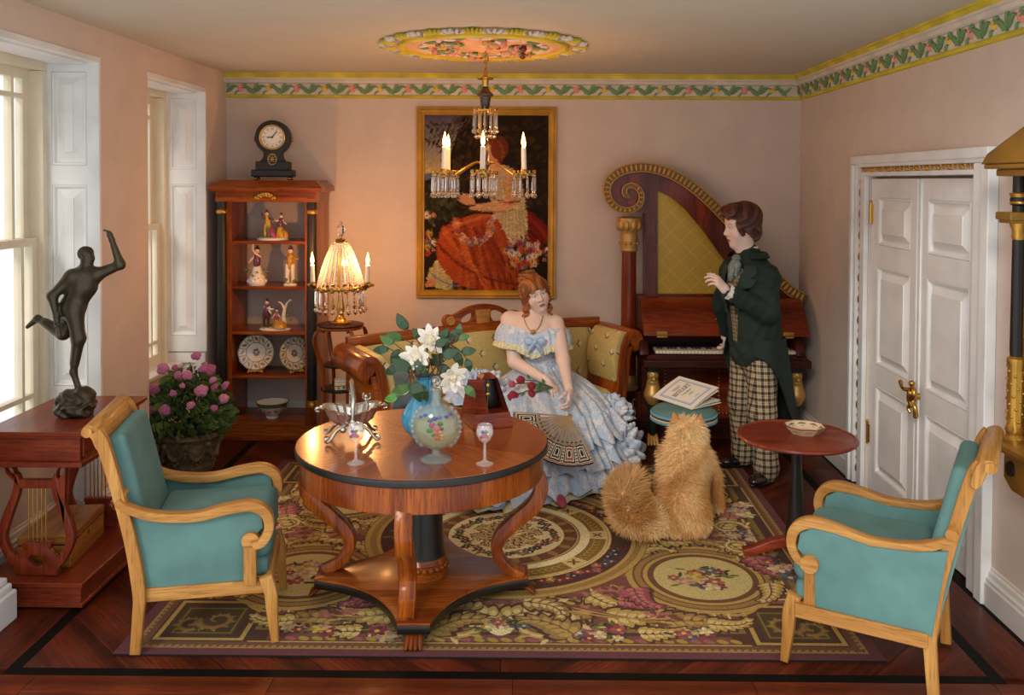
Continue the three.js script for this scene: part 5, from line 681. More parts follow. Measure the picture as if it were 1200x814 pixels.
// ---- upright harp-shaped piano
{
  const Zf = 6.6, t = thing('upright_piano', 'tall dark mahogany upright piano with harp-shaped gilt scroll top', 'piano', [0, 0, 0]), m = M.mahoganyDark;
  const P = (x, y, Z = Zf) => { const q = at(x, y, Z); return [q.x, q.y]; };
  const spine = [[943, 350], [921, 336], [885, 296], [850, 255], [818, 224], [787, 204], [757, 196], [732, 199], [716, 209], [711, 222], [715, 236], [726, 245], [739, 246], [749, 240], [752, 230], [748, 221], [740, 217], [733, 220], [732, 227], [736, 230]].map(([x, y]) => P(x, y));
  const sc = new THREE.SplineCurve(spine.map((p) => new THREE.Vector2(...p))), N = 150, L = [], R = [], wAt = (u) => lerp(0.034, 0.016, smooth(0.5, 1, u));
  for (let i = 0; i <= N; i++) { const u = i / N, p = sc.getPointAt(u), d = sc.getTangentAt(u), w = wAt(u); L.push([p.x - d.y * w, p.y + d.x * w]); R.push([p.x + d.y * w, p.y - d.x * w]); }
  const strip = (a, b, depth, z) => { const pos = [], q = (p0, p1, p2, p3) => pos.push(...p0, ...p1, ...p2, ...p0, ...p2, ...p3); for (let i = 0; i < N; i++) { const A = [...a[i], z], B = [...a[i + 1], z], C = [...b[i + 1], z], D = [...b[i], z], k = (v) => [v[0], v[1], z - depth]; q(A, D, C, B); q(A, B, k(B), k(A)); q(D, k(D), k(C), C); q(k(A), k(B), k(C), k(D)); } const g = new THREE.BufferGeometry(); g.setAttribute('position', new THREE.Float32BufferAttribute(pos, 3)); g.computeVertexNormals(); return toCreasedNormals(g, 0.5); };
  const band = mesh('gilt_scroll', [strip(L, R, 0.1, -6.6), (() => { const p = sc.getPointAt(1); return cyl(0.024, 0.02, 0.03, 0, 0, 0, 18).rotateX(PI / 2).translate(p.x, p.y, -6.62); })()], mat('#7d5a28', 0.5, { metalness: 0.4 }), t);
  const ribs = []; for (let u = 0.01; u < 0.93; u += 0.0135) { const p = sc.getPointAt(u), d = sc.getTangentAt(u), w = wAt(u); ribs.push(box(0.0175, w * 1.5, 0.03, 0, 0, 0, 0.008).rotateZ(Math.atan2(d.y, d.x)).translate(p.x, p.y, -6.597)); } mesh('gilt_rib', ribs, M.oldGold, band, { kind: 'stuff' });
  for (const rim of [L, R]) mesh('gilt_rim', new THREE.TubeGeometry(new THREE.CatmullRomCurve3(rim.map(([x, y]) => V(x, y, -6.598))), 200, 0.0055, 6), M.oldGold, band);
  const outer = []; for (let i = 0; i <= 60; i++) { const p = sc.getPointAt(i / 60 * 0.775); outer.push([p.x, p.y]); }
  const lower = [[752, 250], [757, 240]].map(([x, y]) => P(x, y)), body = [...outer, P(740, 248), P(757, 250), P(757, 352), P(943, 352)];
  const sh = new THREE.Shape(body.map((p) => new THREE.Vector2(...p))), open = [[771, 345], [771, 223], [786, 230], [803, 244], [825, 270], [850, 305], [876, 345]].map(([x, y]) => P(x, y)); sh.holes.push(new THREE.Path(open.map((p) => new THREE.Vector2(...p))));
  mesh('harp_case', toCreasedNormals(new THREE.ExtrudeGeometry(sh, { depth: 0.16, bevelEnabled: false }).translate(0, 0, -6.79), 0.3), M.mahogany, t, { grain: 1 });
  mesh('silk_panel', slab(open, 0.012, 0.002).translate(0, 0, -6.66), M.pianoSilk, t, { label: 'gold silk panel with dotted diamonds' });
  // column
  const c0 = at(737, 400, 6.62), X = c0.x, col = mesh('column', lathe([[0.06, 0.43], [0.058, 0.6], [0.055, 1.1], [0.053, 1.36], [0, 1.37]], 28, X, 0, -6.66), M.mahogany, t);
  const y0 = P(0, 291)[1], y1 = P(0, 250)[1];
  mesh('gilt_capital', [lathe([[0.054, 0], [0.066, 0.01], [0.06, 0.03], [0.068, 0.05], [0.062, 0.08], [0.066, 0.1], [0.058, 0.13], [0.075, 0.17], [0.09, 0.2], [0.09, y1 - y0 - 0.01], [0.06, y1 - y0]], 24, X, y0, -6.66), ...Array.from({ length: 10 }, (_, k) => place(ball(1, 0, 0, 0, 8), X + 0.078 * cos(k * 0.6283), y0 + 0.2, -6.66 + 0.078 * sin(k * 0.6283), 0, 0, 0, [0.022, 0.045, 0.022])), ...Array.from({ length: 12 }, (_, k) => ball(0.014, X + 0.066 * cos(k * 0.5236), y0 + 0.065, -6.66 + 0.066 * sin(k * 0.5236), 6))], M.oldGold, col);
  mesh('gilt_base', lathe([[0.05, 0.32], [0.075, 0.33], [0.078, 0.35], [0.066, 0.365], [0.072, 0.39], [0.062, 0.41], [0.06, 0.44]], 24, X, 0, -6.66), M.oldGold, col);
  mesh('plinth', [span(X - 0.09, X + 0.09, 0.06, 0.33, -6.76, -6.57, 0.005), span(X - 0.11, X + 0.12, 0.0, 0.07, -6.78, -6.55, 0.006)], m, t);
  mesh('gilt_lyre', [-1, 1].map((s) => tube([[s * 0.012, 0.13, 0], [s * 0.04, 0.15, 0], [s * 0.042, 0.19, 0], [s * 0.024, 0.23, 0], [s * 0.03, 0.27, 0], [s * 0.045, 0.275, 0]], 0.006, 24, 6)).concat([box(0.07, 0.01, 0.01, 0, 0.24, 0, 0.003), box(0.03, 0.02, 0.012, 0, 0.125, 0, 0.003)]).map((g) => g.translate(X, 0, -6.566)), M.oldGold, t);
  // case, fallboard, keyboard
  const xl = 0.815, xr = 1.985;
  mesh('lower_case', [span(xl + 0.02, xr - 0.02, 0.1, 0.6, -6.83, -6.56, 0.004), span(xl, xr, 0, 0.11, -6.83, -6.5, 0.006), span(xl, xr, 0.58, 1.02, -6.83, -6.62, 0.004)], m, t, { grain: 0 });
  mesh('fallboard', slab([[-6.3 - 0, 0.79], [-6.32, 0.83], [-6.42, 0.96], [-6.52, 1.025], [-6.64, 1.03], [-6.64, 0.79]].map(([z, y]) => [-z, y]), xr - xl, 0.006).rotateY(PI / 2).translate(xl, 0, 0), M.mahogany, t, { grain: 0 });
  mesh('keybed', [span(xl - 0.005, xr + 0.005, 0.565, 0.625, -6.83, -6.26, 0.012), span(xl + 0.02, xr - 0.02, 0.62, 0.652, -6.6, -6.3, 0.003)], m, t, { grain: 0 });
  for (const x of [xl + 0.035, xr - 0.035]) mesh('cheek', bar([[6.6, 0.7], [6.42, 0.72], [6.34, 0.69], [6.3, 0.64]].map(([z, y]) => [-z, y]), 0.065, [0.2, 0.16, 0.1, 0.06], 20, x - 0.0325, 0.008), m, t);
  const kb = mesh('key_block', span(xl + 0.08, xr - 0.08, 0.64, 0.665, -6.58, -6.32, 0.002), m, t), kw = (xr - xl - 0.17) / 40;
  const wk = box(kw - 0.0018, 0.022, 0.14, 0, 0.674, -6.37, 0.002), bk = box(kw * 0.5, 0.018, 0.085, 0, 0.692, -6.41, 0.002), ivory = mat('#d9cdb4', 0.35);
  for (let k = 0; k < 40; k++) { mesh('white_key', wk, ivory, kb, { at: [xl + 0.085 + (k + 0.5) * kw, 0, 0] }); if (![2, 6].includes(k % 7) && k < 39) mesh('black_key', bk, M.ebony, kb, { at: [xl + 0.085 + (k + 1) * kw, 0, 0] }); }
  for (const x of [xl + 0.13, xr - 0.15]) mesh('brass_hinge', [box(0.075, 0.028, 0.004, x, 0.806, -6.305, 0.001), box(0.075, 0.014, 0.02, x, 0.783, -6.31, 0.001)], M.brass, t);
  mesh('lid_catch', tube([[1.33, 0.90, -6.36], [1.37, 0.91, -6.35], [1.385, 0.935, -6.35]], 0.005, 10, 6), M.brass, t);
  // knee panel with dotted gilt border
  const kp = mesh('knee_panel', span(xl + 0.14, xr - 0.16, 0.14, 0.55, -6.57, -6.545, 0.004), M.mahogany, t), dots = []; for (let x = xl + 0.2; x < xr - 0.2; x += 0.026) { dots.push(ball(0.006, x, 0.515, -6.545, 5), ball(0.006, x, 0.18, -6.545, 5)); } for (let y = 0.18; y < 0.52; y += 0.026) dots.push(ball(0.006, xl + 0.19, y, -6.545, 5), ball(0.006, 1.4, y, -6.545, 5)); mesh('gilt_beading', dots, M.oldGold, kp); mesh('escutcheon', slab([[1.505, 0.3], [1.515, 0.32], [1.515, 0.4], [1.505, 0.42], [1.495, 0.4], [1.495, 0.32]], 0.008, 0.002).translate(0, 0, -6.548), M.brass, t);
  for (const x of [xl + 0.075, xr - 0.075]) {                        // gilt herms on green legs with paw feet
    const h = mesh('gilt_herm', [blob([ell([0, 0.5, 0], [0.042, 0.046, 0.044]), cap([0, 0.495, 0.03], [0, 0.478, 0.052], 0.013, 0.016), ell([0, 0.455, 0.03], [0.024, 0.016, 0.02]), cap([0, 0.44, 0], [0, 0.36, 0.006], 0.045, 0.062), cap([0, 0.36, 0.006], [0, 0.28, 0], 0.06, 0.03), ell([-0.018, 0.505, 0.05], [0.012, 0.008, 0.014], 0.006, null, true), ell([0.018, 0.505, 0.05], [0.012, 0.008, 0.014], 0.006, null, true), ell([0, 0.462, 0.058], [0.018, 0.004, 0.012], 0.004, null, true)], 0.006, 0.016)], M.oldGold, t, { at: [x, 0, -6.36] });
    mesh('herm_cap', [box(0.1, 0.024, 0.1, 0, 0.555, 0, 0.008), lathe([[0, 0.53], [0.05, 0.53], [0.052, 0.545], [0, 0.548]], 16)], mat('#1d2a22', 0.4), h); mesh('green_leg', lathe([[0.026, 0.06], [0.03, 0.12], [0.034, 0.24], [0.038, 0.3], [0.02, 0.31]], 16), mat('#16261f', 0.35), h);
    mesh('paw_foot', [-1.5, -0.5, 0.5, 1.5].map((k) => taper([[k * 0.013, 0.07, 0], [k * 0.018, 0.045, 0.03], [k * 0.022, 0.013, 0.05]], [0.018, 0.016, 0.012], 8, 8)), M.oldGold, h);
  }
}

// ================================================================ the two dolls and the dog
const basis = (o, x, y, z) => new THREE.Matrix4().makeBasis(x, y, z).setPosition(o);
function frame(o, up, front) { const y = up.clone().normalize(), x = y.clone().cross(front).normalize(); return basis(o, x, y, x.clone().cross(y)); }      // local y along up, local z near front
const SKIN = lin('#e4c8b9'), LIP = lin('#b05a58'), BLUSH = lin('#d69a88'), BROW = lin('#7c5138'), EYEW = lin('#e6e2da'), IRIS = lin('#4f6a78'), LASH = lin('#4a3328');
function headShape(w = 1, lean = 1) {
  const p = [ell([0, 0.035, -0.014], [0.073 * w, 0.085, 0.09]), ell([0, -0.035, 0.014], [0.056 * w, 0.078, 0.064]), ell([0, -0.096, 0.048], [0.02, 0.016, 0.018], 0.03), ell([0, 0.05, 0.045], [0.05, 0.04, 0.032]),
    ...[-1, 1].flatMap((s) => [ell([s * 0.034, -0.036, 0.046], [0.025, 0.028, 0.022], 0.03), ell([s * 0.028 * w, 0.004, 0.089], [0.016, 0.01, 0.014], 0.014, null, true), ell([s * 0.028 * w, 0.003, 0.066], [0.0145, 0.012, 0.0125], 0.004), ell([s * 0.071 * w, -0.012, -0.006], [0.009, 0.028, 0.017], 0.008), cap([s * 0.01, 0.024, 0.075], [s * 0.042, 0.022, 0.062], 0.007, 0.006, 0.016)]),
    cap([0, 0.012, 0.073], [0, -0.028, 0.094], 0.006, 0.0095, 0.014), ell([0, -0.034, 0.084], [0.0145, 0.008, 0.01], 0.01), ell([0, -0.062, 0.073], [0.019, 0.0055, 0.009], 0.007), ell([0, -0.0725, 0.071], [0.015, 0.006, 0.009], 0.007), ell([0, -0.0672, 0.084], [0.02, 0.0016, 0.006], 0.003, null, true),
    cap([0, -0.07, -0.015], [0, -0.17, -0.022], 0.047 * w, 0.052 * w, 0.04)];
  const g = nets(field(p, 0.03), new THREE.Box3(V(-0.1, -0.2, -0.125), V(0.1, 0.14, 0.125)), 0.0028);
  return paint(g, (x, y, z) => {
    let c = SKIN; const ax = Math.abs(x);
    c = mixc(c, BLUSH, 0.55 * Math.exp(-(((ax - 0.038) / 0.018) ** 2 + ((y + 0.038) / 0.018) ** 2)) * (z > 0 ? 1 : 0));
    if (z > 0.05) {
      const L = ((x / 0.02) ** 2 + ((y + 0.0675) / 0.0105) ** 2); c = mixc(c, LIP, 1 - smooth(0.7, 1.1, L));
      const ex = (ax - 0.028 * w), e = (ex / 0.0145) ** 2 + ((y - 0.003) / 0.0068) ** 2; if (e < 1.35) { c = mixc(EYEW, LASH, smooth(0.75, 1.1, e) * (y > 0.003 ? 0.9 : 0.35)); const q = (ex / 0.006) ** 2 + ((y - 0.0035) / 0.006) ** 2; c = mixc(c, IRIS, 1 - smooth(0.7, 1.2, q)); if (q < 0.22) c = LASH; }
      const by = y - (0.0265 - 12 * (ax - 0.03) ** 2); c = mixc(c, BROW, 0.75 * Math.exp(-((by / 0.0032) ** 2)) * (ax > 0.012 && ax < 0.048 ? 1 : 0));
    }
    return c;
  });
}
// fingers towards +y, palm towards +z, thumb on the +x side
function handShape(curls, thumb = 0.5, spread = 0.06) {
  const p = [cap([0, -0.03, 0], [0, 0.02, 0], 0.023, 0.025, 0.02), cap([0.022, 0.022, 0.002], [0.025, 0.082, 0], 0.0145, 0.0125, 0.014), cap([0.006, 0.02, 0], [0.008, 0.086, -0.002], 0.0155, 0.0125, 0.014), cap([-0.01, 0.02, 0], [-0.01, 0.083, -0.001], 0.015, 0.012, 0.014), cap([-0.024, 0.022, 0.002], [-0.026, 0.074, 0.002], 0.013, 0.0115, 0.014)];
  const X = [0.027, 0.009, -0.0095, -0.027], Y = [0.084, 0.089, 0.085, 0.075], Ln = [0.066, 0.074, 0.069, 0.054], Rr = [0.0088, 0.009, 0.0086, 0.0076], fs = [];
  curls.forEach((c, i) => { let q = V(X[i], Y[i], 0), a = 0; const s = spread * (1.5 - i); [0.45, 0.31, 0.24].forEach((f, j) => { a += c[j]; const n = q.clone().add(V(sin(s), cos(s) * cos(a), sin(a)).multiplyScalar(Ln[i] * f)); fs.push(cap(q, n, Rr[i] * (1 - 0.1 * j), Rr[i] * (0.9 - 0.1 * j), j || 1 ? 0.003 : 0.006)); q = n; }); });
  let q = V(0.024, 0.022, 0.006), th = []; [[0.046, 0.9], [0.033, 0.55], [0.026, 0.25]].forEach(([l, out], j) => { const n = q.clone().add(V(out * 0.75, 0.8, thumb * (0.5 + 0.4 * j)).normalize().multiplyScalar(l)); th.push(cap(q, n, [0.0135, 0.0105, 0.0095][j], [0.0105, 0.0095, 0.008][j], 0.008)); q = n; });
  const palm = field([...p, ...th], 0.012), fing = fs.map((f, i) => [f, i / 3 | 0]), F = [0, 1, 2, 3].map((i) => field(fing.filter((f) => f[1] === i).map((f) => f[0]), 0.004));
  const f = (x, y, z) => { let d = 1e3; for (const g of F) d = Math.min(d, g(x, y, z)); return smin(palm(x, y, z), d, 0.006); };
  return paint(nets(f, bounds([...p, ...th, ...fs], 0.008), 0.003), (x, y) => mixc(SKIN, BLUSH, 0.25 * smooth(0.08, 0.16, y)));
}
function hand(curls, wrist, dir, palm, side, scale = 1, thumb = 0.5, spread) { let g = handShape(curls, thumb, spread); if (side < 0) g = mirrorX(g); const y = dir.clone().normalize(), z = palm.clone().addScaledVector(y, -palm.dot(y)).normalize(), x = y.clone().cross(z); return g.scale(scale, scale, scale).applyMatrix4(basis(wrist, x, y, z)); }
const skinMat = mat('#ffffff', 0.38, { vertexColors: true, clearcoat: 0.15, clearcoatRoughness: 0.4 });
const skinned = (g) => paint(g, () => SKIN);
// hair: a shell over the skull, combed in locks, vertex colours vary from lock to lock
const hairMat = mat('#ffffff', 0.5, { vertexColors: true, sheen: 0.4, sheenColor: new THREE.Color('#c08050') });
function hairShape(prims, k, dark, light, f, amp, cell = 0.0035) { const F = field(prims, k), g = nets((x, y, z) => F(x, y, z) + amp * sin(f(x, y, z)), bounds(prims, 0.03), cell), A = lin(dark), B = lin(light); return paint(g, (x, y, z) => mixc(B, A, clamp(0.5 + 0.5 * sin(f(x, y, z)) + 0.25 * sin(f(x, y, z) * 2.7 + y * 90)))); }

// ---- the seated woman
const lapY = 0.5;
{
  const t = thing('person', 'seated woman in ruffled pale blue off-shoulder gown with auburn hair holding fan', 'person', [0, 0.0095, 0]);
  const pel = V(0.1, 0.47, -6.06), waist = V(0.092, 0.655, -6.06), chest = V(0.03, 0.83, -6.045), neck = V(0.03, 0.975, -6.06);
  const rs = V(-0.135, 0.925, -6.05), re = at(603, 425, 5.93), rw = at(641, 448, 5.7), ls = V(0.19, 0.9, -6.04), le = at(660, 424, 5.82), lw = at(667, 459, 5.55);
  const headC = V(0.047, 1.1, -6.03), up = V(-0.33, 1, 0.04), look = V(0.36, -0.12, 1), HM = frame(headC, up, look).scale(V(1.13, 1.02, 1.06));
  const body = blob([ell(pel, [0.16, 0.1, 0.13]), cap(pel, waist, 0.13, 0.088, 0.08), cap(waist, chest, 0.088, 0.115, 0.06), cap(V(-0.04, 0.85, -6.03), V(0.1, 0.83, -6.03), 0.105, 0.105, 0.05), ell(V(-0.03, 0.8, -5.96), [0.062, 0.06, 0.058], 0.04), ell(V(0.1, 0.785, -5.96), [0.062, 0.06, 0.058], 0.04), cap(V(-0.11, 0.925, -6.06), V(0.165, 0.905, -6.055), 0.058, 0.058, 0.05), cap(V(0.03, 0.92, -6.06), neck.clone().add(V(0, 0.03, 0)), 0.058, 0.046, 0.05), cap(rs, re, 0.055, 0.045, 0.03), cap(re, rw, 0.045, 0.028, 0.02), cap(ls, le, 0.055, 0.045, 0.03), cap(le, lw, 0.045, 0.028, 0.02), cap(V(0.02, 0.44, -6), V(0.05, 0.42, -5.62), 0.085, 0.06, 0.05), cap(V(0.18, 0.44, -6), V(0.2, 0.42, -5.62), 0.085, 0.06, 0.05), cap(V(0.05, 0.42, -5.62), V(0.05, 0.1, -5.5), 0.058, 0.034, 0.03), cap(V(0.2, 0.42, -5.62), V(0.155, 0.1, -5.36), 0.058, 0.034, 0.03), cap(V(0.155, 0.1, -5.36), V(0.17, 0.045, -5.29), 0.034, 0.03, 0.03)], 0.011, 0.04);
  const bent = [[0.5, 0.5, 0.3], [0.45, 0.5, 0.3], [0.45, 0.55, 0.3], [0.5, 0.5, 0.3]];
  const rh = hand([[0.15, 0.3, 0.2], [0.3, 0.45, 0.3], [0.4, 0.5, 0.3], [0.45, 0.5, 0.3]], rw, at(655, 466, 5.64).sub(rw), V(-0.35, -0.75, -0.35), 1, 0.98, 0.3);
  const lh = hand(bent.map((c) => [0.35, c[1] + 0.25, c[2] + 0.2]), lw, at(667, 487, 5.43).sub(lw), V(-0.9, 0.0, -0.25), -1, 1.0, 0.6);
  const bf = field([cap(waist, chest, 0.098, 0.12, 0.06), cap(V(-0.04, 0.85, -6.03), V(0.1, 0.83, -6.03), 0.107, 0.107, 0.05), cap(V(-0.11, 0.925, -6.06), V(0.165, 0.905, -6.055), 0.058, 0.058, 0.05), cap(V(0.03, 0.92, -6.06), neck.clone().add(V(0, 0.03, 0)), 0.058, 0.046, 0.05)], 0.04);
  mesh('body', [skinned(body), headShape(0.94).applyMatrix4(HM), rh, lh], skinMat, t);
  const hp = [ell([0, 0.046, -0.014], [0.08, 0.09, 0.106]), ...[-1, 1].flatMap((s) => [ell([s * 0.06, 0.005, -0.012], [0.024, 0.062, 0.05], 0.03), cap([s * 0.07, -0.02, -0.01], [s * 0.055, -0.07, -0.045], 0.022, 0.03, 0.02)]), ell([0, -0.055, -0.075], [0.05, 0.04, 0.035], 0.03), ell([0, -0.055, 0.09], [0.058, 0.088, 0.07], 0.008, null, true)];
  mesh('hair', hairShape(hp, 0.02, '#6b3a1b', '#b06c34', (x, y, z) => 210 * (Math.abs(x) * 0.75 + z * 0.35) + 20 * y, 0.0012).applyMatrix4(HM), hairMat, t);
  const bun = [ell([0, 0.125, -0.05], [0.05, 0.035, 0.05])]; for (let k = 0; k < 9; k++) { const a = k * 0.7; bun.push(cap([0.05 * cos(a), 0.118, -0.05 + 0.05 * sin(a)], [0.038 * cos(a + 0.9), 0.15, -0.05 + 0.038 * sin(a + 0.9)], 0.017, 0.014, 0.006)); }
  mesh('hair_bun', hairShape(bun, 0.01, '#5d331a', '#a0622f', (x, y, z) => 260 * y + 90 * x, 0.001).applyMatrix4(HM), hairMat, t);
  const braid = []; for (let k = 0; k < 30; k++) { const a = lerp(-0.1, PI + 0.1, k / 29), q = [0.088 * cos(a), 0.02 + 0.1 * sin(a), 0.0 - 0.03 * sin(a)]; braid.push(place(ball(1, 0, 0, 0, 8), ...q, 0, 0, a + (k % 2 ? 0.6 : -0.6), [0.012, 0.019, 0.014])); } mesh('braid', paint(merge(braid), (x, y, z) => mixc(lin('#5d331a'), lin('#a9672f'), 0.5 + 0.5 * sin(x * 300 + y * 200))).applyMatrix4(HM), hairMat, t);
  for (const s of [-1, 1]) { const a = V(s * 0.066, -0.06, -0.02).applyMatrix4(HM), curl = []; for (let k = 0; k <= 24; k++) { const u = k / 24; curl.push([a.x + s * 0.022 * u + 0.012 * cos(u * 16), a.y - 0.12 * u * (s > 0 ? 1.15 : 0.9), a.z + 0.05 * u + 0.012 * sin(u * 16)]); } mesh('ringlet', paint(taper(curl, [0.018, 0.02, 0.018, 0.012, 0.005], 40, 8), (x, y) => mixc(lin('#6b3a1b'), lin('#b06c34'), 0.5 + 0.5 * sin(y * 260))), hairMat, t); }
  // gown
  const gown = M.gown;
  const bod = field([cap(V(0.097, 0.6, -6.055), waist, 0.125, 0.098, 0.05), cap(waist, chest, 0.098, 0.124, 0.06), cap(V(-0.04, 0.84, -6.03), V(0.1, 0.825, -6.03), 0.11, 0.11, 0.05), ell(V(-0.03, 0.79, -5.955), [0.068, 0.066, 0.064], 0.04), ell(V(0.1, 0.775, -5.955), [0.068, 0.066, 0.064], 0.04)], 0.04);
  mesh('bodice', nets((x, y, z) => Math.max(bod(x, y, z) + 0.0032 * sin(y * 190 + 9 * sin(x * 12) + 5 * z), y - 0.875 + 0.25 * Math.max(0, 0.07 - Math.abs(x - 0.03))), new THREE.Box3(V(-0.2, 0.56, -6.24), V(0.26, 0.9, -5.84)), 0.007), gown, t);
  const ringAt = (u, h, rx, rz, cx = 0.032, cz = -6.035) => { const a = u * 2 * PI; return V(cx + rx * cos(a), h - 0.05 * Math.max(0, sin(a)) ** 2 * (Math.abs(cos(a)) < 0.4 ? 1 - Math.abs(cos(a)) * 2 : 0) - 0.03 * cos(a) * 0.35, cz + rz * sin(a)); };
  mesh('shoulder_ruffle', sheet((u, v) => { const w = sin(u * 2 * PI * 22 + 1.3 * sin(u * 40)) * 0.006 * (0.4 + v); return ringAt(u, lerp(0.895, 0.775, v), lerp(0.214, 0.25, v) + w + 0.016 * sin(v * PI), lerp(0.145, 0.178, v) + w); }, 180, 10, 0.004, true), gown, t);
  mesh('lace_trim', sheet((u, v) => { const w = sin(u * 2 * PI * 46) * 0.011 * v; return ringAt(u, lerp(0.79, 0.748, v) + w * 0.4, lerp(0.25, 0.264, v) + w, lerp(0.178, 0.19, v) + w); }, 300, 5, 0.004, true), M.lace, t, { label: 'cream lace trim' });
  mesh('bow', [-1, 1].flatMap((s) => [place(ball(1, 0, 0, 0, 12), 0.045 + s * 0.036, 0.815, -5.845, 0, 0, s * 0.25, [0.038, 0.026, 0.016]), taper([[0.045, 0.81, -5.84], [0.045 + s * 0.024, 0.78, -5.835], [0.045 + s * 0.045, 0.745, -5.835]], [0.012, 0.016, 0.012], 10, 6)]).concat(ball(0.017, 0.045, 0.813, -5.835, 10)), M.gownBlue, t);
  mesh('sash', sheet((u, v) => { const a = u * 2 * PI; return V(0.094 + 0.112 * cos(a), lerp(0.6, 0.645, v) + 0.004 * sin(a * 5 + v * 9), -6.055 + 0.108 * sin(a)); }, 60, 6, 0.006, true), M.gownBlue, t);
  // skirt: cuts at falling heights, gathered at the waist, stepped out in flounces below
  const cuts = [[0.645, 0.094, -6.055, 0.104, 0.1], [0.6, 0.094, -6.045, 0.15, 0.14], [0.55, 0.098, -5.99, 0.24, 0.26], [0.505, 0.1, -5.93, 0.31, 0.3], [0.46, 0.11, -5.86, 0.36, 0.33], [0.41, 0.12, -5.74, 0.39, 0.27], [0.3, 0.11, -5.63, 0.43, 0.27], [0.16, 0.1, -5.54, 0.49, 0.32], [0.012, 0.09, -5.46, 0.55, 0.36]];
  const skirt = (u, v, pop = 0, sd = 0, fr = 1) => { const k = v * (cuts.length - 1), i = Math.min(cuts.length - 2, k | 0), q = cuts[i].map((a, j) => lerp(a, cuts[i + 1][j], k - i)), a = u * 2 * PI, amp = 0.012 + 0.03 * v, w = amp * (sin(a * 17 * fr + 2 * sin(a * 3 + sd) + v * 3) * 0.6 + sin(a * 29 * fr + sd + 5 * v) * 0.35) + pop; return V(q[1] + (q[3] + w) * cos(a), q[0] + 0.25 * w * (v > 0.3 && v < 0.65 ? 1 : 0.3), q[2] + (q[4] + w) * sin(a) - 0.5 * (q[3] * cos(a) + 0.0) * smooth(0.55, 1, v)); };
  mesh('skirt', sheet((u, v) => skirt(u, v), 260, 48, 0.005, true), gown, t);
  [[0.62, 0.78, 1], [0.74, 0.89, 2], [0.85, 0.975, 3]].forEach(([v0, v1, sd]) => mesh('flounce', sheet((u, v) => { const q = skirt(u, lerp(v0, v1, v), 0.012 + 0.055 * v + (0.008 + 0.034 * v) * sin(u * 2 * PI * 31 + sd + 2.4 * sin(u * 30 + sd)) * (0.7 + 0.3 * sin(u * 53)), sd, 1.15); q.y = Math.max(q.y + 0.02 * v * sin(u * 2 * PI * 31 + 1.6 + sd), 0.02); return q; }, 420, 12, 0.005, true), gown, t));
  mesh('petticoat_frill', sheet((u, v) => { const q = skirt(u, lerp(0.93, 0.995, v), 0.0 + 0.05 * v + 0.03 * v * sin(u * 2 * PI * 24), 5); q.y = lerp(0.055, 0.016, v) + 0.008 * sin(u * 2 * PI * 24 + 1); return q; }, 300, 5, 0.004, true), M.lace, t, { label: 'cream frill under the hem' });
  // the part of the skirt heaped on the seat beside her, and the train to the right
  const heap = (c, rx, ry, rz, seed, n) => sheet((u, v) => { const a = u * 2 * PI, q = v * PI / 2, w = 1 + 0.16 * sin(a * 7 + 3 * sin(v * 7 + seed)) * sin(v * PI) + 0.1 * sin(a * 13 + v * 16 + seed) + 0.08 * sin(v * 26 + 3 * sin(a * 3)); return V(c.x + rx * sin(q) * cos(a) * w, c.y + ry * cos(q) * w, c.z + rz * sin(q) * sin(a) * w); }, 110, 30, 0.005, true);
  const hs = settee(-0.2, 0.43, 0.06); mesh('skirt_fold', heap(hs, 0.2, 0.17, 0.16, 1), gown, t);
  mesh('train_ruffle', heap(at(712, 515, 5.9).setY(0.3), 0.16, 0.14, 0.13, 4), gown, t); mesh('train_ruffle', heap(at(722, 548, 5.72).setY(0.1), 0.17, 0.2, 0.15, 7), gown, t);
  // necklace, shoe
  const nk = []; for (let k = 0; k <= 16; k++) { const a = lerp(-0.12, PI + 0.12, k / 16); const q = V(0.032 + 0.066 * cos(a), 0.972 - 0.1 * Math.max(0, sin(a)) ** 1.5, -6.04); while (bf(q.x, q.y, q.z) < 0.004 && q.z < -5.8) q.z += 0.003; nk.push(q); } const pd = nk[8];
  mesh('necklace', [tube(nk, 0.0032, 40, 6), ball(0.013, pd.x, pd.y - 0.006, pd.z, 8), ...[0, 1, 2, 3, 4].map((k) => ball(0.007, pd.x + 0.014 * cos(k * 1.257), pd.y - 0.006 + 0.014 * sin(k * 1.257), pd.z, 6))], M.oldGold, t);
  const sp = V(0.19, 0, -5.06); mesh('shoe', blob([ell([0, 0.028, 0.02], [0.034, 0.028, 0.05]), ell([0, 0.02, 0.07], [0.026, 0.02, 0.045]), ell([0, 0.042, -0.03], [0.028, 0.034, 0.032]), ell([0, 0.075, -0.015], [0.022, 0.035, 0.03], 0.01, null, true)], 0.005, 0.02).rotateY(0.25).translate(sp.x - 0.01, 0.01, sp.z - 0.07), mat('#a8485a', 0.4, { clearcoat: 0.3 }), t);
}
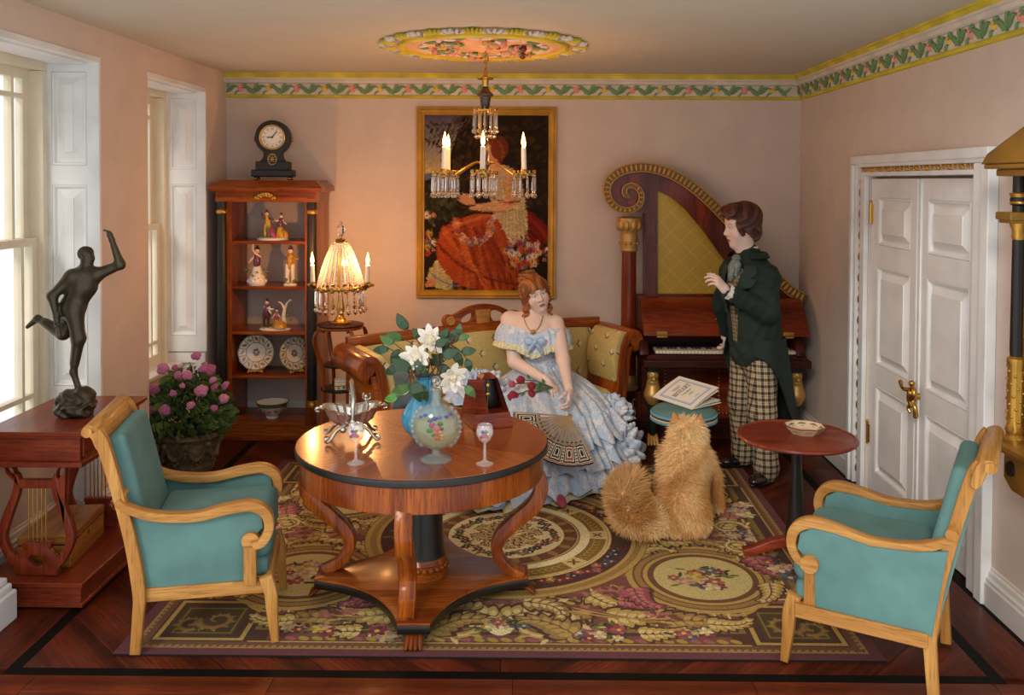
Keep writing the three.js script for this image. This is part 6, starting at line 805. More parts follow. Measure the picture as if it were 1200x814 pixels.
// ---- folding fan in her left hand
{
  const p = at(667, 488, 5.33), t = thing('folding_fan', 'open folding fan with black and cream patterned leaf held over the gown', 'fan', p.toArray()), R0 = 0.175, R1 = 0.335, A0 = PI * 0.985, A1 = PI * 1.63;
  const tex = canvasTexture(1024, 256, (c, w, h) => { c.fillStyle = '#cfc3ab'; c.fillRect(0, 0, w, h); c.fillStyle = '#17120f'; for (let k = 0; k < 7; k++) { const x = (k + 0.5) / 7 * w, W = w / 14; c.fillStyle = '#17120f'; c.fillRect(x - W * 0.8, 36, W * 1.6, h - 72); c.fillStyle = '#cfc3ab'; c.fillRect(x - W * 0.66, 52, W * 1.32, h - 104); c.fillStyle = k % 2 ? '#8e2b2b' : '#17120f'; c.fillRect(x - W * 0.5, 68, W, h - 136); c.fillStyle = '#cfc3ab'; c.fillRect(x - W * 0.36, 84, W * 0.72, h - 168); c.fillStyle = '#17120f'; c.beginPath(); c.ellipse(x, h / 2, W * 0.2, 34, 0, 0, 7); c.fill(); for (let j = 0; j < 6; j++) { c.fillRect(x + W * 0.85, 40 + j * 32, W * 0.28, 12); } } c.fillStyle = '#17120f'; c.fillRect(0, 0, w, 14); c.fillRect(0, h - 14, w, 14); c.fillStyle = '#8e2b2b'; c.fillRect(0, 20, w, 8); c.fillRect(0, h - 28, w, 8); });
  const g = sheet((u, v) => { const a = lerp(A0, A1, u), r = lerp(R0, R1, v); return V(r * cos(a), r * sin(a), 0.006 * (Math.abs(((u * 14) % 1) - 0.5) * 2 - 0.5)); }, 112, 6, 0.003);
  const tilt = (o) => { o.rotation.set(-0.85, 0.05, 0); return o; };
  tilt(mesh('leaf', g, mat('#ffffff', 0.7, { map: tex }), t));
  for (let k = 0; k <= 14; k++) { const a = lerp(A0, A1, k / 14); tilt(mesh('stick', slab([[-0.02, -0.004], [R0 * 1.1, -0.006], [k === 0 || k === 14 ? R1 : R0 * 1.15, -0.005], [k === 0 || k === 14 ? R1 : R0 * 1.15, 0.005], [R0 * 1.1, 0.006], [-0.02, 0.004]], 0.003, 0.0008).rotateZ(a).translate(0, 0, 0.001 + k * 0.0006), mat('#a58a66', 0.5), t)); }
  tilt(mesh('rivet', ball(0.008, 0, 0, 0.008, 8), M.brass, t));
}
// ---- six red roses on her lap
{
  const red = mat('#ffffff', 0.6, { map: tint('#8f1f2c', 0.25, 71, 6, 0.05) }), pink = mat('#ffffff', 0.6, { map: tint('#b5535c', 0.25, 72, 6, 0.05) }), green = mat('#3d5a2c', 0.6);
  const end = at(648, 458, 5.62); end.y = 0.575;
  const spots = [[610, 445, 'red rose topmost of the roses on the lap'], [600, 450, 'pale red rose bud at the upper left of the roses on the lap'], [601, 464, 'largest dark red rose at the left of the lap'], [604, 473, 'red rose lowest of the roses on the lap'], [623, 452, 'dark red rose nearest the wrist on the lap'], [623, 462, 'red rose below the one nearest the wrist']];
  spots.forEach(([x, y, lab], i) => {
    const p = at(x, y, 5.66); p.y += 0.0; const t = thing('rose', lab, 'rose', p.toArray(), 0, 'roses lying on the lap'), m = i === 1 ? pink : red, s = [1, 0.85, 1.25, 1, 1, 1][i];
    const petals = []; for (let k = 0; k < 14; k++) { const a = k * 2.4, q = 0.006 + 0.0017 * k; petals.push(place(new THREE.SphereGeometry(1, 8, 6, 0, PI), q * cos(a) * 0.7, q * sin(a) * 0.7, 0.018 - k * 0.0013, 0, 0, a - PI / 2, [0.014 + 0.0006 * k, 0.009, 0.016])); }
    mesh('bloom', [...petals, ball(0.016, 0, 0, 0, 8)].map((g) => g.scale(s, s, s).rotateX(-0.35)), m, t);
    const e = end.clone().sub(p); mesh('stem', tube([[0, 0, -0.012], [e.x * 0.5, e.y * 0.5 + 0.012, e.z * 0.5 - 0.01], [e.x, e.y, e.z]], 0.0035, 16, 6), green, t);
    for (const u of [0.3, 0.6]) mesh('leaf', slab(new THREE.Shape([[0, 0], [0.02, 0.012], [0.042, 0], [0.02, -0.012]].map((q) => new THREE.Vector2(...q))), 0.003, 0.0008), green, t, { at: [e.x * u, e.y * u + 0.015, e.z * u] }).rotation.set(-0.4, 0, i + u * 7);
  });
}
// ---- the standing man
{
  const t = thing('person', 'standing man in dark green tailcoat and checked trousers beside the piano', 'person', [0, 0.0095, 0]);
  const hip = at(886, 412, 5.72), lh = V(1.485, 0.82, -5.66), rhp = V(1.41, 0.82, -5.76), lk = at(893, 485, 5.58), rk = at(869, 472, 5.8), la = at(898, 556, 5.53), ra = at(871, 537, 5.86);
  const ch = at(881, 335, 5.73), nk = at(877, 296, 5.73), lsh = at(899, 326, 5.63), rsh = at(858, 318, 5.84), lel = at(899, 367, 5.55), lwr = at(852, 343, 5.5), rel = at(846, 358, 5.94), rwr = at(853, 396, 6.05);
  const front = V(-0.86, 0, 0.5), HM = frame(at(868, 268, 5.72), V(-0.07, 1, 0.0), V(-1, -0.1, 0.2)).scale(V(1.14, 1.14, 1.14));
  const arms = [cap(lsh, lel, 0.05, 0.042, 0.03), cap(lel, lwr, 0.042, 0.026, 0.02), cap(rsh, rel, 0.05, 0.042, 0.03), cap(rel, rwr, 0.042, 0.026, 0.02)];
  const body = blob([cap(hip, ch, 0.13, 0.14, 0.06), cap(lsh, rsh, 0.06, 0.06, 0.05), cap(ch, nk, 0.08, 0.05, 0.05), ...arms, cap(lh, lk, 0.075, 0.055, 0.04), cap(lk, la, 0.055, 0.035, 0.02), cap(rhp, rk, 0.075, 0.055, 0.04), cap(rk, ra, 0.055, 0.035, 0.02)], 0.014, 0.04);
  const h1 = hand([[0.35, 0.5, 0.3], [0.5, 0.6, 0.4], [0.6, 0.65, 0.4], [0.65, 0.6, 0.4]], lwr, at(833, 322, 5.48).sub(lwr), V(-0.62, -0.35, -0.5), -1, 1.1, 0.7);
  const h2 = hand([[0.25, 0.45, 0.3], [0.3, 0.45, 0.3], [0.3, 0.5, 0.3], [0.35, 0.5, 0.3]], rwr, at(847, 412, 6.14).sub(rwr), V(-0.3, -0.5, -0.6), 1, 1.0, 0.5);
  mesh('body', [skinned(body), headShape(1).applyMatrix4(HM), h1, h2], skinMat, t);
  const hp = [ell([0, 0.058, -0.022], [0.088, 0.086, 0.104]), ell([0, -0.025, -0.068], [0.07, 0.06, 0.045], 0.03), ...[-1, 1].map((s) => ell([s * 0.066, 0.02, -0.012], [0.026, 0.066, 0.06], 0.02)), ell([0.0, 0.1, 0.055], [0.06, 0.032, 0.045], 0.03), ell([0.02, 0.085, 0.082], [0.045, 0.03, 0.02], 0.02), ell([0, -0.045, 0.088], [0.085, 0.1, 0.058], 0.01, null, true)];
  mesh('hair', hairShape(hp, 0.02, '#2b120c', '#5a2a1c', (x, y, z) => 95 * z + 60 * y + 40 * Math.abs(x) + 3 * sin(60 * x + 40 * y), 0.0045).applyMatrix4(HM), hairMat, t);
  // trousers
  mesh('trousers', blob([cap(hip.clone().add(V(0, 0.06, 0)), hip, 0.135, 0.14, 0.06), cap(lh, lk, 0.1, 0.088, 0.05), cap(lk, la.clone().setY(0.1), 0.088, 0.075, 0.03), cap(rhp, rk, 0.1, 0.086, 0.05), cap(rk, ra.clone().setY(0.1), 0.086, 0.075, 0.03)].concat([cap(la.clone().setY(0.1), la.clone().setY(0.075), 0.078, 0.072, 0.02), cap(ra.clone().setY(0.1), ra.clone().setY(0.075), 0.078, 0.072, 0.02)]), 0.012, 0.045), M.check, t, { grain: 1 });
  for (const [a, d] of [[la, V(-0.55, 0, 0.5)], [ra, V(-0.9, 0, 0.25)]]) { const g = merge([blob([ell([0, 0.045, -0.02], [0.042, 0.045, 0.06]), ell([0, 0.036, 0.07], [0.043, 0.034, 0.07]), ell([0, 0.032, 0.12], [0.036, 0.026, 0.045])], 0.007, 0.03), slab(new THREE.Shape(Array.from({ length: 28 }, (_, k) => { const u = k / 28 * 2 * PI; return new THREE.Vector2(0.043 * cos(u) * (1 - 0.12 * sin(u)), 0.045 + 0.12 * sin(u)); })), 0.016, 0.003).rotateX(PI / 2).translate(0, 0.018, 0)]); mesh('shoe', g.applyMatrix4(basis(V(a.x, 0.006, a.z), V(0, 1, 0).cross(d.clone().normalize()), V(0, 1, 0), d.clone().normalize())), mat('#1d0f0c', 0.22, { clearcoat: 0.6 }), t); }
  // shirt, waistcoat, cravat
  const f = front.clone().normalize(), side = V(f.z, 0, -f.x);
  mesh('waistcoat', blob([cap(hip.clone().addScaledVector(f, 0.015).add(V(0, 0.05, 0)), ch.clone().addScaledVector(f, 0.025), 0.138, 0.142, 0.05)], 0.011, 0.04), M.checkPale, t);
  mesh('shirt_collar', sheet((u, v) => { const a = u * 2 * PI, d = f.clone().multiplyScalar(cos(a)).addScaledVector(side, sin(a)); return nk.clone().add(V(0, -0.028 + 0.062 * v - 0.02 * Math.max(0, cos(a)) , 0)).addScaledVector(d, 0.062 - 0.004 * v); }, 36, 4, 0.004, true), mat('#e2ddd2', 0.7), t);
  const cv = nk.clone().addScaledVector(f, 0.1).add(V(0, -0.04, 0)); mesh('cravat', [place(ball(1, 0, 0, 0, 10), cv.x, cv.y, cv.z, 0, 0, 0, [0.03, 0.026, 0.03]), taper([cv, cv.clone().addScaledVector(f, 0.03).add(V(0, -0.06, 0)), cv.clone().addScaledVector(f, 0.045).add(V(0, -0.13, 0))], [0.022, 0.034, 0.02], 16, 8), taper([cv, cv.clone().addScaledVector(side, 0.03).addScaledVector(f, 0.02).add(V(0, -0.05, 0)), cv.clone().addScaledVector(side, 0.03).addScaledVector(f, 0.03).add(V(0, -0.1, 0))], [0.018, 0.026, 0.015], 16, 8)], mat('#ffffff', 0.35, { map: tint('#6f7a78', 0.4, 73, 8, 0.08), sheen: 0.5, userData: { metres: true } }), t);
  // tailcoat: shell open at the front, sleeves, lapels, tails
  const coat = M.coat, inside = field([cap(hip.clone().add(V(0, 0.0, 0)), ch, 0.165, 0.17, 0.06), cap(lsh, rsh, 0.066, 0.066, 0.07), cap(ch, nk.clone().add(V(0, -0.03, 0)), 0.13, 0.085, 0.05), cap(lsh, lel, 0.07, 0.068, 0.05), cap(lel, lerpV(lel, lwr, 0.84), 0.07, 0.052, 0.03), cap(rsh, rel, 0.074, 0.064, 0.04), cap(rel, lerpV(rel, rwr, 0.8), 0.062, 0.048, 0.03)], 0.04);
  const mid = ch.clone();
  const fold = (x, y, z) => 0.0035 * sin(y * 62 + x * 40 + 2 * sin(z * 30)) * smooth(0.0, 0.2, Math.abs(y - 1.0)) + 0.002 * sin(x * 90 - y * 50);
  mesh('coat', nets((x, y, z) => Math.max(inside(x, y, z) + fold(x, y, z), cutFront(x, y, z)), new THREE.Box3(V(1.05, 0.7, -6.15), V(1.75, 1.55, -5.35)), 0.01), coat, t);
  function cutFront(x, y, z) { const X = (x - mid.x) * f.x + (z - mid.z) * f.z, S = (x - mid.x) * side.x + (z - mid.z) * side.z, half = lerp(0.03, 0.075, clamp((y - 0.98) / 0.32)); if (y < 0.86) return -1; const d = Math.min(half - Math.abs(S - 0.0), X - 0.11); return d; }
  for (const s of [-1, 1]) mesh('lapel', sheet((u, v) => { const y = mid.y - 0.17 + 0.3 * v, edge = lerp(0.028, 0.072, clamp((y - 0.98) / 0.32)), wd = (v < 0.74 ? 0.018 + 0.075 * v / 0.74 : v < 0.8 ? 0.055 : 0.07) * (1 - 0.25 * smooth(0.9, 1, v)), S = s * (edge - 0.004 + u * wd), q = mid.clone().setY(y).addScaledVector(side, S).addScaledVector(f, 0.06); let n = 0; while (inside(q.x, q.y, q.z) < 0.012 && n++ < 90) q.addScaledVector(f, 0.003); return q.addScaledVector(f, 0.008 * sin(u * PI)); }, 8, 40, 0.007), M.lapel, t);
  mesh('coat_collar', sheet((u, v) => { const a = lerp(0.9, 2 * PI - 0.9, u), d = f.clone().multiplyScalar(cos(a)).addScaledVector(side, sin(a)); return nk.clone().add(V(0, -0.055 + 0.06 * sin(v * PI * 0.8) - 0.02 * v, 0)).addScaledVector(d, 0.075 + 0.055 * v); }, 30, 8, 0.01), coat, t);
  mesh('coat_tails', sheet((u, v) => { const a = lerp(0.62, 2 * PI - 0.75, u), d = f.clone().multiplyScalar(cos(a)).addScaledVector(side, sin(a)), back = Math.max(0, -cos(a)), r = 0.166 + 0.07 * v + 0.012 * sin(a * 6 + v * 2); const len = lerp(0.1, 0.62, smooth(-0.8, 0.6, -cos(a))); return hip.clone().add(V(0, 0.09 - v * len, 0)).addScaledVector(d, r).addScaledVector(f, -0.05 * v); }, 50, 26, 0.01), coat, t);
  const pk = hip.clone().addScaledVector(side, lsideSign(side, lsh, mid) * 0.172).addScaledVector(f, -0.015); mesh('pocket_flap', box(0.11, 0.045, 0.014, 0, 0, 0, 0.005).rotateY(Math.atan2(pk.x - hip.x, pk.z - hip.z)).translate(pk.x, pk.y + 0.01, pk.z), coat, t);
  for (const [w, e, n] of [[lwr, lel, 0.05], [rwr, rel, 0.044]]) { const d = w.clone().sub(e).normalize(), M4 = frame(w.clone().addScaledVector(d, -0.035), d, V(0.3, 0.2, 1)); mesh('shirt_cuff', sheet((u, v) => { const a = u * 2 * PI, r = n * (0.82 + 0.12 * v) + 0.003 * sin(a * 9) * v; return V(r * cos(a), -0.03 + 0.07 * v, r * sin(a)).applyMatrix4(M4); }, 40, 5, 0.004, true), mat('#e2ddd2', 0.7), t); }
  for (let k = 0; k < 3; k++) { const q = hip.clone().add(V(0, 0.12 + k * 0.075, 0)).addScaledVector(f, 0.163); mesh('button', ball(0.008, q.x, q.y, q.z, 8), M.brass, t); }
}
function lerpV(a, b, t) { return a.clone().lerp(b, t); }
function lsideSign(side, l, m) { return Math.sign((l.x - m.x) * side.x + (l.z - m.z) * side.z); }
// ---- the sitting dog, seen from behind
{
  const t = thing('dog', 'fluffy golden dog sitting with its back turned and curled tail', 'dog', [0, 0.017, 0]);
  const hp = at(798, 600, 4.72), bd = at(799, 572, 4.82), rf = at(803, 537, 4.92), hd = at(806, 512, 4.97);
  const prims = [ell([hp.x, 0.1, hp.z], [0.115, 0.1, 0.12]), ell([hp.x - 0.06, 0.085, hp.z + 0.01], [0.085, 0.085, 0.11]), ell([hp.x + 0.06, 0.085, hp.z], [0.075, 0.08, 0.11]), cap([hp.x, 0.13, hp.z], bd, 0.115, 0.108, 0.06), cap(bd, rf, 0.108, 0.11, 0.06), ell(rf, [0.125, 0.085, 0.11], 0.04), ell(hd, [0.095, 0.09, 0.09], 0.03), cap(hd, hd.clone().add(V(0.02, -0.03, -0.11)), 0.06, 0.035, 0.04),
    cap(at(828, 545, 4.92), at(838, 562, 4.95), 0.035, 0.024, 0.03), cap(at(838, 562, 4.95), at(842, 585, 4.98).setY(0.03), 0.024, 0.022, 0.02), cap([bd.x - 0.03, 0.2, bd.z - 0.1], [bd.x - 0.03, 0.025, bd.z - 0.13], 0.035, 0.028, 0.03), ell([hp.x + 0.06, 0.03, hp.z - 0.03], [0.05, 0.03, 0.09], 0.03), ell([hp.x + 0.0, 0.035, hp.z + 0.02], [0.13, 0.035, 0.1], 0.03)];
  const tail = [[778, 612, 4.63], [757, 614, 4.58], [738, 602, 4.56], [732, 584, 4.57], [738, 568, 4.6]].map((q) => at(...q)), tr = [0.05, 0.068, 0.078, 0.07, 0.05]; for (let i = 0; i < 4; i++) prims.push(cap(tail[i], tail[i + 1], tr[i], tr[i + 1], 0.03));
  for (const p of prims) { const lo = p.a ? Math.min(p.a.y - p.ra, p.b.y - p.rb) : p.c.y - p.r[1]; if (lo < 0.008) { const dy = 0.008 - lo; if (p.a) { p.a.y += dy; p.b.y += dy; } else p.c.y += dy; } }
  const G = blob(prims, 0.009, 0.035), A = lin('#c58c46'), B = lin('#efcb90'), C = lin('#f6dfb4');
  const tone = (x, y, z) => { const n = fbm(x * 1.3 + 0.2 * sin(9 * y), y * 1.1 + z, 7, 7, 5, 3), head = smooth(0.35, 0.5, y); return mixc(mixc(A, B, smooth(0.3, 0.68, n + 0.12 * head)), C, 0.45 * head * n); };
  mesh('body', paint(G, tone), mat('#ffffff', 0.95, { vertexColors: true }), t);
  for (const [x, y, s] of [[791, 494, -1], [820, 496, 1]]) { const p = at(x, y, 4.97), e = mesh('ear', paint(merge([place(new THREE.ConeGeometry(0.038, 0.062, 14, 4), 0, 0.01, 0, 0, 0, 0, [1, 1, 0.45])]), () => lin('#b98449')), mat('#ffffff', 0.95, { vertexColors: true }), t, { at: p.toArray() }); e.rotation.set(-0.15, 0, -s * 0.22); }
  // fur: many thin bent tufts combed down the body
  const p = G.attributes.position, nrm = G.attributes.normal, ix = G.index, r = rng(99), tri = ix.count / 3, cum = new Float64Array(tri); let S = 0; const a = V(), b = V(), c = V();
  for (let k = 0; k < tri; k++) { a.fromBufferAttribute(p, ix.getX(3 * k)); b.fromBufferAttribute(p, ix.getX(3 * k + 1)); c.fromBufferAttribute(p, ix.getX(3 * k + 2)); S += b.clone().sub(a).cross(c.clone().sub(a)).length(); cum[k] = S; }
  const tuft = new THREE.ConeGeometry(0.0026, 1, 4, 3).translate(0, 0.5, 0), q = tuft.attributes.position; for (let i = 0; i < q.count; i++) { const y = q.getY(i); q.setX(i, q.getX(i) + 0.004 * y * y); q.setZ(i, q.getZ(i) - 0.22 * 0 * y); } tuft.computeVertexNormals();
  const n = 30000, fur = new THREE.InstancedMesh(tuft, mat('#ffffff', 0.8, { sheen: 0.5, sheenColor: new THREE.Color('#e8c890') }), n), m4 = new THREE.Matrix4(), Q = new THREE.Quaternion(), Y = V(0, 1, 0), col = new THREE.Color();
  for (let i = 0; i < n; i++) {
    const w = r() * S; let lo = 0, hi = tri - 1; while (lo < hi) { const md = (lo + hi) >> 1; if (cum[md] < w) lo = md + 1; else hi = md; }
    let u = r(), v = r(); if (u + v > 1) { u = 1 - u; v = 1 - v; } const I = [0, 1, 2].map((j) => ix.getX(3 * lo + j)), W3 = [1 - u - v, u, v], P = V(), N = V(); I.forEach((id, j) => { P.add(a.fromBufferAttribute(p, id).multiplyScalar(W3[j])); N.add(b.fromBufferAttribute(nrm, id).multiplyScalar(W3[j])); }); N.normalize();
    const onTail = P.x < hp.x - 0.14, comb = onTail ? V(0, 0.25, 0.1) : V(0, -0.75, 0.15), d = N.clone().multiplyScalar(0.85).add(comb).add(V(r() - 0.5, r() - 0.5, r() - 0.5).multiplyScalar(0.75)).normalize(); if (P.y < 0.02) d.y = Math.max(d.y, 0.05);
    const L = (0.02 + 0.03 * r()) * (onTail ? 1.35 : 1) * (P.y > rf.y - 0.08 && P.y < rf.y + 0.06 ? 1.25 : 1) * (P.y < 0.06 ? 0.7 : 1); Q.setFromUnitVectors(Y, d); const s = 0.8 + r() * 0.8; m4.compose(P.addScaledVector(N, -0.003), Q, V(s, L, s)); fur.setMatrixAt(i, m4); const k = tone(P.x, P.y, P.z), f = 0.85 + 0.4 * r(); fur.setColorAt(i, col.setRGB(k[0] * f, k[1] * f, k[2] * f));
  }
  fur.name = 'fur'; fur.userData.kind = 'stuff'; fur.castShadow = fur.receiveShadow = true; t.add(fur);
}

// ================================================================ things on the furniture
const RUG = 0.0095;
// ---- bronze runner on the console
{
  const s0 = V(-2.105, 0.774, -4.14), Z = 4.14, t = thing('statuette', 'dark bronze statuette of a running athlete on a rock, on the lyre console', 'statuette', s0.toArray());
  const J = (x, y, dz = 0) => at(x, y, Z - dz).sub(s0);
  const k = (v) => v, rock = [ell([0, 0.05, 0], [0.085, 0.06, 0.07]), ell([0.03, 0.085, 0.0], [0.05, 0.045, 0.045]), ell([-0.035, 0.07, 0.01], [0.05, 0.045, 0.045]), ell([0, 0.02, 0.03], [0.075, 0.03, 0.05])], rf = field(rock, 0.03);
  const toe = J(92, 455), heel = J(86, 436), knee = J(92, 396, 0.02), hipR = J(87, 364, 0.03), hipL = J(83, 364, -0.03), pelv = J(85, 360), ribs = J(97, 334), nck = J(101, 314), shR = J(112, 322, -0.02), shL = J(84, 324, 0.03), elR = J(141, 310, -0.02), haR = J(131, 281, -0.02), elL = J(61, 347, 0.05), haL = J(66, 371, 0.06), kn2 = J(74, 390, -0.03), an2 = J(44, 373, -0.05), toe2 = J(32, 383, -0.05), head = J(102, 300);
  mesh('rock', [nets((x, y, z) => rf(x, y, z) + 0.0035 * sin(x * 110 + 3 * sin(y * 60)) * sin(z * 90) + 0.0028 * sin(y * 120 + x * 60), new THREE.Box3(V(-0.12, 0, -0.11), V(0.12, 0.16, 0.12)), 0.005)], M.bronze, t);
  const b = [cap(hipR, knee, 0.04, 0.03, 0.02), cap(knee, heel, 0.03, 0.015, 0.02), cap(heel, toe, 0.015, 0.014, 0.015), cap(toe, J(98, 461), 0.014, 0.01, 0.01), cap(J(90, 408, -0.012), J(87, 424), 0.022, 0.014, 0.02), cap(hipL, kn2, 0.04, 0.03, 0.02), cap(kn2, an2, 0.03, 0.015, 0.02), cap(J(66, 386, -0.035), J(54, 378, -0.04), 0.022, 0.014, 0.02), cap(an2, toe2, 0.017, 0.009, 0.012), ell(pelv, [0.05, 0.048, 0.045]), ell(J(80, 366), [0.034, 0.036, 0.038], 0.02), cap(pelv, ribs, 0.044, 0.055, 0.05), cap(ribs, J(100, 324), 0.058, 0.05, 0.04), cap(shL, shR, 0.03, 0.03, 0.03), cap(ribs, nck, 0.04, 0.02, 0.03), cap(nck, head, 0.02, 0.02, 0.02), ell(head, [0.03, 0.037, 0.03], 0.02), ell(J(106, 305), [0.012, 0.016, 0.014], 0.015), cap(J(109, 301), J(110, 303), 0.005, 0.006, 0.008), cap(shR, elR, 0.03, 0.021, 0.02), cap(elR, haR, 0.022, 0.012, 0.015), cap(shL, elL, 0.03, 0.021, 0.02), cap(elL, haL, 0.022, 0.012, 0.015)];
  for (const [h, d] of [[haR, V(-0.35, 1, 0.1)], [haL, V(0.15, -1, 0.1)]]) { const n = d.clone().normalize(); b.push(cap(h, h.clone().addScaledVector(n, 0.026), 0.012, 0.014, 0.01)); for (let i = 0; i < 4; i++) { const o = h.clone().addScaledVector(n, 0.03).add(V((i - 1.5) * 0.007, 0, (i - 1.5) * 0.004)), m = o.clone().addScaledVector(n, 0.014 - 0.002 * Math.abs(i - 1)); b.push(cap(o, m, 0.0048, 0.0044, 0.003), cap(m, m.clone().addScaledVector(n, 0.006).add(V(-0.012, 0, 0.004)), 0.0044, 0.0038, 0.003)); } b.push(cap(h.clone().addScaledVector(n, 0.008), h.clone().addScaledVector(n, 0.03).add(V(0.018, 0, 0.01)), 0.006, 0.0045, 0.004)); }
  mesh('figure', blob(b, 0.0045, 0.015), M.bronze, t);
  mesh('hair', hairShape([ell(head.clone().add(V(-0.006, 0.012, 0)), [0.034, 0.033, 0.034])], 0.01, '#2f2b22', '#3a352a', (x, y, z) => x * 300 + y * 200 + z * 250, 0.003, 0.004), M.bronze, t);
  const r2 = haL.clone().add(V(0.004, -0.03, 0)); mesh('baton', taper([r2.clone().add(V(0.0, 0.05, 0)), r2, r2.clone().add(V(0.01, -0.06, 0.0))], [0.011, 0.01, 0.012], 10, 10), M.bronze, t);
}
// ---- planter with pink roses
{
  const p = V(-2.2, 0, -5.78), t = thing('potted_plant', 'dark relief-carved planter of pink flowers on the floor by the second window', 'plant', p.toArray()), r = rng(31);
  const stone = mat('#ffffff', 0.75, { map: tint('#5f5236', 0.5, 80, 10, 0.25), bumpMap: plaster, bumpScale: 0.004, userData: { metres: true } });
  const pot = mesh('pot', lathe([[0, 0.0], [0.15, 0.0], [0.155, 0.03], [0.14, 0.045], [0.16, 0.1], [0.185, 0.17], [0.192, 0.2], [0.205, 0.212], [0.222, 0.225], [0.222, 0.245], [0.2, 0.25], [0.19, 0.235], [0, 0.225]], 48), stone, t);
  for (let k = 0; k < 8; k++) { const a = k * PI / 4 + 0.2, P = (d, h, q = 0.0) => { const R = 0.148 + 0.21 * h * 1.0 + q; return [R * cos(a + d), h + 0.03, R * sin(a + d)]; }; mesh('carved_swag', [taper([P(-0.36, 0.15), P(-0.18, 0.085, 0.008), P(0, 0.065, 0.012), P(0.18, 0.085, 0.008), P(0.36, 0.15)], [0.01, 0.015, 0.019, 0.015, 0.01], 20, 7), ball(0.026, ...P(0.39, 0.15, 0.006), 8), ball(0.016, ...P(0.39, 0.11, 0.0), 8), ball(0.012, ...P(0, 0.03, 0.02), 8), ...[-1, 1].map((s) => ball(0.011, ...P(s * 0.1, 0.045, 0.014), 7))], stone, pot); }
  const leafMats = [mat('#4e6a2e', 0.6), mat('#6d8440', 0.6), mat('#39532a', 0.6)], lg = slab([[0, 0], [0.018, 0.016], [0.03, 0.019], [0.05, 0.013], [0.066, 0], [0.05, -0.013], [0.03, -0.019], [0.018, -0.016]], 0.003, 0.001), P3 = lg.attributes.position; for (let i = 0; i < P3.count; i++) P3.setZ(i, P3.getZ(i) - 4 * P3.getX(i) ** 2 + Math.abs(P3.getY(i)) * 0.5); lg.computeVertexNormals();
  const groups = [[], [], []]; for (let k = 0; k < 900; k++) { const a = r() * 6.283, q = Math.sqrt(r()), el = r(), R = 0.22 * (0.65 + 0.35 * r()), y = 0.25 + 0.4 * el * (0.55 + 0.45 * q), rr = R * Math.sqrt(Math.max(0.05, 1 - el * el * 0.93)) * (0.8 + 0.4 * q); groups[r() * 3 | 0].push(place(lg.clone(), rr * cos(a), y, rr * sin(a), (r() - 0.3) * 0.9, -a + (r() - 0.5) * 1.2, (r() - 0.6) * 1.2, 0.7 + 0.6 * r())); }
  groups.forEach((g, i) => mesh('foliage', g, leafMats[i], t, { kind: 'stuff' }));
  mesh('soil', lathe([[0, 0.232], [0.19, 0.232], [0.19, 0.236], [0, 0.242]], 24), mat('#2c2016', 0.95), t);
  const pinks = [mat('#bf6fa0', 0.55), mat('#cf86b0', 0.55), mat('#b0608e', 0.55)];
  const petals = []; for (let k = 0; k < 16; k++) { const a = k * 2.4, q = 0.004 + 0.0013 * k; petals.push(place(new THREE.SphereGeometry(1, 7, 5, 0, PI), q * cos(a), 0.012 - k * 0.0008, q * sin(a), -PI / 2 + 0.3, -a + PI / 2, 0, [0.016, 0.011, 0.021])); } const bloom = merge([...petals, ball(0.012, 0, 0.006, 0, 8)]);
  const px = [[230, 418], [191, 432], [205, 431], [209, 440], [220, 440], [246, 434], [238, 433], [250, 446], [181, 456], [203, 461], [236, 459], [252, 454], [265, 452], [262, 468], [180, 480], [194, 481], [224, 475], [251, 479], [240, 428], [214, 452]];
  px.forEach(([x, y], i) => { const u = (x - 222) / 46, d = Math.sqrt(Math.max(0, 1 - u * u - ((y - 470) / 70) ** 2)) * 0.2, q = at(x, y, 5.72 - d).sub(p), o = mesh('flower', bloom, pinks[i % 3], t, { at: q.toArray() }); o.scale.setScalar([1, 1.25, 0.7, 0.9, 1.05, 1.3, 0.9, 0.8, 1.2, 0.75, 1.35, 0.8, 0.9, 1.1, 1, 1.25, 0.85, 0.8, 0.7, 0.6][i] * 0.95); o.rotation.set(0.6 + r() * 0.3, r() * 6, u * -0.6); });
}
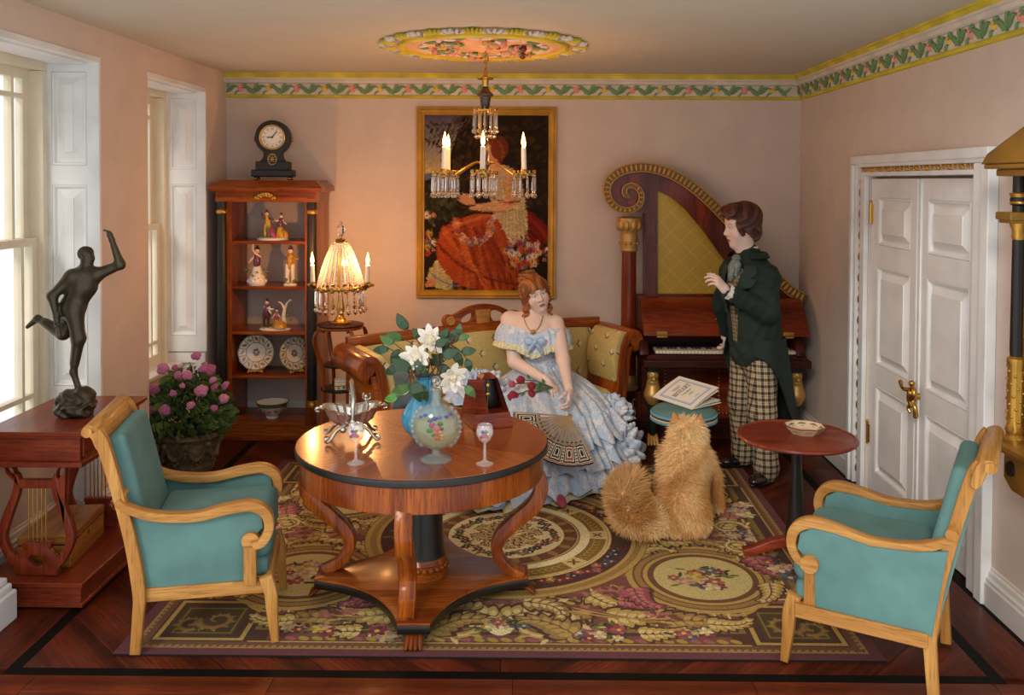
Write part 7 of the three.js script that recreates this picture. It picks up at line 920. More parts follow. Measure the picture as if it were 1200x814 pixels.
// ---- china in the display shelves
const shelfX = (x, h, Z = 6.53) => { const q = at(x, 300, Z); return [q.x, h + 0.0008, -Z]; };
const glaze = (hex, i = 0) => mat(hex, 0.2, { clearcoat: 0.5 });
const china = { white: glaze('#e9e0d2'), skin: glaze('#e3bfa8'), yellow: glaze('#c9a23a'), rose: glaze('#a8406a'), green: glaze('#5f7d45'), plum: glaze('#6b2f4a'), gold: glaze('#b98a2c'), hair: glaze('#4a3020') };
function figurine(t, x, o = {}) {                                   // a small glazed figure: skirt or breeches, bodice, arms, head
  const g = new THREE.Group(), H = o.h ?? 0.15, s = H / 0.15;
  if (o.skirt) mesh('dress', [lathe([[0, 0.005], [0.034, 0.006], [0.036, 0.014], [0.03, 0.03], [0.02, 0.055], [0.0115, 0.078], [0, 0.08]], 18), ...Array.from({ length: 7 }, (_, k) => ball(0.008, 0.031 * cos(k * 0.9), 0.016, 0.031 * sin(k * 0.9), 6))].map((q) => q.scale(s, s, s * 0.85).translate(x, 0, 0)), o.skirt, t);
  else mesh('breeches', [-1, 1].map((q) => taper([[q * 0.009 * s + x, 0.006, q * 0.004], [q * 0.011 * s + x, 0.03 * s, 0.004], [q * 0.008 * s + x, 0.075 * s, 0]], [0.006 * s, 0.007 * s, 0.011 * s], 10, 8)), o.legs ?? china.white, t);
  mesh('bodice', taper([[x, 0.07 * s, 0], [x + 0.002, 0.092 * s, 0.002], [x + (o.lean ?? 0), 0.112 * s, 0]], [0.0125 * s, 0.014 * s, 0.011 * s], 10, 10), o.top, t);
  const L = o.lean ?? 0, a = o.arms ?? [[-0.03, 0.085], [0.03, 0.12]];
  mesh('arm', a.map(([ax, ay], i) => taper([[x + L + (i ? 1 : -1) * 0.011 * s, 0.108 * s, 0.002], [x + L + ax * s * 0.75, (0.1 * 0.5 + ay * 0.5) * s, 0.012 * s], [x + L + ax * s, ay * s, 0.008 * s]], [0.0055 * s, 0.005 * s, 0.004 * s], 10, 7)), o.sleeve ?? china.skin, t);
  mesh('head', [ball(0.0105 * s, x + L, 0.13 * s, 0.001, 12), cyl(0.004 * s, 0.004 * s, 0.014 * s, x + L, 0.113 * s, 0, 8)], china.skin, t); mesh('hair', [ball(0.0108 * s, x + L, 0.1335 * s, -0.0025, 10), ball(0.006 * s, x + L, 0.145 * s, -0.002, 8)], o.hat ?? china.hair, t);
}
function mound(t, rx, rz, flowers, seed) { const r = rng(seed); mesh('base', lathe([[0, 0], [1, 0], [1.02, 0.006], [0.96, 0.012], [0.7, 0.016], [0, 0.018]], 28).scale(rx, 1, rz), china.white, t); for (let k = 0; k < flowers; k++) { const a = r() * 6.28; mesh('china_flower', ball(0.006 + 0.004 * r(), rx * 0.8 * cos(a), 0.016, rz * 0.8 * Math.abs(sin(a)), 7), [china.green, china.rose, china.yellow, china.green][k % 4], t); } }
{
  const h = [1.432, 1.102, 0.775, 0.455, 0.135];
  let t = thing('figurine', 'porcelain group of a dancing couple in yellow on the top shelf', 'figurine', shelfX(320, h[0])); t.scale.setScalar(1.35); mound(t, 0.088, 0.05, 7, 1); for (const [x, o] of [[-0.03, { h: 0.165, top: china.yellow, legs: china.yellow, sleeve: china.plum, lean: -0.004, arms: [[-0.02, 0.13], [0.035, 0.105]], hat: china.plum }], [0.038, { h: 0.15, top: china.plum, skirt: china.yellow, sleeve: china.skin, lean: 0.006, arms: [[-0.032, 0.11], [0.03, 0.09]] }]]) figurine(t, x, o); mesh('shawl', taper([[0.0, 0.06, 0.03], [0.01, 0.03, 0.035], [0.02, 0.02, 0.035]], [0.012, 0.016, 0.01], 10, 8), china.rose, t); mesh('goat', [taper([[0.07, 0.02, 0.01], [0.07, 0.04, 0.01], [0.055, 0.05, 0.01]], [0.016, 0.014, 0.01], 10, 8)], china.gold, t);
  t = thing('figurine', 'porcelain lady in a white flowered skirt with one arm over her head', 'figurine', shelfX(301, h[1])); t.scale.setScalar(1.08); mound(t, 0.055, 0.045, 4, 2); figurine(t, 0, { h: 0.27, top: china.plum, skirt: china.white, arms: [[-0.03, 0.085], [-0.014, 0.158]], lean: 0.002 }); for (let k = 0; k < 14; k++) mesh('painted_sprig', ball(0.0065, 0.05 * cos(k * 2.4) * (0.6 + 0.03 * k), 0.03 + 0.006 * k, 0.05 * Math.abs(sin(k * 2.4)), 6), [china.rose, china.green, china.yellow][k % 3], t); mesh('china_flower', [ball(0.014, -0.072, 0.1, 0, 8), ball(0.011, 0.07, 0.09, 0, 8)], china.green, t);
  t = thing('figurine', 'slim porcelain man in a gold patterned coat leaning on a stump', 'figurine', shelfX(340, h[1])); t.scale.setScalar(1.08); mound(t, 0.045, 0.04, 4, 3); figurine(t, 0, { h: 0.27, top: china.gold, legs: china.white, sleeve: china.gold, arms: [[0.018, 0.09], [0.03, 0.1]], hat: china.plum, lean: 0.003 }); mesh('stump', taper([[-0.022, 0.01, -0.01], [-0.02, 0.08, -0.01], [-0.016, 0.15, -0.01]], [0.018, 0.014, 0.012], 10, 9), china.gold, t); mesh('china_flower', [ball(0.012, -0.02, 0.04, 0.02, 8), ball(0.012, 0.03, 0.03, 0.02, 8)], china.green, t);
  t = thing('figurine', 'porcelain group of a seated couple under a bare tree', 'figurine', shelfX(322, h[2])); t.scale.setScalar(1.15); mound(t, 0.1, 0.055, 8, 4); figurine(t, -0.055, { h: 0.2, top: china.plum, legs: china.hair, sleeve: china.white, arms: [[0.03, 0.1], [0.02, 0.08]], lean: 0.006 }); figurine(t, 0.012, { h: 0.14, top: china.rose, skirt: china.gold, arms: [[-0.03, 0.08], [0.03, 0.08]] }); mesh('tree', [taper([[0.06, 0.01, -0.012], [0.052, 0.08, -0.012], [0.06, 0.14, -0.012]], [0.02, 0.014, 0.01], 12, 9), taper([[0.058, 0.13, -0.012], [0.035, 0.17, -0.01], [0.02, 0.175, -0.01]], [0.01, 0.008, 0.004], 10, 7), taper([[0.058, 0.13, -0.012], [0.08, 0.175, -0.01], [0.1, 0.19, -0.01]], [0.01, 0.007, 0.004], 10, 7)], china.white, t); for (const [x, y] of [[0.02, 0.178], [0.1, 0.192], [0.085, 0.16], [0.03, 0.16], [0.1, 0.11], [-0.08, 0.06]]) mesh('china_leaf', ball(0.011, x, y, 0, 7).scale(1, 0.6, 1), china.green, t); mesh('gown_spread', lathe([[0, 0.015], [0.05, 0.015], [0.045, 0.035], [0.02, 0.06], [0, 0.065]], 16, 0.035, 0, 0.012), china.gold, t);
  // plates on gilt stands
  const plate = canvasTexture(256, 256, (c) => { c.translate(128, 128); const cir = (r, f) => { c.beginPath(); c.arc(0, 0, r, 0, 7); c.fillStyle = f; c.fill(); }; cir(128, '#8a8f78'); for (let k = 0; k < 12; k++) { c.save(); c.rotate(k * PI / 6); c.fillStyle = '#dfd5c0'; c.beginPath(); c.moveTo(72, -16); c.lineTo(118, -27); c.lineTo(118, 27); c.lineTo(72, 16); c.fill(); c.fillStyle = k % 2 ? '#a65a72' : '#b87a4a'; c.beginPath(); c.arc(96, 0, 10, 0, 7); c.fill(); c.fillStyle = '#5f7a4c'; c.beginPath(); c.arc(88, 8, 6, 0, 7); c.arc(104, -8, 6, 0, 7); c.fill(); c.restore(); } cir(70, '#7a8a66'); cir(66, '#e8dfcf'); for (let k = 0; k < 6; k++) { c.fillStyle = k % 2 ? '#5f7f4a' : '#b5627a'; c.beginPath(); c.arc(16 * cos(k), 18 * sin(k), 10, 0, 7); c.fill(); } c.fillStyle = '#6b8a50'; c.fillRect(-2, 10, 4, 26); });
  for (const [x, R, turn, lab] of [[300, 0.128, 0.1, 'round painted plate with green and pink rim facing forward on stand'], [345, 0.122, 0.72, 'painted plate turned sideways on the stand beside the right column']]) {
    const q = thing('plate', lab, 'plate', shelfX(x, h[3], 6.56), turn), pts = [[0, 0], [0.06, 0.001], [0.066, 0.004], [0.09, 0.012], [0.128, 0.018], [0.13, 0.021], [0.09, 0.016], [0.062, 0.007], [0, 0.006]].map(([a, b]) => [a * R / 0.128, b]);
    const g = lathe(pts, 48), p = g.attributes.position, uv = g.attributes.uv; for (let i = 0; i < p.count; i++) { const a = Math.atan2(p.getZ(i), p.getX(i)), w = 1 + 0.022 * cos(12 * a) * smooth(0.07, 0.12, Math.hypot(p.getX(i), p.getZ(i))); p.setX(i, p.getX(i) * w); p.setZ(i, p.getZ(i) * w); uv.setXY(i, p.getX(i) / (2 * R * 1.03) + 0.5, 0.5 - p.getZ(i) / (2 * R * 1.03)); }
    g.rotateX(PI / 2 - 0.16).translate(0, R + 0.018, -0.01); mesh('dish', g, mat('#ffffff', 0.15, { map: plate, clearcoat: 0.6 }), q);
    mesh('stand', [-1, 1].flatMap((s) => [taper([[s * 0.05, 0.008, 0.04], [s * 0.042, 0.03, 0.03], [s * 0.035, 0.012, 0.018], [s * 0.03, 0.05, -0.03], [s * 0.02, 0.11, -0.045]], [0.009, 0.01, 0.008, 0.006, 0.005], 18, 7), ball(0.011, s * 0.05, 0.011, 0.045, 8), ball(0.011, s * 0.03, 0.012, 0.04, 8)]).concat(taper([[-0.04, 0.02, 0.028], [0, 0.012, 0.03], [0.04, 0.02, 0.028]], [0.007, 0.008, 0.007], 10, 7)), M.gilt, q);
  }
  t = thing('bowl', 'flared bowl painted with roses on the bottom shelf', 'bowl', shelfX(319, h[4], 6.5)); mesh('body', lathe([[0, 0], [0.045, 0], [0.047, 0.01], [0.04, 0.016], [0.07, 0.05], [0.105, 0.098], [0.118, 0.118], [0.114, 0.12], [0.1, 0.1], [0.064, 0.054], [0, 0.03]], 40), china.white, t); mesh('green_rim', lathe([[0.101, 0.09], [0.118, 0.117], [0.12, 0.12], [0.113, 0.1215], [0.112, 0.118]], 40), china.green, t); for (let k = 0; k < 12; k++) { const a = k * PI / 6; mesh('painted_rose', ball(0.0135, 0.094 * cos(a), 0.082, 0.094 * sin(a), 8).scale(1, 0.8, 1), k % 2 ? china.rose : china.green, t); }
}
{
  const q = [-1.255, 0.456, -6.04], t = thing('trinket_box', 'small white porcelain trinket box on the middle shelf of the stand', 'box', q, 0.3); mesh('body', box(0.115, 0.05, 0.07, 0, 0.026, 0, 0.006), china.white, t); mesh('gilt_band', box(0.118, 0.01, 0.073, 0, 0.03, 0, 0.003), china.gold, t); mesh('lid', [box(0.117, 0.022, 0.072, 0, 0.062, 0, 0.008), ball(0.03, 0, 0.065, 0, 12).scale(1.2, 1, 1)].map((g, i) => i ? g.scale(1, 0.35, 0.8).translate(0, 0.045, 0) : g), china.white, t); for (const x of [-0.035, 0, 0.035]) mesh('painted_rose', ball(0.01, x, 0.02, 0.034, 8).scale(1, 0.9, 1), x ? china.yellow : china.green, t);
}
// ---- on the round table
const TT = 0.704 + RUG;
const onTable = (x, y) => level(x, y, TT);
{
  // blue vase
  let p = onTable(498, 513), t = thing('vase', 'sky blue ribbed vase holding gardenias on the round table', 'vase', p.toArray());
  const g = lathe([[0, 0], [0.05, 0], [0.058, 0.008], [0.095, 0.05], [0.104, 0.08], [0.098, 0.115], [0.07, 0.165], [0.045, 0.21], [0.037, 0.245], [0.04, 0.27], [0.05, 0.285], [0.044, 0.284], [0.032, 0.262], [0.03, 0.2], [0, 0.1]], 80), pa = g.attributes.position; for (let i = 0; i < pa.count; i++) { const a = Math.atan2(pa.getZ(i), pa.getX(i)), k = 1 + 0.035 * cos(14 * a + pa.getY(i) * 9); pa.setX(i, pa.getX(i) * k); pa.setZ(i, pa.getZ(i) * k); } g.computeVertexNormals(); mesh('body', g, mat('#3d93b8', 0.12, { clearcoat: 0.8, clearcoatRoughness: 0.05 }), t);
  const stemM = mat('#6a4326', 0.7), leafA = mat('#2e4a2c', 0.35, { clearcoat: 0.25 }), leafB = mat('#4b7038', 0.4, { clearcoat: 0.2 }), leafC = mat('#5d9a48', 0.4), petalM = mat('#ece6d8', 0.55), heart = mat('#e0d3b4', 0.6), mouth = p.clone().add(V(0, 0.24, 0));
  const lf = new THREE.Shape(); lf.moveTo(0, 0); lf.bezierCurveTo(0.01, 0.028, 0.045, 0.03, 0.075, 0); lf.bezierCurveTo(0.045, -0.03, 0.01, -0.028, 0, 0); const leafG = slab(lf, 0.003, 0.001, 10), lp = leafG.attributes.position; for (let i = 0; i < lp.count; i++) lp.setZ(i, lp.getZ(i) + Math.abs(lp.getY(i)) * 0.35 - 5 * (lp.getX(i) - 0.03) ** 2); leafG.computeVertexNormals();
  const leaf = (t, q, ang, s, m, pitch = 0.2, dark) => { const o = mesh('leaf', leafG, m, t, { at: q }); o.scale.setScalar(s); o.rotation.set(pitch - 0.35, 0, ang, 'ZYX'); return o; };
  const petal = new THREE.Shape(); petal.moveTo(0, -0.008); petal.bezierCurveTo(0.03, -0.02, 0.06, -0.024, 0.078, 0); petal.bezierCurveTo(0.06, 0.024, 0.03, 0.02, 0, 0.008); const petG = slab(petal, 0.004, 0.0015, 10), pp = petG.attributes.position; for (let i = 0; i < pp.count; i++) { const x = pp.getX(i); pp.setZ(i, pp.getZ(i) + 3.2 * x * x + 12 * pp.getY(i) ** 2); } petG.computeVertexNormals();
  [[505, 399, 4.0, 'white gardenia in the blue vase, highest of the three blooms', -0.2, [[478, 386, 2.2, 1.2], [472, 396, 2.9, 1.05], [466, 428, -2.5, 1]]], [489, 417, 3.93, 'white gardenia in the blue vase, lowest leftward bloom above the vase lip', 0.25, [[462, 402, 2.7, 1], [456, 408, 3.3, 1], [467, 409, -2.0, 1]]], [529, 440, 3.92, 'white gardenia in the blue vase, hanging to the right of the decanter', 0.6, [[510, 405, 0.5, 0.9], [518, 418, 0.4, 1.1], [545, 452, -0.8, 0.9]]]].forEach(([x, y, Z, lab, tw, lv], n) => {
    const q = at(x, y, Z), t = thing('gardenia', lab, 'flower', q.toArray(), 0), e = mouth.clone().sub(q);
    mesh('stem', tube([[0, 0, -0.02], [e.x * 0.4 + 0.02 * n - 0.02, e.y * 0.45, e.z * 0.5 - 0.03], [e.x, e.y, e.z], [e.x * 0.95, e.y - 0.16, e.z]], 0.0035, 20, 6), stemM, t);
    const b = mesh('bloom', [0, 1, 2].map((k) => place(ball(1, 0, 0, 0, 8), 0.008 * cos(k * 2.1), 0.008 * sin(k * 2.1), 0.02, 0, 0, 0, [0.014, 0.014, 0.016])), heart, t); b.rotation.set([-0.5, 0.05, 0.35][n], [0.25, -0.25, 0.4][n], tw);
    [[9, 1, 0.12, 0], [7, 0.72, 0.55, 0.3], [5, 0.46, 0.95, 0.1]].forEach(([cnt, s, lift, off]) => { for (let k = 0; k < cnt; k++) { const o = mesh('petal', petG, petalM, b); o.scale.setScalar(s * (0.92 + 0.12 * sin(k * 5 + n))); o.rotation.set(0, -lift - 0.1 * sin(k * 3 + n), k * 2 * PI / cnt + off, 'ZYX'); } });
    lv.forEach(([lx, ly, a, s], i) => { const w = at(lx, ly, Z + 0.02).sub(q); mesh('twig', tube([[w.x, w.y, w.z], [w.x * 0.5 + e.x * 0.2, w.y * 0.5 + e.y * 0.2, w.z - 0.02], [e.x * 0.6, e.y * 0.6, e.z * 0.6 - 0.01]], 0.0024, 14, 5), stemM, t); leaf(t, w.toArray(), a, s, [leafA, leafB, leafA][(i + n) % 3]); });
  });
  [['gardenia leaves on a twig reaching right from the blue vase', [532, 400], 3.98, [[538, 392, 1.5, 0.7], [536, 396, 0.2, 0.75], [530, 402, 1.2, 1.1], [540, 412, 0.1, 0.95], [547, 420, -1.3, 0.85], [526, 410, -0.6, 1], [520, 424, 2.6, 0.9], [533, 412, -1.1, 1], [515, 398, 0.9, 0.9]]], ['gardenia leaves hanging left over the lip of the blue vase', [480, 436], 3.9, [[482, 432, 2.7, 1.35], [481, 452, 3.5, 1.2], [466, 462, 3.6, 0.9], [486, 446, -1.3, 1.35], [489, 450, -1.0, 1.2], [500, 430, -2.8, 0.8], [494, 436, 2.0, 0.9]]], ['dark gardenia leaves packed between the white blooms', [505, 425], 4.0, [[497, 398, 2.4, 1], [500, 410, 1.2, 1.1], [512, 428, -0.5, 1.1], [506, 428, 0.8, 1], [498, 432, -1.7, 1], [515, 414, 0.2, 1.1], [490, 438, 1.8, 1], [518, 408, 1.1, 1], [508, 440, -0.4, 1]]]].forEach(([lab, c, Z, lv], n) => {
    const q = at(c[0], c[1], Z), t = thing('leafy_twig', lab, 'leaves', q.toArray()), e = mouth.clone().sub(q); mesh('stem', tube([[0, 0.02, 0], [e.x * 0.5, e.y * 0.5 + 0.01, e.z * 0.5], [e.x, e.y, e.z], [e.x, e.y - 0.14, e.z]], 0.0035, 16, 6), stemM, t);
    lv.forEach(([x, y, a, s], i) => { const w = at(x, y, Z + 0.01 * (i % 3)).sub(q); mesh('twig', tube([[w.x, w.y, w.z], [w.x * 0.5, w.y * 0.5 - 0.01, w.z - 0.01], [e.x * 0.15, 0.02 + e.y * 0.15, 0]], 0.0024, 10, 5), stemM, t); leaf(t, w.toArray(), a, s, n === 1 && i === 2 ? leafC : [leafA, leafB, leafA, leafA][i % 4]); });
  });
  // decanter
  p = onTable(511, 539); t = thing('decanter', 'round flat glass decanter painted with flowers holding pale yellow liquid on the table', 'decanter', p.toArray());
  const clear = mat('#e6ebe6', 0.08, { transmission: 0.86, thickness: 0, ior: 1.5, specularIntensity: 1 });
  const disc = (R, d, c) => { const g = new THREE.SphereGeometry(R, 40, 28); g.scale(1, 1, d / R).translate(0, c, 0); return g; };
  mesh('bottle', [disc(0.097, 0.055, 0.142), lathe([[0.022, 0.228], [0.02, 0.25], [0.021, 0.29], [0.026, 0.298], [0.026, 0.304]], 24), lathe([[0, 0.006], [0.05, 0.004], [0.064, 0.0], [0.066, 0.006], [0.05, 0.014], [0.018, 0.026], [0.018, 0.046], [0.024, 0.052]], 32)], clear, t);
  mesh('liquid', (() => { const g = disc(0.09, 0.047, 0.142), q = g.attributes.position; for (let i = 0; i < q.count; i++) if (q.getY(i) > 0.172) q.setY(i, 0.172); g.computeVertexNormals(); return g; })(), mat('#ece4a6', 0.16, { transmission: 0.8, thickness: 0, ior: 1.33 }), t, { label: 'pale yellow liquid' });
  mesh('stopper', [lathe([[0, 0.296], [0.02, 0.298], [0.012, 0.31], [0.014, 0.318], [0.0, 0.32]], 16), ball(0.019, 0, 0.334, 0, 14)], M.crystal, t);
  for (const s of [-1, 1]) mesh('glass_frill', Array.from({ length: 9 }, (_, k) => { const a = -0.9 + k * 0.22; return ball(0.012, s * 0.098 * cos(a), 0.142 + 0.098 * sin(a), 0, 8).scale(1, 1, 0.7); }), clear, t);
  const en = (hex) => mat(new THREE.Color(hex).multiplyScalar(0.7), 0.4), onFace = (x, y) => [x, y, 0.0555 * Math.sqrt(Math.max(0, 1 - (x * x + (y - 0.142) ** 2) / 0.0094)) + 0.001];
  for (const [x, y, s, c] of [[0.008, 0.15, 0.02, '#c9707a'], [-0.012, 0.16, 0.016, '#a85a78'], [0.022, 0.166, 0.014, '#4b7d34'], [-0.022, 0.138, 0.016, '#568a3a'], [0.006, 0.125, 0.013, '#cf5b40'], [0.01, 0.105, 0.011, '#d2523a'], [0.03, 0.118, 0.008, '#e0b43a'], [0.03, 0.105, 0.007, '#d9a030'], [0.03, 0.145, 0.009, '#3f6a34'], [0.022, 0.132, 0.012, '#d98a6a'], [-0.02, 0.178, 0.012, '#6a5fa0'], [0.0, 0.186, 0.014, '#5a5898'], [0.02, 0.19, 0.012, '#6f68aa'], [0.045, 0.192, 0.012, '#54508e'], [-0.04, 0.198, 0.012, '#5f5aa0'], [0.06, 0.2, 0.012, '#5a5290'], [-0.058, 0.19, 0.01, '#6660a4'], [-0.008, 0.118, 0.008, '#4f8a40']]) { const q = onFace(x, y); mesh('enamel_flower', place(ball(1, 0, 0, 0, 8), ...q, 0, 0, 0, [s * 0.8, s * 0.62, 0.0022]), en(c), t); }
  // goblets
  for (const [x, y, lab] of [[568, 544, 'small painted glass goblet in front of the metronome'], [417, 543, 'small painted glass goblet in front of the silver basket']]) {
    p = onTable(x, y); t = thing('goblet', lab, 'glass', p.toArray());
    mesh('glass', lathe([[0, 0.002], [0.034, 0.0], [0.036, 0.004], [0.02, 0.01], [0.008, 0.018], [0.006, 0.03], [0.0055, 0.085], [0.01, 0.092], [0.026, 0.104], [0.035, 0.125], [0.036, 0.14], [0.03, 0.16], [0.028, 0.165], [0.026, 0.16], [0.033, 0.14], [0.032, 0.126], [0.022, 0.107], [0, 0.098]], 32), mat('#ffffff', 0.04, { transmission: 0.85, thickness: 0, ior: 1.5, specularIntensity: 1 }), t);
    for (const [a, y2, s, c] of [[1.57, 0.128, 0.013, '#b0708a'], [1.95, 0.12, 0.008, '#b84a3a'], [1.25, 0.122, 0.009, '#d08a3a'], [1.75, 0.142, 0.009, '#6a68a8'], [1.35, 0.143, 0.008, '#7a9a5a']]) mesh('enamel_flower', place(ball(1, 0, 0, 0, 8), 0.0355 * cos(a), y2, 0.0355 * sin(a), 0, PI / 2 - a, 0, [s, s * 0.8, 0.0025]), en(c), t);
  }
  // metronome, its door hanging open at the side
  p = onTable(571, 496); t = thing('metronome', 'pyramid shaped mahogany metronome with open front on the round table', 'metronome', p.toArray(), 0.35); t.scale.setScalar(0.93);
  const cone = (b, tp, y0, y1, hole) => { const q = (r, y, x = 0) => [[-r, y, -r], [r, y, -r], [r, y, r], [-r, y, r]], A = q(b, y0), B = q(tp, y1), pos = [], tri = (...v) => v.forEach((w) => pos.push(...w)); for (let i = 0; i < 4; i++) { if (hole && i === 2) continue; const j = (i + 1) % 4; tri(A[i], B[j], A[j], A[i], B[i], B[j]); } tri(B[0], B[2], B[1], B[0], B[3], B[2]); const g = new THREE.BufferGeometry(); g.setAttribute('position', new THREE.Float32BufferAttribute(pos, 3)); g.computeVertexNormals(); return g; };
  mesh('case', [cone(0.09, 0.042, 0.07, 0.24, true), cone(0.084, 0.038, 0.072, 0.236, true), slab([[-0.09, 0.07], [-0.042, 0.24], [-0.03, 0.24], [-0.072, 0.07]], 0.006, 0.001).translate(0, 0, 0.04), cone(0.044, 0.022, 0.24, 0.26)], M.cherry, t); mesh('base', [cone(0.103, 0.092, 0.008, 0.075), span(-0.105, 0.105, 0, 0.012, -0.105, 0.105, 0.004)], M.cherry, t);
  mesh('movement_plate', slab([[-0.07, 0.08], [0.07, 0.08], [0.036, 0.235], [-0.036, 0.235]], 0.004, 0.0005).translate(0, 0, -0.01), M.ebony, t); mesh('pendulum', [cyl(0.0022, 0.0022, 0.14, 0, 0.085, 0.002, 6), box(0.018, 0.016, 0.006, 0, 0.2, 0.004, 0.002), box(0.02, 0.012, 0.008, 0, 0.155, 0.004, 0.002)], M.brass, t);
  const dr = mesh('door', slab([[-0.088, 0.0], [0.088, 0.0], [0.044, 0.17], [-0.044, 0.17]], 0.006, 0.0015), M.cherry, t, { at: [-0.085, 0.075, 0.07] }); dr.rotation.set(-0.15, -0.95, 0.12, 'YXZ'); mesh('inlay', slab([[0, -0.022], [0.009, 0], [0, 0.022], [-0.009, 0]], 0.002, 0.0004).translate(0, 0.085, 0.006), M.brass, dr);
  // silver basket
  p = onTable(412, 513); t = thing('basket', 'chased silver basket with a tall figured handle on the left of the table', 'basket', p.toArray(), 0.25);
  const bg = lathe([[0.01, 0.06], [0.05, 0.064], [0.08, 0.082], [0.1, 0.115], [0.112, 0.125], [0.106, 0.128], [0.094, 0.118], [0.074, 0.088], [0.045, 0.07], [0.01, 0.068]], 72), bp = bg.attributes.position; for (let i = 0; i < bp.count; i++) { const a = Math.atan2(bp.getZ(i), bp.getX(i)), k = 1 + 0.05 * cos(18 * a); bp.setX(i, bp.getX(i) * k * 1.18); bp.setZ(i, bp.getZ(i) * k * 0.85); bp.setY(i, bp.getY(i) + 0.03 * Math.abs(cos(a)) * smooth(0.06, 0.12, bp.getY(i))); } bg.computeVertexNormals(); mesh('bowl', bg, M.silver, t);
  for (const s of [-1, 1]) for (const q of [-1, 1]) mesh('leg', [taper([[s * 0.03, 0.07, q * 0.04], [s * 0.07, 0.05, q * 0.055], [s * 0.095, 0.018, q * 0.07], [s * 0.112, 0.008, q * 0.078], [s * 0.118, 0.024, q * 0.08], [s * 0.106, 0.027, q * 0.076]], [0.008, 0.009, 0.008, 0.007, 0.006, 0.005], 26, 8), ball(0.014, s * 0.04, 0.055, q * 0.06, 8)], M.silver, t);
  mesh('handle', [taper([[0, 0.07, 0.095], [0.0, 0.15, 0.1], [0.004, 0.2, 0.075], [0, 0.245, 0.03], [0, 0.255, 0.0], [0, 0.235, -0.04], [0, 0.16, -0.085], [0, 0.09, -0.09]], [0.01, 0.008, 0.011, 0.009, 0.012, 0.009, 0.009, 0.008], 40, 8), ...[0.1, 0.14, 0.175, 0.21].map((y, k) => ball(0.013, 0, y, 0.098 - k * 0.016, 8)), ball(0.018, 0, 0.085, 0.098, 10)], M.silver, t);
  mesh('figure', [taper([[0.06, 0.13, 0.05], [0.065, 0.16, 0.05], [0.06, 0.185, 0.05]], [0.012, 0.01, 0.006], 10, 8), ball(0.01, 0.06, 0.198, 0.05, 8), taper([[0.06, 0.18, 0.05], [0.045, 0.195, 0.05], [0.05, 0.212, 0.05]], [0.005, 0.004, 0.004], 8, 6), taper([[0.06, 0.18, 0.05], [0.08, 0.19, 0.05], [0.078, 0.208, 0.05]], [0.005, 0.004, 0.004], 8, 6)], M.silver, t); for (const s of [-1, 1]) mesh('scroll_grip', taper([[s * 0.125, 0.14, 0], [s * 0.15, 0.146, 0], [s * 0.158, 0.132, 0], [s * 0.145, 0.128, 0]], [0.007, 0.007, 0.006, 0.005], 14, 7), M.silver, t);
}
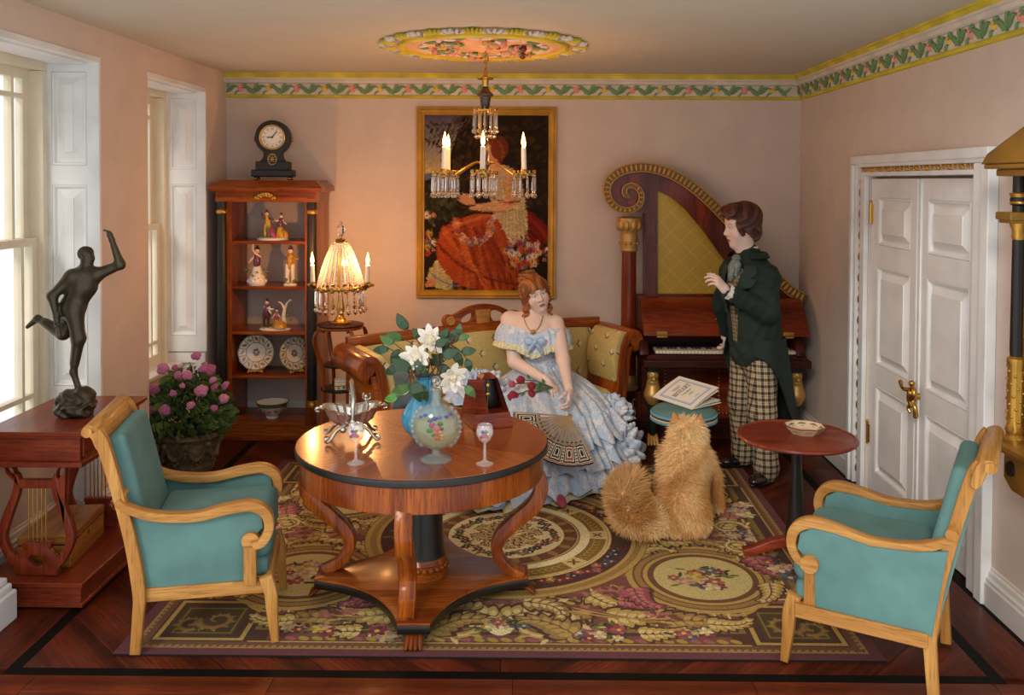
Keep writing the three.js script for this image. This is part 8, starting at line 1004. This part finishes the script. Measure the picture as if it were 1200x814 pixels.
// ---- stool with an open booklet, dish on the side table
{
  const t = thing('piano_stool', 'round stool with teal cushion and striped piping behind the dog', 'stool', [0.955, RUG, -5.46]);
  mesh('cushion', lathe([[0, 0.44], [0.19, 0.44], [0.198, 0.45], [0.195, 0.468], [0.17, 0.485], [0.1, 0.492], [0, 0.494]], 40), M.teal, t);
  for (const [y, c, r] of [[0.418, '#5b8fa3', 0.009], [0.431, '#c9b48c', 0.007], [0.443, '#23303a', 0.007], [0.453, '#6ba0b2', 0.008]]) mesh('piping', new THREE.TorusGeometry(0.197, r, 8, 56).rotateX(PI / 2).translate(0, y, 0), mat(c, 0.7), t);
  mesh('seat_frame', lathe([[0, 0.39], [0.16, 0.39], [0.185, 0.4], [0.19, 0.415], [0, 0.42]], 40), M.mahoganyDark, t); mesh('stem', lathe([[0, 0.06], [0.05, 0.07], [0.045, 0.12], [0.028, 0.2], [0.035, 0.26], [0.026, 0.34], [0.05, 0.39], [0, 0.39]], 24), M.mahoganyDark, t);
  for (let k = 0; k < 3; k++) mesh('foot', bar([[0.02, 0.085], [0.1, 0.07], [0.18, 0.04], [0.245, 0.027]], 0.06, [0.05, 0.05, 0.05, 0.05], 20, -0.03, 0.012).rotateY(1.28 + k * 2.094), M.mahogany, t);
  const A = V(0.79, 0.506 + RUG, -5.64), B = V(0.985, 0.5 + RUG, -5.355), down = B.clone().sub(A), hL = down.length(), y = down.clone().normalize(), out = V(0.8, 0, -0.56).addScaledVector(y, -V(0.8, 0, -0.56).dot(y)).normalize();
  const b = thing('music_booklet', 'open white music booklet titled MOZART standing tent-like on the stool', 'booklet', A.toArray());
  const cover = canvasTexture(512, 704, (c, w, h) => { c.fillStyle = '#e4dfd0'; c.fillRect(0, 0, w, h); c.strokeStyle = '#8f98b8'; c.lineWidth = 12; c.strokeRect(58, 76, w - 120, h - 150); c.strokeStyle = '#b9bfd0'; c.lineWidth = 22; c.strokeRect(76, 94, w - 156, h - 186); c.fillStyle = '#23211f'; c.textAlign = 'center'; c.font = 'bold 112px serif'; c.save(); c.translate(w / 2, 326); c.scale(0.6, 1); c.fillText('MOZART', 0, 0); c.restore(); c.fillStyle = '#77726a'; for (const [y, l] of [[170, 150], [186, 120], [200, 140], [214, 90]]) c.fillRect(w / 2 - l / 2, y, l, 7); c.fillStyle = '#4a4640'; for (const [y, l] of [[372, 180], [392, 120], [440, 60], [462, 90], [560, 80]]) c.fillRect(w / 2 - l / 2, y, l, 9); });
  const W = 0.25, page = (ang, m, name, lift = 0, ww = W) => { const o = out.clone().multiplyScalar(cos(ang)).add(V(0, sin(ang), 0)), n = o.clone().cross(y.clone().negate()).normalize(), g = new THREE.BoxGeometry(ww, hL, 0.004, 8, 1, 1), p = g.attributes.position; g.translate(ww / 2, -hL / 2, 0); for (let i = 0; i < p.count; i++) p.setZ(i, p.getZ(i) + lift * sin(p.getX(i) / ww * PI)); g.computeVertexNormals(); return mesh(name, g.applyMatrix4(basis(V(0, 0, 0), o, y.clone().negate(), n)), m, b); };
  const paper = mat('#e2dccb', 0.7); page(0.43, mat('#ffffff', 0.6, { map: cover }), 'cover', 0.006); page(0.36, paper, 'page', 0.002, W - 0.006); page(0.1, paper, 'page', 0.004, W - 0.008); page(0.03, paper, 'back_cover', 0, W);
  const d = thing('dish', 'octagonal cream dish painted with roses on the small side table', 'dish', level(943, 508, 0.6275).toArray(), 0.3);
  const oct = (pts) => prep(lathe(pts, 8)), g = oct([[0, 0], [0.062, 0], [0.068, 0.004], [0.102, 0.038], [0.104, 0.042], [0.098, 0.043], [0.066, 0.012], [0, 0.01]]); g.computeVertexNormals(); mesh('body', g, mat('#d8c3a2', 0.25, { clearcoat: 0.4 }), d);
  mesh('brown_rim', (() => { const q = oct([[0.099, 0.0405], [0.1045, 0.04], [0.1055, 0.043], [0.101, 0.0455], [0.0965, 0.043]]); q.computeVertexNormals(); return q; })(), mat('#8a4a34', 0.35), d);
  for (let k = 0; k < 8; k++) { const a = (k + 0.5) * PI / 4; for (const [da, r, y2, c, s] of [[-0.12, 0.08, 0.028, '#5d7f45', 0.012], [0.0, 0.082, 0.031, '#b0566e', 0.011], [0.13, 0.08, 0.028, '#5d7f45', 0.012], [0.05, 0.072, 0.02, '#b86a7a', 0.007]]) mesh('painted_rose', place(ball(1, 0, 0, 0, 7), 0, 0, 0, 0.85, 0, 0, [s, s * 0.8, 0.002]).rotateY(-(a + da) - PI / 2).translate(r * cos(a + da), y2 + 0.002, r * sin(a + da)), mat(c, 0.35), d); }
}

renderer.render(scene, camera);
